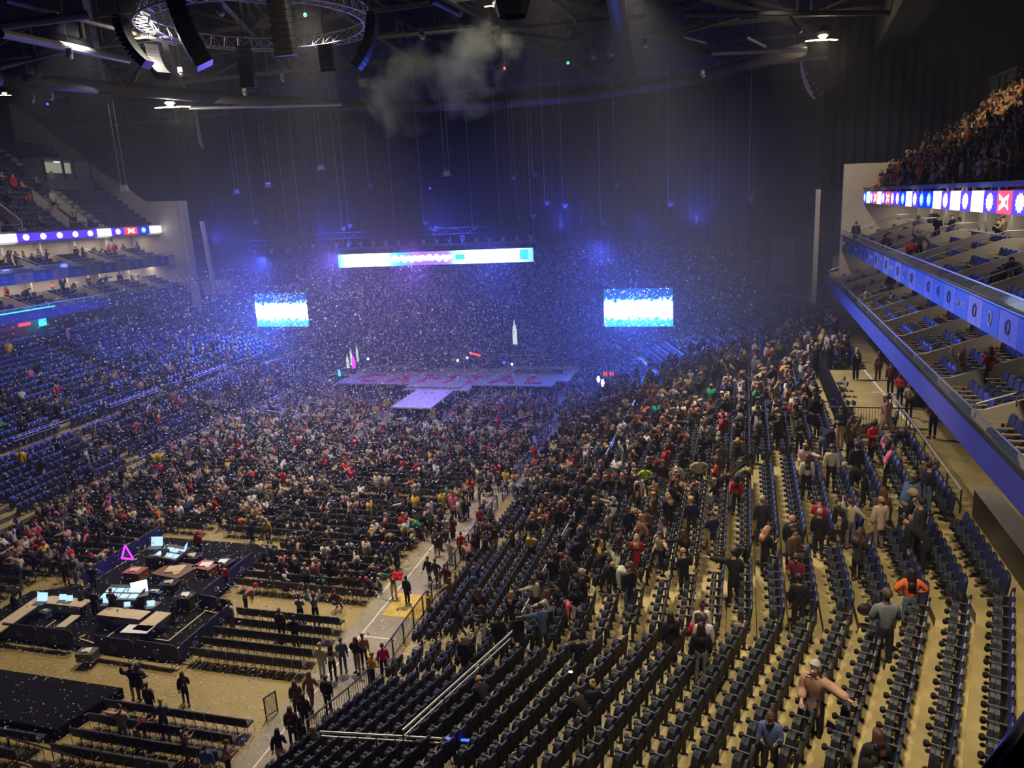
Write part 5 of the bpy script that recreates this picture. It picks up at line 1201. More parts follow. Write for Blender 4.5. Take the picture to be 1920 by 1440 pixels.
place_parts(ST, ['seat_back', 'seat_pad', 'armrest', 'leg'], seats_r, 'tip_up_seat', slab_lab, 'seat', lambda r, p: 'tip-up seats %s the handrail' % ('above' if r[0] else 'below'), limit=300, stufflab='remaining rows of dark blue tip-up seats in the right stand', sc=lambda r: SEAT_S[r[0]])
me, mats = merged(LOD, 'seat_low_mesh', ['seat'])
o = tile('stand_seat_rows', [(arrays(me), [xf(*s[0], s[1], SEAT_S[s[2]]) for s in seats_l])], mats); tag(o, 'rows of blue tip-up seats climbing the left stand', 'seats', None, 'stuff')
# upper stands
ups, upl = [], []
for k in range(19):
    d = 25.9 + 0.8 * k; z = 19.35 + 0.6 * k
    y = 30.0
    while y < 75.6:
        p = (RX(d, y), y, z)
        if inview(p) and not (abs(y - 47) < 0.6 or abs(y - 60) < 0.6): ups.append((p, 0))
        y += 0.5
    y = 60.0
    while y < 85.6:
        p = (RX(d, y, -1), y, z)
        if inview(p) and not (abs(y - 66.5 - 0.05 * k) < 0.6 or abs(y - 77.6) < 0.6) and not (k < 6 and 72.0 < y < 74.8) and not (k < 5 and 63.5 < y < 66.0): upl.append((p, PI))
        y += 0.5
o = tile('upper_seat_rows', [(arrays(me), [xf(*s[0], s[1]) for s in ups])], mats); tag(o, 'rows of dark seats in the upper right stand', 'seats', None, 'stuff')
o = tile('upper_seat_rows', [(arrays(me), [xf(*s[0], s[1]) for s in upl])], mats); tag(o, 'rows of dark seats in the upper left stand', 'seats', None, 'stuff')
# left upper stand: entrance with cream walls, stairs, glazed booth
def vomitory(yc, lab, k0=1, k1=6):
    r_ = empty('stair_entrance', (RX(25.9, yc, -1), yc, 19.95)); tag(r_, lab, 'entrance')
    for sg in (-1, 1):
        pts = [(0, sg * 1.3, 0), (-4.2, sg * 1.3, 3.0), (-4.2, sg * 1.3, 4.4), (0.2, sg * 1.3, 1.0)]
        MB().extrude(pts, (0, 0.12, 0)).build('side_wall', 'cream_wall', r_); MB().tube((0.2, sg * 1.25, 1.2), (-4.2, sg * 1.25, 4.6), 0.05, 6).build('handrail', 'steel', r_)
    MB().box((-4.2, 0, 2.6), (0.15, 2.6, 1.6)).build('back_wall', 'steel_dull', r_); MB().box((0.1, 0, 0.55), (0.06, 2.6, 0.06)).build('front_bar', 'black_metal', r_); MB().box((-2, 0, 0.7), (4, 2.5, 0.1)).build('landing', 'concrete', r_)
    return r_
vomitory(73.4, 'cream-walled stair entrance in the left upper stand, middle of the rows'); vomitory(64.6, 'cream-walled stair entrance in the left upper stand at the frame edge')
mb = MB()
for k in range(19): d = 25.9 + 0.8 * k; mb.box((RX(d, 77.6, -1), 77.6 - 0.0, 19.35 + 0.6 * k + 0.15), (0.4, 1.0, 0.3))
for k in range(19): d = 25.9 + 0.8 * k; mb.box((RX(d, 70.2 , -1), 66.5 + 0.05 * k, 19.35 + 0.6 * k + 0.15), (0.4, 1.0, 0.3))
mb.build('floor_stairs_left', 'knee_wall')['kind'] = 'structure'
for k in range(2, 15, 2):
    d = 25.9 + 0.8 * k; x = RX(d, 77.0, -1); z = 19.35 + 0.6 * k
    tag(MB().path([(x, 77.0, z), (x, 77.0, z + 1.0), (x + 0.35, 77.0, z + 0.95), (x + 0.35, 77.0, z)], 0.035, 6).build('stair_rail', 'steel'), 'short steel hoop rail on the left upper stand stairs', 'rail', 'hoop rails on the left upper stairs')
def booth(x, y0, y1, z0, z1, sg, lab):
    r_ = empty('glazed_booth', (x, (y0 + y1) / 2, z0)); tag(r_, lab, 'booth'); L = y1 - y0; h = z1 - z0
    MB().box((-sg * 0, 0, 0.6), (0.3, L, 1.2)).build('front_wall', 'steel_dull', r_); MB().box((sg * 1.5, 0, h), (3.3, L + 0.3, 0.25)).build('roof', 'steel_dull', r_)
    MB().box((sg * 3.0, 0, h / 2), (0.1, L, h)).build('back_wall', 'window_lit', r_)
    for s in (-1, 1): MB().box((sg * 1.5, s * L / 2, h / 2), (3.1, 0.15, h)).build('side_wall', 'steel_dull', r_)
    for q in (-0.5, -0.1, 0.12, 0.5): MB().box((0, q * L, h * 0.62), (0.2, 0.25, h * 0.75)).build('mullion', 'black_metal', r_)
    MB().box((-0.02 * sg, 0, h * 0.62), (0.03, L, h * 0.7)).build('window', 'glass', r_)
    MB().box((sg * 0.8, -0.25 * L, 1.5), (0.4, 1.2, 0.6)).box((sg * 0.8, 0.25 * L, 1.5), (0.4, 1.0, 0.7)).build('monitor', 'black_plastic', r_); MB().box((sg * 1.5, 0, h - 0.2), (0.3, 0.7, 0.08)).build('lamp', 'strip_white', r_)
booth(-78.2, 76.5, 83.6, 24.7, 28.3, -1, 'glazed control booth with lit windows at the top of the left upper stand')
booth(21.9, 68.8, 74.9, 25.4, 28.2, 1, 'glazed booth with a pale lit window at the top of the right upper stand')
# upper right: stair walls
for (y_, k_, lab) in ((63.0, 4, 'pale stair wall with a handrail in the upper right stand, farther one'), (47.0, 6, 'pale stair wall with handrails in the upper right stand, at the frame edge')):
    d = 25.9 + 0.8 * k_; r_ = MB().extrude([(RX(d, y_), y_, 19.35 + 0.6 * k_), (RX(d + 5, y_), y_, 19.35 + 0.6 * k_ + 3.75), (RX(d + 5, y_), y_, 19.35 + 0.6 * k_ + 4.85), (RX(d, y_), y_, 19.35 + 0.6 * k_ + 1.1)], (0, 0.15, 0)).build('stair_wall', 'cream_wall')
    MB().tube((RX(d, y_), y_, 19.35 + 0.6 * k_ + 1.3), (RX(d + 5, y_), y_, 19.35 + 0.6 * k_ + 5.05), 0.05, 6).build('handrail', 'steel', r_); tag(r_, lab, 'wall')
# lower left corner signs under the balcony
for (px, py, w_, h_, m, lab) in ((46, 608, 1.5, 0.35, 'led_red', 'small red and orange lit sign under the left balcony'), (79, 600, 1.0, 1.3, 'led_cyan', 'pale blue lit banner under the left balcony')):
    r = ray(px, py); t = (-72.2) / r.x; q = r * t; r_ = MB().box((q.x, q.y, q.z + H), (0.08, w_, h_)).build('lit_sign', m); tag(r_, lab, 'sign')
M['led_cyan'].node_tree.nodes['Principled BSDF']
mb = MB(); a = Vector((RX(22.3, 55, -1), 55.5, 12.02)); b = Vector((RX(22.3, 66, -1), 64.8, 12.0)); mb.bar(a, b, 0.06, 0.12); tag(mb.build('light_strip', 'led_cyan'), 'cyan and white glowing strip on the left balcony front edge', 'light')
band('wall_barrier_left', 22.75, -1, 8.0, 9.35, 0.2, 'steel_dull', 90.0, False)
double_rail(seg_pts(22.75, 68, 90, -1), 8.45, 'pale rail along the top of the left stand back wall')

# ------------------------------------------------------------------ people
# local frame: feet at the origin, facing +Y, about 1.70 m tall
def R3(ax, a): return Matrix.Rotation(a, 3, ax)
def pose_points(lean=0.0, head=0.0, arms=None, legs=None, drop=0.0, twist=0.0):
    """joints of a pose. arms: per side (upper-arm dir, forearm dir); legs: per side (thigh dir, shin dir)"""
    P = {}; pel = Vector((0, 0, 0.94 - drop)); B = R3('Z', twist) @ R3('X', -lean)
    P['pel'] = pel; P['waist'] = pel + B @ Vector((0, 0.0, 0.14)); P['chest'] = pel + B @ Vector((0, 0.01, 0.34)); P['neck'] = pel + B @ Vector((0, 0.0, 0.53))
    HB = B @ R3('X', -head); P['jaw'] = P['neck'] + HB @ Vector((0, 0.03, 0.07)); P['skull'] = P['neck'] + HB @ Vector((0, 0.015, 0.155))
    P['crown'] = P['neck'] + HB @ Vector((0, 0.0, 0.19)); P['nose'] = P['neck'] + HB @ Vector((0, 0.125, 0.115)); P['HB'] = HB; P['B'] = B
    for s, nm in ((-1, 'l'), (1, 'r')):
        ua, fa = (arms or DEF_ARMS)[0 if s < 0 else 1]; ua = B @ Vector((ua[0] * s, ua[1], ua[2])).normalized(); fa = B @ Vector((fa[0] * s, fa[1], fa[2])).normalized()
        sh = P['chest'] + B @ Vector((0.175 * s, -0.01, 0.10)); el = sh + ua * 0.285; wr = el + fa * 0.245; hd = wr + fa * 0.075
        P['sh' + nm], P['el' + nm], P['wr' + nm], P['hd' + nm] = sh, el, wr, hd
        side = fa.cross(Vector((0, 1, 0.3))).normalized(); dn = fa.cross(side).normalized()
        P['f' + nm] = [(hd + side * o, hd + side * o * 1.15 + fa * l * 0.55 + dn * 0.008, hd + side * o * 1.1 + fa * l * 0.95 + dn * 0.026) for o, l in ((-0.03, 0.062), (-0.01, 0.078), (0.011, 0.074), (0.031, 0.058))]
        P['t' + nm] = (wr + fa * 0.03 + side * 0.035, wr + fa * 0.07 + side * 0.062 + dn * 0.015)
        tl, sl = (legs or DEF_LEGS)[0 if s < 0 else 1]; tl = Vector((tl[0] * s, tl[1], tl[2])).normalized(); sl = Vector((sl[0] * s, sl[1], sl[2])).normalized()
        hp = pel + Vector((0.088 * s, 0, -0.05)); kn = hp + tl * 0.41; an = kn + sl * 0.41
        P['hp' + nm], P['kn' + nm], P['an' + nm] = hp, kn, an; P['to' + nm] = an + Vector((0.02 * s, 0.15, -0.045))
    return P
DEF_ARMS = (((0.12, 0.02, -1), (0.05, 0.15, -1)), ((0.12, 0.02, -1), (0.05, 0.15, -1)))
DEF_LEGS = (((0.03, 0.02, -1), (0.0, -0.05, -1)), ((0.03, 0.02, -1), (0.0, -0.05, -1)))
SITL = (((0.1, 1, -0.08), (0, 0.05, -1)), ((0.1, 1, -0.08), (0, 0.05, -1)))
POSES = {
 'standing': dict(),
 'looking at a phone': dict(head=0.45, arms=(((0.1, 0.2, -1), (-0.25, 0.9, 0.35)), ((0.1, 0.2, -1), (-0.25, 0.9, 0.35)))),
 'bending forward': dict(lean=1.0, head=0.2, arms=(((0.1, 0.9, -0.6), (0, 0.8, -0.7)), ((0.1, 0.8, -0.7), (0, 0.7, -0.8)))),
 'raising both arms': dict(head=-0.15, arms=(((0.35, 0.35, 0.8), (-0.1, 0.3, 1)), ((0.35, 0.35, 0.8), (-0.1, 0.3, 1)))),
 'walking': dict(lean=0.08, legs=(((0.03, 0.4, -1), (0, 0.05, -1)), ((0.03, -0.32, -1), (0, -0.6, -1))), arms=(((0.12, -0.45, -1), (0.05, 0.1, -1)), ((0.12, 0.4, -1), (0.05, 0.8, -0.8))), drop=0.035),
 'sitting': dict(lean=0.06, legs=SITL, drop=0.42, arms=(((0.15, 0.4, -1), (-0.1, 1, -0.25)), ((0.15, 0.4, -1), (-0.1, 1, -0.25)))),
 'with hands on hips': dict(arms=(((0.8, -0.15, -0.75), (-0.75, 0.35, -0.45)), ((0.8, -0.15, -0.75), (-0.75, 0.35, -0.45)))),
 'reaching out one arm': dict(lean=0.12, arms=(((0.95, 0.35, -0.05), (0.9, 0.4, 0.12)), ((0.12, 0.2, -1), (-0.3, 0.7, -0.2)))),
 'arms folded': dict(head=0.1, arms=(((0.25, 0.2, -1), (-0.9, 0.55, 0.15)), ((0.25, 0.2, -1), (-0.9, 0.55, 0.1)))),
 'pulling on a coat': dict(lean=0.1, twist=0.25, arms=(((0.7, -0.3, 0.45), (-0.2, 0.2, 0.9)), ((0.5, -0.5, -0.75), (0.5, -0.2, -0.7)))),
}
def skin_mesh(verts, edges, radii, root, sub, name):
    me = bpy.data.meshes.new(name); me.from_pydata([tuple(v) for v in verts], edges, []); o = bpy.data.objects.new(name, me); C.objects.link(o)
    bm = bmesh.new(); bm.from_mesh(me); lay = bm.verts.layers.skin.verify(); bm.verts.ensure_lookup_table()
    for v, r, i in zip(bm.verts, radii, range(len(radii))):
        v[lay].radius = r if isinstance(r, tuple) else (r, r); v[lay].use_root = (i == root)
    bm.to_mesh(me); bm.free()
    md = o.modifiers.new('skin', 'SKIN'); md.use_smooth_shade = True; md.branch_smoothing = 0.3
    if sub: s = o.modifiers.new('sub', 'SUBSURF'); s.levels = sub; s.render_levels = sub
    dg = bpy.context.evaluated_depsgraph_get(); dg.update(); out = bpy.data.meshes.new_from_object(o.evaluated_get(dg)); out.name = name
    C.objects.unlink(o); bpy.data.objects.remove(o); return out
def graph(P, chains, rad):
    V, E, Rr, ix = [], [], [], {}
    for ch in chains:
        prev = None
        for key, p, r in ch:
            if key not in ix: ix[key] = len(V); V.append(p); Rr.append(r)
            if prev is not None: E.append((prev, ix[key]))
            prev = ix[key]
    return V, E, Rr
def body_mesh(P, sub, fingers, nm):
    ch = [[('pel', P['pel'], (0.125, 0.10)), ('waist', P['waist'], (0.115, 0.088)), ('chest', P['chest'], (0.135, 0.10)), ('neck', P['neck'], 0.052), ('jaw', P['jaw'], (0.06, 0.066)), ('skull', P['skull'], (0.076, 0.088)), ('crown', P['crown'], (0.055, 0.065))]]
    if fingers: ch.append([('jaw', P['jaw'], 0), ('nose', P['nose'], 0.014)])
    for n in 'lr':
        ch.append([('chest', 0, 0), ('sh' + n, P['sh' + n], 0.055), ('el' + n, P['el' + n], 0.040), ('wr' + n, P['wr' + n], (0.028, 0.024)), ('hd' + n, P['hd' + n], (0.036, 0.018))])
        if fingers:
            for i, (a, b, c) in enumerate(P['f' + n]): ch.append([('hd' + n, 0, 0), ('f%s%da' % (n, i), a, 0.0105), ('f%s%db' % (n, i), b, 0.0095), ('f%s%dc' % (n, i), c, 0.008)])
            ch.append([('wr' + n, 0, 0), ('t' + n + 'a', P['t' + n][0], 0.012), ('t' + n + 'b', P['t' + n][1], 0.0095)])
        ch.append([('pel', 0, 0), ('hp' + n, P['hp' + n], 0.088), ('kn' + n, P['kn' + n], 0.055), ('an' + n, P['an' + n], 0.036), ('to' + n, P['to' + n], (0.036, 0.03))])
    V, E, Rr = graph(P, ch, None); return skin_mesh(V, E, Rr, 0, sub, nm)
def top_mesh(P, sub, coat, nm):
    k = 0.036 if coat else 0.022; w = P['B'] @ Vector((0, 0, 1))
    hem = P['pel'] + (Vector((0, 0, -0.34)) if coat else Vector((0, 0, -0.09)))
    ch = [[('hem', hem, (0.17, 0.15) if coat else (0.160, 0.135))] + ([('pel', P['pel'], (0.155, 0.13))] if coat else []) + [('waist', P['waist'], (0.125 + k, 0.098 + k)), ('chest', P['chest'], (0.150 + k, 0.11 + k)), ('neckb', P['chest'].lerp(P['neck'], 0.72), (0.075 + k, 0.07 + k))]]
    for n in 'lr':
        ch.append([('chest', 0, 0), ('sh' + n, P['sh' + n], 0.068 + k), ('el' + n, P['el' + n], 0.052 + k), ('wr' + n, P['el' + n].lerp(P['wr' + n], 0.9), 0.038 + k)])
    V, E, Rr = graph(P, ch, None); root = 0; return skin_mesh(V, E, Rr, root, sub, nm)
def trouser_mesh(P, sub, nm):
    ch = [[('waist', P['waist'], (0.132, 0.108)), ('pel', P['pel'], (0.146, 0.122))]]
    for n in 'lr': ch.append([('pel', 0, 0), ('hp' + n, P['hp' + n], 0.098), ('kn' + n, P['kn' + n], 0.068), ('an' + n, P['kn' + n].lerp(P['an' + n], 0.9), 0.052)])
    V, E, Rr = graph(P, ch, None); return skin_mesh(V, E, Rr, 0, sub, nm)
def shoe_mesh(P, nm):
    mb = MB()
    for n in 'lr':
        a, t = P['an' + n], P['to' + n]; mb.ball((a + t) / 2 + Vector((0, 0.0, -0.01)), 0.06, 8, 5, sy=2.1, sz=0.85)
    return mb.mesh(nm, ['cloth'], True)
def hair_mesh(P, kind, nm):
    mb = MB(); n, k = 12, 8; HB = P['HB']; c = P['neck']; b = 0
    for a in range(k + 1):
        ph = PI * a / k * (0.62 if kind != 'hood' else 0.66)
        for i in range(n):
            t = 2 * PI * i / n; x, y = math.sin(ph) * math.cos(t), math.sin(ph) * math.sin(t); z = math.cos(ph)
            front = max(0.0, y); r = 0.098 if kind != 'hood' else 0.125
            q = Vector((x * r * 0.94, y * r * (0.98 if y > 0 else 1.16) - 0.008, 0.165 + z * r * 1.1 + (front * 0.055 if a > 4 else 0)))
            if kind == 'long' and y < 0.15 and a >= 6: q = Vector((x * 0.115, y * 0.10 - 0.03, 0.165 - 0.10 * (a - 5) - 0.02))
            if kind == 'bun' and a == 0: pass
            mb.v.append(tuple(c + HB @ q))
    for a in range(k):
        for i in range(n):
            j = (i + 1) % n; mb.f.append((b + a*n + i, b + (a+1)*n + i, b + (a+1)*n + j, b + a*n + j)); mb.m.append(0)
    if kind == 'long':
        q0 = [c + HB @ Vector((x, y, -0.06)) for x, y in ((-0.10, -0.07), (0.10, -0.07), (0.085, -0.13), (-0.085, -0.13))]
        B = P['B']; dn = (HB @ Vector((0, -0.15, -1))).lerp(Vector((0, 0, -1)), 0.5).normalized(); mb.extrude(q0, dn * 0.20); 
        mb.ball(c + HB @ Vector((0, -0.07, 0.04)), 0.105, 10, 6, sy=0.6, sz=1.25)
    if kind == 'bun': mb.ball(c + HB @ Vector((0, -0.06, 0.30)), 0.055, 8, 6)
    return mb.mesh(nm, ['hair'], True)
PROTO = {}
for pn, kw in POSES.items():
    P = pose_points(**kw); D = {}
    D['body'] = body_mesh(P, 1, True, 'person_body'); D['body'].materials.clear(); D['body'].materials.append(M['skin']); D['body'].materials.append(M['skin_dark_feature'])
    feats = [P['neck'] + P['HB'] @ Vector((sx, 0.10, 0.15)) for sx in (-0.032, 0.032)] + [P['neck'] + P['HB'] @ Vector((0, 0.105, 0.075))]
    for pg in D['body'].polygons:
        if any((pg.center - f).length < 0.022 for f in feats): pg.material_index = 1
    D['top'] = top_mesh(P, 1, False, 'person_top'); D['coat'] = top_mesh(P, 1, True, 'person_coat'); D['trousers'] = trouser_mesh(P, 1, 'person_trousers'); D['shoes'] = shoe_mesh(P, 'person_shoes')
    for q in ('top', 'coat', 'trousers'): D[q].materials.clear(); D[q].materials.append(M['cloth'])
    for hk in ('short', 'long', 'bun', 'hood'): D[hk] = hair_mesh(P, hk, 'person_hair')
    # coarse version for the far crowd: one mesh, material slots skin/top/trousers/hair
    V, F, MI = [], [], []
    for mi, me in enumerate((body_mesh(P, 0, False, 'low'), top_mesh(P, 0, pn in ('standing', 'walking', 'arms folded'), 'low'), trouser_mesh(P, 0, 'low'), D['long' if len(pn) % 2 else 'short'])):
        k = len(V); V += [tuple(v.co) for v in me.vertices]
        for q in me.polygons: F.append(tuple(k + i for i in q.vertices)); MI.append(mi)
    me = bpy.data.meshes.new('low'); me.from_pydata(V, [], F)
    for _ in range(4): me.materials.append(M['crowd'])
    me.polygons.foreach_set('material_index', MI); me.update(); D['low'] = arrays(me); PROTO[pn] = D

COL = dict(black=(0.012, 0.012, 0.014), charcoal=(0.035, 0.035, 0.04), grey=(0.17, 0.17, 0.18), white=(0.62, 0.60, 0.57), cream=(0.55, 0.47, 0.34), beige=(0.42, 0.30, 0.20), tan=(0.36, 0.22, 0.13),
           brown=(0.12, 0.06, 0.035), red=(0.50, 0.015, 0.02), maroon=(0.14, 0.02, 0.03), pink=(0.62, 0.16, 0.26), magenta=(0.60, 0.02, 0.16), orange=(0.62, 0.14, 0.03), yellow=(0.72, 0.48, 0.04), green=(0.03, 0.22, 0.12),
           lime=(0.50, 0.62, 0.05), teal=(0.02, 0.30, 0.28), blue=(0.04, 0.12, 0.42), navy=(0.015, 0.02, 0.07), denim=(0.08, 0.13, 0.24), violet=(0.14, 0.08, 0.40), olive=(0.10, 0.09, 0.05), rose=(0.45, 0.24, 0.20))
SKIN = [(0.55, 0.33, 0.23), (0.62, 0.40, 0.29), (0.45, 0.26, 0.17), (0.50, 0.30, 0.21), (0.16, 0.08, 0.05)]
HAIR = {'dark': (0.02, 0.014, 0.01), 'brown': (0.08, 0.04, 0.022), 'auburn': (0.13, 0.05, 0.022), 'fair': (0.46, 0.30, 0.14), 'grey': (0.38, 0.35, 0.32), 'red': (0.50, 0.02, 0.02), 'cream': (0.6, 0.5, 0.36), 'black': (0.012, 0.012, 0.014)}
people = []      # (pos, yaw, pose, top colour, kind of top, trousers, hair colour, hair kind, place words, height)
def face_cam(p, off=0.0): return math.atan2(-p[1], -p[0]) - PI/2 + off
def add(p, yaw, pose='standing', top='black', coat=False, low='black', hc='dark', hk='short', place='', h=None, key=True, extra=''):
    x_, y_, z_ = p; d_ = x_ + 14.1 - KR * (y_ - 25); dl_ = -60 - x_ + 14.1
    g_ = 1.0
    if d_ > 0.5: g_ = 1.06 + 0.008 * d_
    if d_ > 22 or z_ > 11: g_ = 1.18
    if dl_ > 0.5 and z_ < 11: g_ = 1.08
    h = (h or random.uniform(0.93, 1.06)) * g_
    people.append(dict(p=tuple(p), yaw=yaw, pose=pose, top=top, coat=coat, low=low, hc=hc, hk=hk, place=place, h=h, key=key, extra=extra))

# --- hand-placed people, right stand: pixel of the middle of the figure
AWAY = -0.15      # facing away from the camera (towards the stage)
def rs(px, py, yaw, pose, top, coat=False, low='black', hc='dark', hk='short', place='', hh=0.9, h=None, extra=''):
    p, d = on_bowl(px, py, hh)
    if p is None: return
    # stand on the walking strip of the tread
    best = min(ROWS, key=lambda r: abs(r[0] - 0.22 - d)); 
    if d < 22.6 : p.x += (best[0] - 0.22 - d) * 0.8; p.z = best[1] if d < 21.9 + 0.5 else 8.08
    if pose == 'sitting': p.z -= 0.0
    add(p, yaw, pose, top, coat, low, hc, hk, place or '', h, True, extra)
L_, R_, T_ = PI/2, -PI/2, PI
rs(1655, 1200, 0.2, 'arms folded', 'grey', False, 'black', 'brown', 'short', 'in the rows near the dark counter', 1.05, 1.2, 'with a black shoulder bag')
rs(1682, 1150, 0.1, 'with hands on hips', 'orange', False, 'denim', 'dark', 'long', 'beside the woman in the grey jumper', 0.95, 0.95)
rs(1535, 1340, 2.6, 'reaching out one arm', 'rose', True, 'black', 'grey', 'short', 'among empty rows at the bottom right', 1.0, 1.2, 'holding a red cup')
rs(1415, 1415, 3.0, 'looking at a phone', 'denim', False, 'charcoal', 'brown', 'short', 'at the very bottom of the picture', 1.1, 1.0, 'with a pale shirt')
rs(1655, 1440, 0.3, 'standing', 'black', True, 'black', 'brown', 'long', 'cut off by the bottom edge, big dark hair', 1.3)
rs(1620, 1450, 0.0, 'standing', 'black', False, 'black', 'black', 'bun', 'cut off by the bottom edge, hair in a bun', 1.4)
rs(1312, 1185, 0.3, 'standing', 'white', False, 'black', 'brown', 'bun', 'upper one of the two white tops left of centre aisle', 0.95)
rs(1340, 1225, 0.1, 'standing', 'white', False, 'grey', 'brown', 'short', 'right of the black gilet', 0.9)
rs(1322, 1240, 0.1, 'standing', 'black', False, 'grey', 'dark', 'long', 'between the red coat and the white jumper', 0.9, None, 'with a white shirt tail showing')
rs(1288, 1225, 0.3, 'looking at a phone', 'red', True, 'black', 'dark', 'long', 'left of the black gilet', 0.9)
rs(1255, 1205, 0.5, 'standing', 'black', True, 'black', 'dark', 'long', 'left of the red coat', 0.95)
rs(1362, 1110, 0.1, 'reaching out one arm', 'black', True, 'black', 'black', 'short', 'in the middle row, broad back', 0.95, 1.08)
rs(1298, 1085, 0.5, 'looking at a phone', 'black', False, 'black', 'fair', 'short', 'left of the broad-backed black coat', 0.9)
rs(1485, 1150, 0.0, 'standing', 'black', False, 'black', 'black', 'short', 'alone in the row left of the wooden step', 0.9, 1.0)
rs(1487, 1095, 2.8, 'looking at a phone', 'maroon', False, 'black', 'brown', 'long', 'just above the lone black figure', 0.9)
rs(1473, 1035, -0.6, 'standing', 'black', True, 'black', 'fair', 'short', 'balding man in a dark suit with a white collar', 0.95, 1.05)
rs(1442, 1040, -0.9, 'looking at a phone', 'black', True, 'black', 'fair', 'long', 'left of the man in the dark suit', 0.95)
rs(1422, 985, 0.1, 'standing', 'charcoal', True, 'charcoal', 'fair', 'short', 'stout man seen from behind', 0.95, 1.06)
rs(1335, 1005, 0.4, 'looking at a phone', 'navy', True, 'beige', 'brown', 'short', 'left of the red hoodie', 0.9, 0.95)
rs(1370, 945, 0.1, 'standing', 'red', False, 'black', 'dark', 'long', 'back to us with white print on the hoodie', 0.9, 0.95, 'holding a teal coat')
rs(1525, 1010, -0.3, 'standing', 'black', True, 'black', 'grey', 'short', 'right of the dark suit', 0.95)
rs(1537, 985, -0.5, 'looking at a phone', 'red', False, 'blue', 'brown', 'short', 'in a shiny sleeve near the dark suits', 0.95)
rs(1572, 1000, 0.3, 'bending forward', 'black', True, 'black', 'brown', 'short', 'with a fur-trimmed hood, right of the red jacket', 0.95)
rs(1612, 985, 0.4, 'pulling on a coat', 'cream', False, 'grey', 'brown', 'short', 'blurred, first of three moving figures', 0.95)
rs(1640, 985, 0.4, 'standing', 'cream', True, 'grey', 'fair', 'short', 'blurred, middle of three moving figures', 0.95)
rs(1663, 980, 0.4, 'standing', 'brown', True, 'charcoal', 'auburn', 'long', 'blurred, last of three moving figures', 0.95)
rs(1697, 1000, 0.9, 'looking at a phone', 'black', True, 'black', 'fair', 'hood', 'fur collar, by the last rows', 0.95)
rs(1722, 1045, 0.9, 'bending forward', 'black', True, 'black', 'black', 'short', 'large dark figure by the last row', 0.95, 1.08)
rs(1712, 1010, 0.9, 'standing', 'charcoal', True, 'black', 'dark', 'short', 'behind the large dark figure', 0.95)
rs(1590, 895, 0.3, 'standing', 'black', True, 'black', 'brown', 'hood', 'long dark coat with a fur hood, by the step block', 0.85, 1.0)
rs(1500, 915, 0.1, 'standing', 'white', False, 'black', 'auburn', 'long', 'white top and black trousers, back to us', 0.9)
rs(1508, 880, 2.6, 'reaching out one arm', 'cream', False, 'black', 'fair', 'bun', 'facing the woman in the white top', 0.9)
rs(1620, 915, 1.2, 'bending forward', 'black', False, 'black', 'fair', 'short', 'leaning over the seats by the aisle', 0.8)
rs(1648, 800, 0.9, 'walking', 'rose', True, 'beige', 'brown', 'long', 'striding past the platform railing', 0.9, 1.0, 'with a small black bag')
rs(1662, 790, 0.7, 'walking', 'rose', False, 'beige', 'brown', 'bun', 'walking just ahead of the long pink coat', 0.9)
rs(1688, 733, 2.4, 'arms folded', 'red', False, 'black', 'fair', 'bun', 'seated height behind the blue counter', 0.9)
rs(1670, 715, 2.4, 'standing', 'maroon', False, 'black', 'dark', 'short', 'behind the blue counter, left of the red top', 0.9)
rs(1705, 755, 2.6, 'looking at a phone', 'cream', False, 'black', 'fair', 'long', 'behind the blue counter, right of the red top', 0.9)
rs(1615, 690, 0.5, 'standing', 'navy', False, 'black', 'fair', 'long', 'by the far platform rail in a dark T-shirt', 0.9)
rs(1647, 690, 0.3, 'standing', 'rose', False, 'brown', 'auburn', 'long', 'near the far end of the counter', 0.9)
rs(1750, 790, 0.3, 'looking at a phone', 'red', False, 'black', 'dark', 'short', 'in the shadow under the balcony', 0.9)
rs(1322, 825, 0.1, 'standing', 'cream', False, 'grey', 'brown', 'short', 'pale hoodie and grey joggers in the middle rows', 0.9)
rs(1347, 860, 0.2, 'standing', 'charcoal', True, 'black', 'brown', 'long', 'scarf and dark coat below the pale hoodie', 0.9)
rs(1300, 980, 0.05, 'standing', 'navy', False, 'charcoal', 'fair', 'short', 'balding man, dark shirt, back to us', 0.95, 1.06)
rs(1215, 905, 0.2, 'with hands on hips', 'lime', False, 'black', 'brown', 'short', 'bright lime T-shirt in the middle rows', 0.9)
rs(1180, 905, 0.3, 'standing', 'cream', False, 'black', 'brown', 'short', 'cream top left of the lime T-shirt', 0.8)
rs(1235, 780, 0.3, 'standing', 'teal', False, 'red', 'brown', 'long', 'mint top with red bottoms', 0.9)
rs(1275, 790, 0.1, 'standing', 'red', False, 'black', 'dark', 'short', 'red top by the blue light', 0.9)
rs(1465, 715, 0.2, 'bending forward', 'red', False, 'black', 'dark', 'short', 'red top stooping in the far rows', 0.8)
rs(1505, 785, 1.0, 'bending forward', 'red', False, 'black', 'auburn', 'long', 'red sleeves beside the black cloth barrier', 0.8)
rs(1520, 765, 1.2, 'bending forward', 'rose', False, 'black', 'auburn', 'long', 'auburn hair beside the black cloth barrier', 0.8)
rs(1453, 800, 0.1, 'with hands on hips', 'black', True, 'black', 'fair', 'hood', 'fur collar and stripes on the cuffs', 0.9)
rs(1195, 1105, 1.0, 'standing', 'brown', True, 'black', 'auburn', 'long', 'brown coat by the aisle, back to us', 0.9)
rs(1180, 1100, 1.4, 'bending forward', 'white', False, 'black', 'fair', 'short', 'small figure in front of the brown coat', 0.8)
rs(1090, 1145, 1.6, 'bending forward', 'pink', False, 'black', 'brown', 'short', 'child leaning over the seats, pink top', 0.9, 0.85)
rs(1015, 1165, 1.2, 'reaching out one arm', 'white', False, 'black', 'auburn', 'long', 'very long auburn hair, by the bright handrail', 0.9)
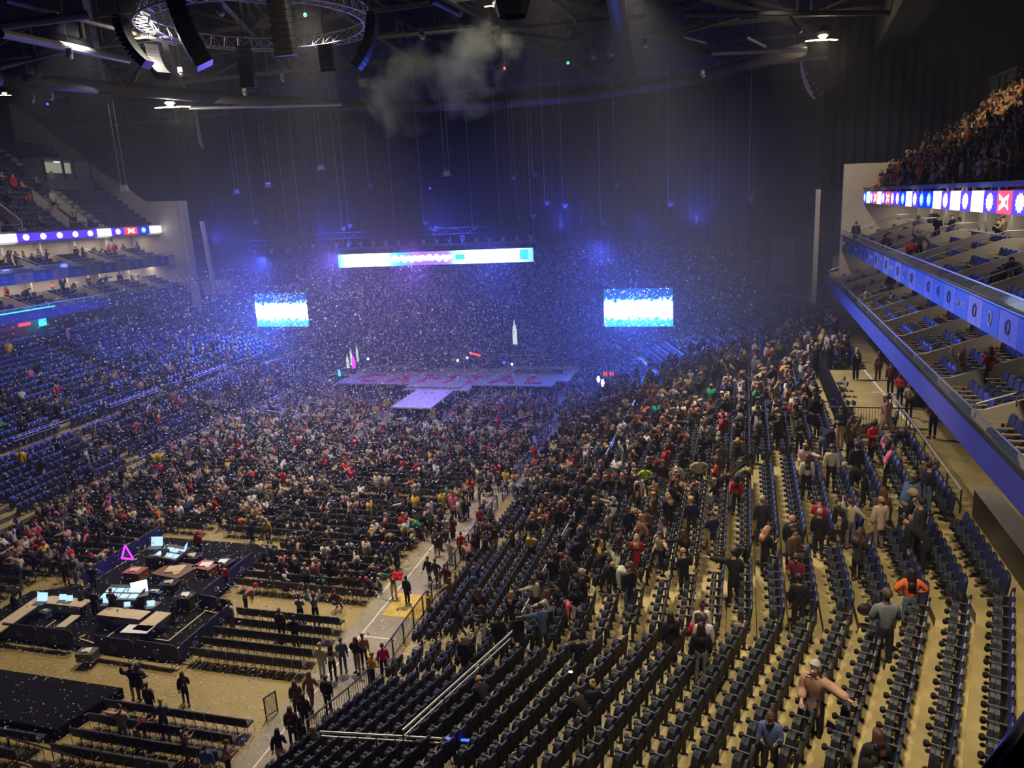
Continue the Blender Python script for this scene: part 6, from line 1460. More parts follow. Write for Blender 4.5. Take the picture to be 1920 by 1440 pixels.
rs(990, 1030, 0.0, 'looking at a phone', 'yellow', False, 'black', 'dark', 'short', 'yellow shirt in the lower rows, back to us', 0.9)
rs(980, 1150, -0.4, 'standing', 'black', True, 'black', 'fair', 'long', 'black coat and red headband by the handrail', 0.9)
rs(866, 1240, 2.8, 'standing', 'black', True, 'black', 'fair', 'long', 'furry pale hood in the lower rows', 0.85)
rs(885, 1215, 2.2, 'bending forward', 'black', True, 'black', 'auburn', 'short', 'open black jacket just above the furry hood', 0.9)
rs(1065, 1250, 0.2, 'looking at a phone', 'black', False, 'black', 'dark', 'short', 'lit blue by a phone in the dark rows', 0.95)
rs(1105, 1340, 0.6, 'standing', 'black', True, 'black', 'fair', 'bun', 'dark coat and fair hair near the bottom', 0.8)
rs(1080, 1375, 0.7, 'bending forward', 'black', True, 'black', 'black', 'short', 'dark hunched figure near the bottom', 0.8)
rs(920, 1330, 0.6, 'bending forward', 'black', True, 'maroon', 'fair', 'hood', 'dark figure in a fur hood by the bottom rail', 0.8)
rs(957, 1200, 0.3, 'standing', 'black', True, 'black', 'dark', 'short', 'dark figure where the bright handrail bends', 0.8)
rs(1150, 975, 0.2, 'bending forward', 'grey', False, 'black', 'grey', 'hood', 'grey hooded top in the middle rows', 0.9)
rs(1100, 985, 0.1, 'standing', 'black', True, 'charcoal', 'fair', 'short', 'broad dark coat left of the grey hood', 0.9)
rs(1030, 985, 2.0, 'standing', 'rose', False, 'black', 'brown', 'short', 'flowered dress by the handrail', 0.9)
rs(1245, 1020, 2.0, 'reaching out one arm', 'grey', False, 'maroon', 'brown', 'long', 'stretching a pale sleeved arm out to the left', 0.9)
rs(1220, 995, 2.6, 'looking at a phone', 'brown', True, 'brown', 'brown', 'short', 'brown jacket above the stretching arm', 0.9)
rs(1280, 1045, 0.6, 'reaching out one arm', 'black', False, 'black', 'brown', 'long', 'black T-shirt, bare arm stretched out', 0.9)
def suite_person(px, py, d, z, yaw, pose, top, hc, hk, place, low='black', coat=False):
    a = -14.1 + d - KR * 25; r = ray(px, py); t = a / (r.x - KR * r.y); q = r * t
    add((q.x, q.y, z), yaw, pose, top, coat, low, hc, hk, place)
suite_person(1797, 720, 23.6, 11.15, 0.6, 'raising both arms', 'grey', 'brown', 'long', 'in the right lower suites, checked shirt')
suite_person(1853, 712, 24.6, 11.5, 0.4, 'arms folded', 'red', 'dark', 'long', 'in the right lower suites, seen from behind')
suite_person(1568, 503, 24.2, 11.5, 0.5, 'bending forward', 'white', 'brown', 'short', 'at the far end of the right lower suites')
suite_person(1594, 498, 25.2, 11.85, 1.2, 'bending forward', 'black', 'brown', 'short', 'second figure at the far end of the right lower suites', coat=True)
suite_person(1632, 578, 23.8, 11.15, 1.6, 'bending forward', 'cream', 'brown', 'short', 'pale figure near the glass of the right lower suites')
suite_person(1648, 582, 24.0, 11.15, -1.2, 'bending forward', 'olive', 'brown', 'short', 'olive coat near the glass of the right lower suites')
suite_person(1668, 552, 25.0, 11.85, 2.6, 'arms folded', 'charcoal', 'fair', 'short', 'dark jacket by the stairs of the right lower suites')
suite_person(1698, 540, 26.0, 12.2, 0.2, 'standing', 'black', 'dark', 'short', 'left of the white shirt in the right lower suites')
suite_person(1712, 553, 26.4, 12.2, -0.6, 'bending forward', 'white', 'brown', 'short', 'white shirt leaning in the right lower suites')
for px, py, d, z, pose, top, hc, place in ((1708, 465, 24.6, 15.0, 'bending forward', 'red', 'auburn', 'red top by the glass of the right upper suites'), (1724, 462, 24.9, 15.3, 'pulling on a coat', 'grey', 'grey', 'grey top beside the red one in the right upper suites'),
       (1757, 430, 27.0, 16.0, 'looking at a phone', 'black', 'dark', 'slim dark figure in the right upper suites'), (1785, 430, 28.2, 16.0, 'looking at a phone', 'black', 'brown', 'black dress at the back of the right upper suites'),
       (1749, 405, 29.0, 16.0, 'standing', 'charcoal', 'fair', 'behind the white worktop, right upper suites'), (1722, 415, 28.0, 16.0, 'sitting', 'grey', 'brown', 'grey jacket under the ribbon'), (1680, 405, 28.0, 16.0, 'raising both arms', 'black', 'dark', 'dark figure holding up a phone under the ribbon'),
       (1655, 400, 28.0, 16.0, 'standing', 'black', 'dark', 'first dark figure under the far ribbon end'), (1667, 404, 28.0, 16.0, 'standing', 'charcoal', 'dark', 'second dark figure under the far ribbon end'), (1627, 417, 26.2, 15.6, 'bending forward', 'cream', 'fair', 'pale figure at the far end of the right upper suites'),
       (1605, 432, 24.2, 15.0, 'standing', 'black', 'dark', 'slim dark figure at the far corner of the right upper suites'), (1872, 422, 28.6, 16.0, 'looking at a phone', 'charcoal', 'auburn', 'left of two figures by the lounge lamp'), (1882, 420, 28.8, 16.0, 'looking at a phone', 'beige', 'brown', 'right of two figures by the lounge lamp'),
       (1870, 515, 24.6, 15.0, 'bending forward', 'black', 'grey', 'large dark figure leaning on the seats, right upper suites'), (1905, 505, 25.2, 15.3, 'bending forward', 'charcoal', 'brown', 'dark coat at the frame edge, right upper suites'), (1668, 470, 24.4, 15.0, 'bending forward', 'charcoal', 'dark', 'dark figure stooping between the far partitions')):
    suite_person(px, py, d, z, random.uniform(-0.6, 0.9), pose, top, hc, 'short', place)
# --- hand-placed people on the floor: pixel of the feet
def fp(px, py, yaw, pose, top, coat=False, low='black', hc='dark', hk='short', place='', h=None, z=0.0, extra=''):
    p = at(px, py, z); add(p, yaw, pose, top, coat, low, hc, hk, place, h, True, extra)
fp(700, 1290, -0.6, 'reaching out one arm', 'yellow', False, 'navy', 'fair', 'short', 'yellow T-shirt stepping over the fence', 1.0); fp(722, 1272, 0.6, 'standing', 'magenta', False, 'black', 'brown', 'short', 'bright magenta hoodie beside the yellow T-shirt', 1.0)
fp(672, 1262, 2.8, 'with hands on hips', 'black', False, 'tan', 'auburn', 'long', 'black dress left of the yellow T-shirt'); fp(685, 1252, -2.4, 'standing', 'rose', False, 'black', 'auburn', 'short', 'between the black dress and the magenta hoodie')
fp(645, 1262, 0.4, 'standing', 'denim', False, 'denim', 'brown', 'short', 'denim jacket by the chair rows'); fp(626, 1275, 0.3, 'looking at a phone', 'cream', False, 'black', 'dark', 'long', 'cream top and long dark hair at the chair rows'); fp(606, 1272, -0.2, 'standing', 'cream', False, 'white', 'fair', 'short', 'cream jumper left of the long dark hair')
fp(566, 1172, 0.1, 'looking at a phone', 'cream', False, 'black', 'brown', 'short', 'cream coat at the cross aisle, left one'); fp(594, 1172, 0.2, 'raising both arms', 'white', False, 'black', 'brown', 'short', 'white top at the cross aisle, right one')
fp(256, 1312, 0.9, 'pulling on a coat', 'black', True, 'cream', 'black', 'short', 'black coat over pale trousers, left of the black puffer'); fp(268, 1316, 0.3, 'looking at a phone', 'black', True, 'denim', 'black', 'hood', 'black puffer coat and blue jeans by the black riser', 1.02)
fp(285, 1345, 0.1, 'standing', 'brown', False, 'black', 'brown', 'short', 'with a pale bag on the back, by the chairs', 0.95); fp(350, 1320, 0.7, 'walking', 'black', True, 'black', 'brown', 'long', 'black coat walking alone across the tan aisle', 0.9)
fp(236, 1400, 0.3, 'reaching out one arm', 'cream', False, 'cream', 'auburn', 'bun', 'cream striped dress at the bottom left'); fp(260, 1405, -0.6, 'bending forward', 'maroon', False, 'cream', 'dark', 'short', 'maroon top bending at the bottom left'); fp(312, 1385, 0.5, 'looking at a phone', 'grey', False, 'grey', 'fair', 'short', 'grey top in the nearest chairs')
fp(353, 1428, -0.4, 'looking at a phone', 'beige', False, 'beige', 'auburn', 'short', 'patterned pale dress in the nearest chairs'); fp(396, 1475, 0.1, 'standing', 'blue', False, 'cream', 'brown', 'short', 'white and blue rucksack at the bottom edge'); fp(432, 1465, -0.6, 'looking at a phone', 'rose', False, 'black', 'auburn', 'short', 'auburn hair at the bottom edge')
for k, (px, py, yw, ps, tp, cc, lw, hc, hk, pl) in enumerate(((560, 1345, 0.4, 'standing', 'brown', True, 'black', 'auburn', 'long', 'queueing in the walkway, brown coat'), (586, 1330, 0.1, 'walking', 'tan', False, 'tan', 'fair', 'long', 'queueing in the walkway, tan dress'), (575, 1372, 0.2, 'standing', 'black', False, 'black', 'brown', 'long', 'queueing in the walkway, black dress'),
        (617, 1335, 0.0, 'standing', 'black', True, 'black', 'brown', 'short', 'queueing in the walkway, broad black jacket'), (552, 1400, 0.3, 'standing', 'charcoal', True, 'black', 'auburn', 'long', 'lower in the walkway queue, charcoal coat'), (597, 1440, 0.2, 'standing', 'olive', True, 'olive', 'fair', 'long', 'long pale scarf in the walkway at the bottom'), (570, 1420, -0.2, 'standing', 'black', False, 'denim', 'dark', 'long', 'denim and black in the walkway at the bottom'),
        (528, 1440, 0.4, 'walking', 'navy', False, 'beige', 'dark', 'long', 'pale trousers at the foot of the walkway'), (530, 1200, 0.2, 'standing', 'brown', False, 'black', 'auburn', 'short', 'left end of the chair rows beyond the cross aisle'), (556, 1215, 0.2, 'looking at a phone', 'navy', False, 'black', 'dark', 'short', 'navy top in the chair rows beyond the cross aisle'),
        (740, 1125, 0.2, 'reaching out one arm', 'green', False, 'cream', 'red', 'short', 'green elf costume and red headband'), (765, 1135, -0.3, 'standing', 'black', True, 'black', 'black', 'short', 'black coat right of the green elf costume'), (806, 1095, 2.9, 'walking', 'black', False, 'black', 'dark', 'short', 'walking towards us in the walkway, first of three'), (820, 1100, 2.9, 'walking', 'charcoal', False, 'charcoal', 'auburn', 'short', 'walking towards us in the walkway, second of three'),
        (838, 1110, 3.0, 'walking', 'maroon', True, 'brown', 'brown', 'short', 'walking towards us in the walkway, third of three'), (846, 1060, 2.6, 'with hands on hips', 'cream', False, 'cream', 'dark', 'short', 'cream jumper by the fence'), (867, 1050, 0.2, 'standing', 'red', False, 'black', 'brown', 'short', 'red steward jacket by the fence'), (902, 1000, 0.1, 'standing', 'red', False, 'black', 'dark', 'short', 'red jacket further up the walkway'),
        (907, 995, 0.3, 'standing', 'blue', False, 'navy', 'dark', 'short', 'blue top beside the red jacket'), (935, 905, 2.9, 'standing', 'red', False, 'black', 'dark', 'short', 'red T-shirt facing us, middle of the floor'), (950, 920, 2.8, 'standing', 'yellow', False, 'black', 'brown', 'short', 'yellow T-shirt beside the red one'), (966, 925, 0.4, 'looking at a phone', 'yellow', False, 'black', 'brown', 'long', 'second yellow T-shirt, right one'),
        (1002, 870, 0.1, 'standing', 'red', False, 'black', 'dark', 'short', 'red coat near the first fence gap'), (952, 835, 0.0, 'with hands on hips', 'cream', False, 'black', 'grey', 'short', 'cream hoodie near the floor front'), (922, 830, 0.1, 'standing', 'white', False, 'black', 'brown', 'short', 'white shirt near the floor front'), (897, 835, 0.1, 'standing', 'beige', False, 'black', 'fair', 'long', 'beige top between the white shirts'),
        (808, 885, -0.8, 'reaching out one arm', 'yellow', False, 'black', 'brown', 'short', 'yellow T-shirt with an arm out, middle of the floor'), (662, 915, 0.4, 'standing', 'red', False, 'black', 'red', 'hood', 'red hooded coat, lower of a pair'), (655, 900, 0.4, 'standing', 'red', False, 'black', 'red', 'hood', 'red hooded coat, upper of a pair'), (783, 955, 0.3, 'standing', 'beige', True, 'beige', 'fair', 'hood', 'beige fur coat and knitted hat'),
        (710, 930, 0.2, 'standing', 'cream', True, 'grey', 'fair', 'short', 'cream coat, left of a pair'), (728, 928, 0.1, 'standing', 'cream', True, 'grey', 'fair', 'long', 'cream coat, right of a pair'), (716, 1030, 0.2, 'bending forward', 'rose', False, 'black', 'dark', 'long', 'group by the empty rows, left one'), (700, 1035, 0.4, 'bending forward', 'tan', False, 'navy', 'fair', 'long', 'group by the empty rows, tan coat'),
        (722, 1065, 0.1, 'standing', 'blue', False, 'cream', 'fair', 'hood', 'blue top and cream coat behind the group'), (795, 1015, 0.2, 'sitting', 'rose', False, 'black', 'brown', 'long', 'pink jacket alone in the rows'), (821, 1015, 0.1, 'sitting', 'tan', False, 'black', 'auburn', 'bun', 'tan top alone in the rows'), (838, 1015, 0.1, 'standing', 'white', False, 'black', 'grey', 'long', 'white patterned shirt by the fence'),
        (658, 1050, 0.2, 'sitting', 'white', False, 'black', 'dark', 'short', 'white top, two rows above the pale group'), (645, 1112, 0.1, 'sitting', 'tan', False, 'black', 'auburn', 'long', 'left end of the seated pale group'), (662, 1112, 0.1, 'sitting', 'brown', False, 'black', 'brown', 'long', 'second of the seated group'), (684, 1115, 0.1, 'sitting', 'pink', False, 'denim', 'brown', 'long', 'pink top in the seated group'),
        (706, 1115, 0.1, 'sitting', 'white', False, 'black', 'black', 'long', 'white top and black hair in the seated group'), (630, 1148, 0.1, 'sitting', 'maroon', False, 'black', 'brown', 'short', 'maroon skirt in front of the cream coats'), (577, 1110, 0.1, 'standing', 'cream', False, 'black', 'fair', 'short', 'cream jacket by the empty rows'), (605, 1118, 0.2, 'sitting', 'teal', False, 'black', 'brown', 'short', 'teal top low in the rows'),
        (510, 1100, 0.3, 'standing', 'beige', True, 'beige', 'brown', 'hood', 'long fur-trimmed coat in the rows right of the mixing area'), (505, 1020, 0.1, 'standing', 'yellow', False, 'black', 'fair', 'hood', 'yellow hooded top right of the mixing area'), (418, 1180, 2.6, 'looking at a phone', 'black', False, 'black', 'dark', 'short', 'black clothes leaning by the barrier corner'), (463, 1150, -0.6, 'bending forward', 'rose', False, 'black', 'red', 'hood', 'red headscarf by the mixing area corner'),
        (437, 1185, 2.9, 'standing', 'white', False, 'beige', 'brown', 'short', 'pale clothes beside the barrier corner'), (425, 1110, 0.2, 'standing', 'red', False, 'black', 'dark', 'short', 'red top by the far barrier corner'), (157, 1150, 0.3, 'bending forward', 'black', False, 'black', 'dark', 'short', 'technician in black, left of two at the tables'), (182, 1160, 0.2, 'looking at a phone', 'black', False, 'black', 'dark', 'short', 'technician in black, right of two at the tables'),
        (330, 1168, 0.4, 'bending forward', 'black', False, 'black', 'dark', 'short', 'technician in black near the barrier corner'), (178, 1110, 0.3, 'looking at a phone', 'black', True, 'black', 'fair', 'hood', 'hooded figure leaning on the left barrier'), (30, 1150, 0.2, 'bending forward', 'black', False, 'black', 'dark', 'short', 'figure in black at the left edge, by the long table'), (146, 1100, -0.5, 'bending forward', 'denim', False, 'denim', 'dark', 'short', 'blue T-shirt bending beside the left barrier'),
        (127, 1100, 0.4, 'looking at a phone', 'black', False, 'black', 'brown', 'long', 'black dress beside the blue T-shirt'), (310, 1070, 0.2, 'bending forward', 'charcoal', False, 'charcoal', 'fair', 'short', 'leaning at the smaller console'), (215, 1160, 0.1, 'looking at a phone', 'black', False, 'black', 'brown', 'short', 'in black at the big console'), (376, 1045, 0.2, 'standing', 'red', False, 'black', 'red', 'hood', 'red hat behind the smaller console'),
        (45, 1055, 0.6, 'bending forward', 'tan', True, 'black', 'brown', 'short', 'tan coat bending at the left edge of the floor'), (62, 1058, -0.5, 'bending forward', 'red', False, 'cream', 'brown', 'short', 'red and white clothing beside the tan coat'), (212, 1000, 0.2, 'standing', 'tan', False, 'brown', 'red', 'hood', 'red hat and tan coat, left of the consoles'), (340, 985, 0.2, 'standing', 'red', False, 'black', 'brown', 'short', 'dark red coat behind the consoles'))):
    fp(px, py, yw, ps, tp, cc, lw, hc, hk, pl, z=0.27 if 'technician' in pl or 'console' in pl and 'behind' not in pl else 0.0)
for (px, py) in ((432, 898), (305, 880)): fp(px, py, 0.1, 'standing', 'yellow', False, 'black', 'fair', 'short', 'yellow top far back on the floor, %s' % ('right' if px > 400 else 'left'))
for k, (px, py) in enumerate(((965, 765), (990, 768), (1072, 767), (655, 768), (727, 775), (715, 752), (705, 790), (773, 795), (812, 798), (1028, 768))):
    fp(px, py, 2.9 + 0.1 * k, 'standing', 'yellow' if k not in (9,) else 'charcoal', False, 'black', 'brown', 'short', 'yellow-shirted steward in front of the stage' if k != 9 else 'dark steward by the silver barrier'); people[-1]['key'] = True

# --- the crowd: spread over stands and floor, thinner towards the camera
DARK = ['black'] * 9 + ['charcoal'] * 5 + ['navy'] * 3 + ['brown'] * 2 + ['olive']
MIXC = ['black'] * 12 + ['charcoal'] * 7 + ['navy'] * 3 + ['grey'] * 3 + ['beige'] * 4 + ['cream'] * 5 + ['white'] * 4 + ['rose'] * 3 + ['tan'] * 3 + ['brown'] * 3 + ['red'] * 2 + ['pink'] + ['denim'] * 2 + ['green', 'yellow', 'orange', 'maroon', 'red']
LOWC = ['black'] * 8 + ['charcoal'] * 2 + ['denim'] * 3 + ['navy'] + ['beige', 'grey', 'white']
PK = list(POSES)
PW = [5, 6, 4, 1, 2, 0, 1.5, 1.5, 2, 1.5]
def rnd(p, yaw, place, pal=MIXC, sit=0.0):
    pose = 'sitting' if random.random() < sit else random.choices(PK, PW)[0]
    hk = random.choices(['short', 'long', 'bun', 'hood'], [4, 5, 1.5, 0.8])[0]
    add(p, yaw, pose, random.choice(pal), random.random() < 0.35, random.choice(LOWC), random.choices(list(HAIR), [4, 7, 3, 4, 1, 0, 0, 2])[0], hk, place, None, False)
def crowd_rows(side, dens, place, ymin, ymax):
    for (d, z, t) in ROWS:
        y = ymin
        while y < ymax:
            y += 0.55
            if side > 0 and d > 19.6 and 39.0 < y < 53.6: continue
            if random.random() < dens(d, y, t):
                p = (RX(d - 0.25 + random.uniform(-0.1, 0.1), y, side), y, z)
                if inview((p[0], p[1], p[2] + 1), 0): rnd(p, random.uniform(0, 2 * PI), place(d, y) if callable(place) else place, MIXC if random.random() < 0.5 else DARK, 0.0)
def dr(d, y, t):
    if t == 1:
        if y < 24: return 0
        if y < 28: return 0.30 if d < 12 else 0.03
        if y < 34: return 0.34 if d < 13 else (0.05 if d < 20 else 0.12)
        if y < 40: return 0.40 if d < 15 else 0.14
        if y < 70: return 0.46 if d > 8.5 else 0.38
        return 0.06
    if y < 27: return 0.02
    if y < 36: return 0.10
    if y < 46: return 0.34
    return 0.5 if y < 66 else 0.15
def plr(d, y):
    return ('in the right stand near the first aisle' if y < 34 else 'in the crowded middle of the right stand' if y < 48 else 'far along the right stand towards the stage') if d > 7 else ('in the lowest rows of the right stand' if y < 48 else 'in the lowest rows near the stage')
crowd_rows(1, dr, plr, 24, 78)
crowd_rows(-1, lambda d, y, t: (0.22 if (48 < y < 66 and d < 12) else 0.13) if d < 16 else (0.05 if y < 70 else 0.03), 'in the left stand', 40, 84)
def scatter_floor(n, x0, x1, y0, y1, place, seated=0.1, dens=None):
    for _ in range(n):
        x, y = random.uniform(x0, x1), random.uniform(y0, y1)
        if foh(x, y) or (dens and random.random() > dens(x, y)): continue
        if inview((x, y, 1), 0): rnd((x, y, 0), random.gauss(0.1, 1.3), place, MIXC, seated)
scatter_floor(330, -45.5, -15, 45, 63, 'on the floor near the stage', 0.05)
scatter_floor(330, -45, -15, 50, 62.5, 'packed on the floor near the stage', 0.05)
scatter_floor(170, -45, -27, 38, 47, 'on the floor behind the mixing area', 0.1)
scatter_floor(45, -27, -17.4, 39, 45, 'on the floor right of the aisle', 0.2)
scatter_floor(36, -25, -17.4, 33, 39, 'in the half-empty floor rows', 0.5)
scatter_floor(40, -17.3, -14.6, 38, 62, 'walking in the floor walkway', 0.0)
scatter_floor(110, -45, -34.5, 30, 40, 'on the floor left of the mixing area', 0.1)
scatter_floor(120, -45, -31.8, 63.5, 72, 'beside the runway, left', 0.0); scatter_floor(110, -24, -14.8, 64, 72.5, 'beside the runway, right', 0.0)
scatter_floor(60, -46, -41, 72, 82, 'at the left end of the stage', 0.0); scatter_floor(50, -14.5, -10.5, 66, 80, 'at the right end of the stage', 0.0)
# upper stands
for k in range(13):
    d = 25.9 + 0.8 * k - 0.2; z = 19.35 + 0.6 * k; y = 36
    while y < 75:
        y += 0.55
        pr_ = 0.72 if y < 72 - 0.6 * k else 0.0
        if random.random() < pr_ and inview((RX(d, y), y, z + 1), 0): rnd((RX(d, y), y, z), L_ + random.gauss(0, 0.8), 'packed in the upper right stand', ['tan', 'beige', 'brown', 'black', 'rose', 'cream', 'charcoal', 'orange', 'black', 'charcoal'], 0.35)
add((RX(26.4, 71.5), 71.5, 19.9), 1.2, 'standing', 'orange', False, 'black', 'brown', 'short', 'steward in an orange vest at the front corner of the upper right stand')
for (px, py, tp, ps) in ((5, 340, 'tan', 'looking at a phone'), (28, 355, 'red', 'standing'), (42, 330, 'black', 'standing'), (42, 355, 'beige', 'sitting'), (70, 350, 'grey', 'looking at a phone'), (100, 345, 'orange', 'standing'), (50, 385, 'red', 'bending forward'), (87, 378, 'grey', 'sitting'), (100, 378, 'cream', 'standing'), (88, 405, 'tan', 'bending forward'), (100, 403, 'tan', 'bending forward'), (140, 408, 'beige', 'arms folded'), (12, 400, 'brown', 'bending forward'), (20, 385, 'black', 'looking at a phone'), (75, 420, 'olive', 'sitting'), (10, 375, 'charcoal', 'bending forward')):
    r = ray(px, py); best = None
    for i in range(200, 1400):
        q = r * (i * 0.0001); d = -60 - q.x + 14.1; z = H + q.z; zs = 19.35 + 0.6 * int(max(0, (d - 25.5) / 0.8))
        if d > 25.4 and z <= zs + 0.9: best = (q.x, q.y, zs); break
    if best: add(best, random.uniform(-2, -0.5), ps, tp, False, 'black', 'brown', 'short', 'in the upper left stand, %s' % ('near the frame edge' if px < 60 else 'right of the stair entrance' if px > 95 else 'beside the upper stairs'))
for (px, py, d, z) in [(15 + 14 * k, 478 - 1.6 * k, 27.5, 15.9) for k in range(6)] + [(142 + 12 * k, 468 - 1.0 * k, 28, 15.9) for k in range(7)] + [(255, 450, 27.5, 15.9), (232, 470, 27, 15.6)] + [(10, 540, 27.5, 12.2), (40, 540, 27.5, 12.2), (95, 522, 28, 12.2), (116, 530, 27, 12.2), (133, 528, 27, 12.2), (165, 522, 28, 12.2), (180, 518, 28, 12.2), (198, 520, 27.5, 12.2), (225, 525, 27, 12.2), (245, 515, 27, 12.2), (258, 510, 27, 12.2)]:
    r = ray(px, py); t = (-60 + 14.1 - d) / r.x; q = r * t; rnd((q.x, q.y, z), random.uniform(-2.6, -0.6), 'in the left balcony suites', MIXC, 0.3)
for (px, py, tp) in ((157, 592, 'black'), (180, 595, 'yellow')):
    r = ray(px, py); t = (-60 + 14.1 - 23.5) / r.x; q = r * t; add((q.x, q.y, 8.1), -1.2, 'standing', tp, False, 'black', 'dark', 'short', 'at the lit doorway under the left balcony, %s' % tp)

HEXT = {'short': '', 'long': ' and long hair', 'bun': ' and tied-up hair', 'hood': ' and a hood'}
def apparent(q): return proj((q['p'][0], q['p'][1], q['p'][2] + 0.9))[2]
people = [q for q in people if inview((q['p'][0], q['p'][1], q['p'][2] + 1.0), 60)]
people.sort(key=lambda q: apparent(q) - (12 if q['key'] else 0))
seen = {}
def person_label(q):
    cl = q['top'] + (' coat' if q['coat'] else ' top'); s = 'person %s in a %s, %s %s, %s hair' % (q['pose'].replace('looking at a phone', 'looking down'), cl, q['low'], 'trousers', q['hc'] if q['hc'] not in ('red', 'cream') else 'covered')
    if q['key'] and q['place']: return 'person in a %s, %s, %s' % (cl, q['pose'].replace('looking at a phone', 'looking down'), q['place'])
    return s + ', ' + q['place']
NIND = 300
for q in people[:NIND]:
    D = PROTO[q['pose']]; b_ = bpy.data.objects.new('person', D['body']); C.objects.link(b_); b_.location = q['p']; b_.rotation_euler = (0, 0, q['yaw']); b_.scale = (q['h'],) * 3
    b_.color = (*random.choices(SKIN, [4, 4, 3, 3, 1])[0], 1)
    for nm, me, c in ((('coat' if q['coat'] else 'top'), D['coat' if q['coat'] else 'top'], COL[q['top']]), ('trousers', D['trousers'], COL[q['low']]), ('shoes', D['shoes'], (0.02, 0.02, 0.02)), ('hair' if q['hk'] != 'hood' else 'hat', D[q['hk']], HAIR[q['hc']])):
        o = bpy.data.objects.new(nm, me); C.objects.link(o); o.parent = b_; o.color = (*[x * random.uniform(0.85, 1.15) for x in c], 1)
    lab = person_label(q).split(); lab = ' '.join(lab[:16]); tag(b_, lab.rstrip(','), 'person', 'the crowd ' + (q['place'] if not q['key'] else 'of leaving concertgoers'))
jobs = {}
for q in people[NIND:]:
    j = jobs.setdefault(q['pose'], ([], [])); s = q['h']; j[0].append(xf(*q['p'], q['yaw'], s))
    j[1].append([random.choices(SKIN, [4, 4, 3, 3, 1])[0], COL[q['top']], COL[q['low']], HAIR[q['hc']]])
o = tile('distant_crowd', [(PROTO[k]['low'], v[0], v[1]) for k, v in jobs.items()], ['crowd'], smooth=True)
tag(o, 'distant crowd of concertgoers on the floor and in the stands', 'crowd', None, 'stuff')
print('people', len(people), 'seats', len(seats_r), len(seats_l), 'floor chairs', len(fl), 'suite', len(suite_spots))
# things held or left behind
for k, (px, py, r_, m, lab) in enumerate(((1594, 1250, 0.06, 'paper_white', 'paper cup with a lid standing on the step beside the grey jumper row'), (1400, 1262, 0.05, 'red_plain', 'red paper cup on the bottom right rows'), (1392, 1282, 0.06, 'paper_white', 'white-topped cup below the red one'), (1502, 1315, 0.06, 'red_plain', 'tall red cup left of the bending figure, upper'), (1494, 1340, 0.06, 'red_plain', 'tall red cup left of the bending figure, lower'), (1487, 1298, 0.05, 'walnut', 'brown cup in the aisle strip'), (1472, 1322, 0.05, 'green_dark', 'dark bottle in the aisle strip'),
        (1178, 1290, 0.05, 'red_plain', 'red cup between the dark rows'), (1166, 1310, 0.05, 'paper_white', 'white cup lying between the dark rows'), (1318, 1420, 0.05, 'paper_white', 'white cup near the bottom edge'), (1182, 1430, 0.05, 'red_plain', 'red and white cup near the bottom edge'), (1135, 1350, 0.05, 'paper_white', 'small white cup in the dark rows'))):
    p, d = on_bowl(px, py, 0.1); o = MB().lathe((0, 0, 0), [(r_ * 0.7, 0), (r_, 0.15)], 10).build('paper_cup', m, loc=p); MB().lathe((0, 0, 0.15), [(r_ * 1.08, 0), (r_ * 1.08, 0.015)], 10).build('lid', 'paper_white', o); tag(o, lab, 'cup')
for (px, py, lab) in ((1404, 1240, 'crumpled red and white food carton on the aisle strip'), (1132, 1405, 'orange snack box in the bottom rows'), (1580, 955, 'small paper packet between the blue rows')):
    p, d = on_bowl(px, py, 0.05); o = MB().box((0, 0, 0.04), (0.2, 0.16, 0.08), rz=0.4).build('food_carton', 'red_plain' if 'red' in lab else 'wood_arm', loc=p); MB().extrude([(-0.1, -0.08, 0.08), (0.1, -0.08, 0.08), (0.12, -0.14, 0.16), (-0.08, -0.14, 0.16)], (0, 0.01, 0)).build('flap', 'paper_white', o); tag(o, lab, 'carton')
p, d = on_bowl(1628, 1155, 0.6); tag(MB().ball((0, 0, 0), 0.2, 10, 6, sx=1.1, sy=0.7).tube((0, 0, 0.1), (0.25, 0.1, 0.5), 0.015, 5).build('handbag', 'black_plastic', loc=(p.x - 0.1, p.y, p.z + 0.75)), 'round black handbag at the hip of the grey jumper', 'bag')
p, d = on_bowl(1070, 1262, 1.2); o = MB().box((0, 0, 0), (0.14, 0.02, 0.08)).build('phone', 'black_plastic', loc=(p.x, p.y, p.z + 1.2)); MB().box((0, -0.013, 0), (0.13, 0.004, 0.07)).build('screen', 'led_pale', o); o.rotation_euler = (-0.7, 0, 0.1); tag(o, 'phone with a bright screen held up in the dark rows', 'phone')

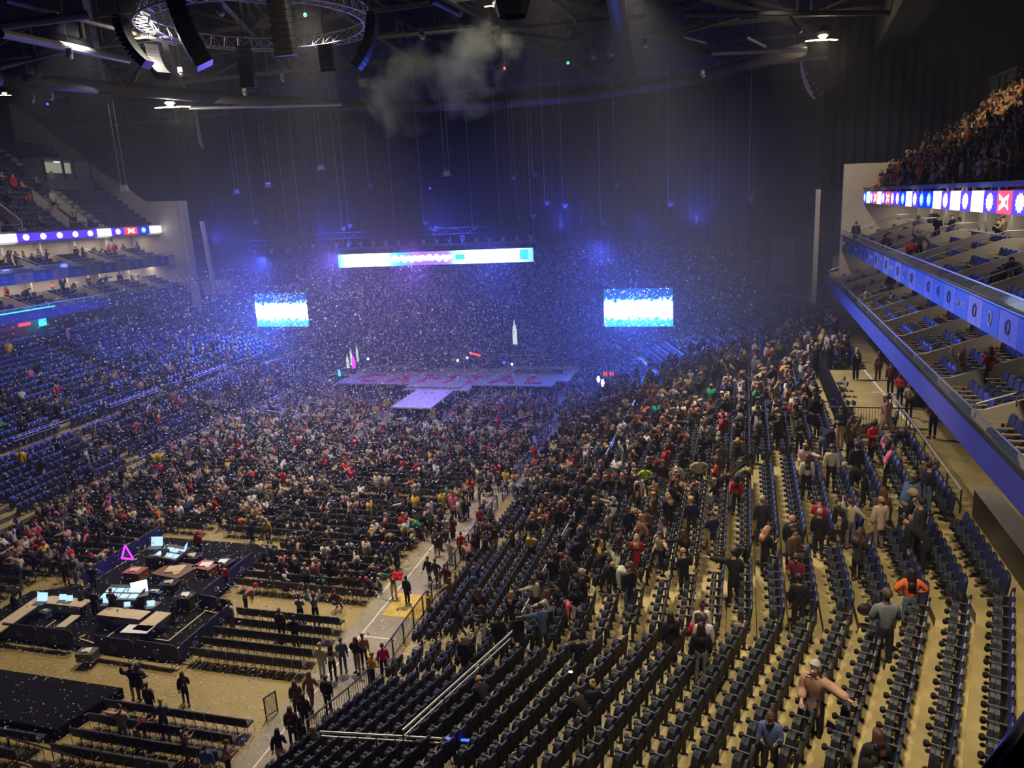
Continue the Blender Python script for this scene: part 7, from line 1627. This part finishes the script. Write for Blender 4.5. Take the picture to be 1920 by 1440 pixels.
# ------------------------------------------------------------------ paper confetti
def confetti(name, pts, cols, size, lab, flat=False):
    n = len(pts); c = np.array(pts, 'f'); 
    u = rng.normal(size=(n, 3)); u[:, 2] *= 0.12 if flat else 1.0; u /= np.linalg.norm(u, axis=1)[:, None]
    w_ = rng.normal(size=(n, 3)); 
    if flat: w_[:, 2] *= 0.12
    w_ -= u * (w_ * u).sum(1)[:, None]; w_ /= np.linalg.norm(w_, axis=1)[:, None]
    s = size * rng.uniform(0.7, 1.25, (n, 1)); u = u * s; w_ = w_ * s * 0.42
    V = np.stack([c - u - w_, c + u - w_, c + u + w_, c - u + w_], 1).reshape(-1, 3).astype('f')
    me = bpy.data.meshes.new(name); me.vertices.add(4 * n); me.vertices.foreach_set('co', V.ravel()); me.loops.add(4 * n); me.loops.foreach_set('vertex_index', np.arange(4 * n, dtype='i'))
    me.polygons.add(n); me.polygons.foreach_set('loop_start', np.arange(0, 4 * n, 4, dtype='i')); me.polygons.foreach_set('loop_total', np.full(n, 4, 'i'))
    me.materials.append(M['paper']); a = me.attributes.new('tint', 'FLOAT_COLOR', 'FACE'); t = np.concatenate([np.array(cols, 'f'), np.ones((n, 1), 'f')], 1); a.data.foreach_set('color', t.ravel()); me.update(calc_edges=True)
    o = bpy.data.objects.new(name, me); C.objects.link(o); tag(o, lab, 'confetti', None, 'stuff'); return o
m = tintmat('paper', 'tint', 0.5, 0.4)
nt = m.node_tree; b = nt.nodes['Principled BSDF']; tr_ = nt.nodes.new('ShaderNodeBsdfTranslucent'); mxs = nt.nodes.new('ShaderNodeMixShader'); mxs.inputs[0].default_value = 0.35
nt.links.new(nt.nodes['Attribute'].outputs['Color'], tr_.inputs['Color']); nt.links.new(b.outputs[0], mxs.inputs[1]); nt.links.new(tr_.outputs[0], mxs.inputs[2]); nt.links.new(mxs.outputs[0], nt.nodes['Material Output'].inputs[0])
PC = np.array([(0.85, 0.85, 0.88), (0.8, 0.8, 0.85), (0.85, 0.82, 0.78), (0.75, 0.12, 0.06), (0.80, 0.62, 0.10), (0.08, 0.5, 0.2), (0.85, 0.35, 0.05), (0.25, 0.4, 0.75)])
def pcol(n, wcol): return PC[rng.choice(8, n, p=[0.45 - wcol/2, 0.3, 0.25 - wcol/2] + [wcol/5] * 5)]
# in the air: a thick cloud in front of the stage and over the left, thinning towards the camera
n = 95000
X = rng.uniform(-60, 4, n); Y = 27 + 66 * rng.uniform(0, 1, n) ** 0.62; Z = 0.4 + 15 * rng.uniform(0, 1, n) ** 1.5
keep = (rng.uniform(0, 1, n) < np.clip(1.15 - np.abs(X + 27) / 36, 0.08, 1)) & (Z < 16 - 0.03 * np.abs(X + 25)) & ~((X > -12) & (Y < 55) & (Z > 6))
P_ = np.stack([X, Y, Z], 1)[keep]; confetti('confetti_in_air', P_, pcol(len(P_), 0.04), 0.058, 'thousands of pale paper slips drifting in the air before the stage')
n = 420; X = rng.uniform(-30, -10, n); Y = rng.uniform(8, 26, n); Z = rng.uniform(0.8, 11, n); P_ = np.stack([X, Y, Z], 1)
confetti('confetti_near', P_, pcol(n, 0.5), 0.055, 'coloured and white paper slips fluttering down at the bottom left')
# lying on floor, chairs and lower rows
n = 30000; X = rng.uniform(-46, -14.3, n); Y = 15 + 57 * rng.uniform(0, 1, n); P_ = np.stack([X, Y, np.full(n, 0.035)], 1)
hz = rng.uniform(0, 1, n) < 0.35; P_[hz, 2] = 0.53; 
confetti('confetti_on_floor', P_, pcol(n, 0.10), 0.036, 'white and coloured paper slips scattered over the arena floor and chairs', True)
pts = []
for (d, z, t) in ROWS:
    m_ = 2600 if t == 0 else int(1500 * math.exp(-(d - 7) / 2.6))
    for _ in range(m_):
        y = 22 + 50 * random.random() ** 1.2; pts.append((RX(d + random.uniform(-0.4, 0.35), y), y, z + (0.02 if random.random() < 0.8 else 0.5)))
        if random.random() < 0.4: y = random.uniform(45, 80); pts.append((RX(d + random.uniform(-0.4, 0.35), y, -1), y, z + 0.5 * (random.random() < 0.5)))
confetti('confetti_on_rows', pts, pcol(len(pts), 0.12), 0.035, 'paper slips covering the steps between the lower stand rows', True)

# ------------------------------------------------------------------ haze and smoke
hm = bpy.data.materials.new('haze'); hm.use_nodes = True; nt = hm.node_tree; nt.nodes.remove(nt.nodes['Principled BSDF'])
vs = nt.nodes.new('ShaderNodeVolumeScatter'); vs.inputs['Anisotropy'].default_value = 0.1; vs.inputs['Color'].default_value = (0.9, 0.92, 1, 1)
tc = nt.nodes.new('ShaderNodeTexCoord'); sp = nt.nodes.new('ShaderNodeSeparateXYZ'); nt.links.new(tc.outputs['Object'], sp.inputs[0])
mr = nt.nodes.new('ShaderNodeMapRange'); mr.interpolation_type = 'SMOOTHSTEP'; mr.inputs['From Min'].default_value = 40; mr.inputs['From Max'].default_value = 86; mr.inputs['To Min'].default_value = 0.0007; mr.inputs['To Max'].default_value = 0.011
nt.links.new(sp.outputs['Y'], mr.inputs['Value']); 
mz = nt.nodes.new('ShaderNodeMapRange'); mz.interpolation_type = 'SMOOTHSTEP'; mz.inputs['From Min'].default_value = 11; mz.inputs['From Max'].default_value = 30; mz.inputs['To Min'].default_value = 1.0; mz.inputs['To Max'].default_value = 0.22
nt.links.new(sp.outputs['Z'], mz.inputs['Value']); mm = nt.nodes.new('ShaderNodeMath'); mm.operation = 'MULTIPLY'; nt.links.new(mr.outputs['Result'], mm.inputs[0]); nt.links.new(mz.outputs['Result'], mm.inputs[1]); nt.links.new(mm.outputs[0], vs.inputs['Density'])
nt.links.new(vs.outputs[0], nt.nodes['Material Output'].inputs['Volume']); M['haze'] = hm
mb = MB(); mb.box((-30, 46, 20), (130, 104, 40.4)); o = mb.build('haze', 'haze'); tag(o, 'thin theatrical haze filling the hall, thickest around the stage', 'haze', None, 'stuff')
sm = bpy.data.materials.new('smoke'); sm.use_nodes = True; nt = sm.node_tree; nt.nodes.remove(nt.nodes['Principled BSDF'])
vs = nt.nodes.new('ShaderNodeVolumeScatter'); nz = nt.nodes.new('ShaderNodeTexNoise'); nz.inputs['Scale'].default_value = 0.33; nz.inputs['Detail'].default_value = 4; tc = nt.nodes.new('ShaderNodeTexCoord'); nt.links.new(tc.outputs['Object'], nz.inputs['Vector'])
ln = nt.nodes.new('ShaderNodeVectorMath'); ln.operation = 'LENGTH'; nm_ = nt.nodes.new('ShaderNodeVectorMath'); nm_.operation = 'DIVIDE'; nm_.inputs[1].default_value = (5, 5, 4.6); nt.links.new(tc.outputs['Object'], nm_.inputs[0]); nt.links.new(nm_.outputs[0], ln.inputs[0])
ma = nt.nodes.new('ShaderNodeMath'); ma.operation = 'SUBTRACT'; nt.links.new(nz.outputs['Fac'], ma.inputs[0]); mf = nt.nodes.new('ShaderNodeMath'); mf.operation = 'MULTIPLY_ADD'; mf.inputs[1].default_value = 0.30; mf.inputs[2].default_value = 0.36
nt.links.new(ln.outputs['Value'], mf.inputs[0]); nt.links.new(mf.outputs[0], ma.inputs[1]); mg = nt.nodes.new('ShaderNodeMath'); mg.operation = 'MULTIPLY'; mg.use_clamp = False; mg.inputs[1].default_value = 2.2; nt.links.new(ma.outputs[0], mg.inputs[0])
mh = nt.nodes.new('ShaderNodeMath'); mh.operation = 'MAXIMUM'; mh.inputs[1].default_value = 0.0; nt.links.new(mg.outputs[0], mh.inputs[0]); nt.links.new(mh.outputs[0], vs.inputs['Density'])
nt.links.new(vs.outputs[0], nt.nodes['Material Output'].inputs['Volume']); M['smoke'] = sm
for (px, py, s_, lab) in ((868, 112, 1.0, 'pale smoke cloud drifting under the roof below the black speaker box'), (750, 150, 1.1, 'faint smoke wisp to the left of the pale cloud')):
    o = MB().ball((0, 0, 0), 1.0, 16, 10, sx=5, sy=5, sz=4.6).build('smoke', 'smoke', loc=at(px, py, 31)); o.scale = (s_, s_, s_); tag(o, lab, 'smoke', None, 'stuff')

# every label its own: look-alikes are told apart by where they come in their line
by = {}
for o in SC.objects:
    if o.parent is None and o.get('label') and o.get('kind') != 'stuff': by.setdefault(o['label'], []).append(o)
def _ctr(o):
    if o.type == 'MESH' and o.data.vertices: return o.matrix_world @ o.data.vertices[0].co
    return o.matrix_world.translation
bpy.context.view_layer.update()
for lb, os_ in by.items():
    if len(os_) < 2 or len(os_) > 60: continue
    os_.sort(key=lambda o: proj(_ctr(o))[0])
    for i, o in enumerate(os_): 
        w_ = lb.split(); o['label'] = ' '.join(w_[:11]).rstrip(',') + ', ' + ('%s from the left' % ORD(i + 1) if len(os_) > 2 else 'the %s-hand one' % ('left', 'right')[i])
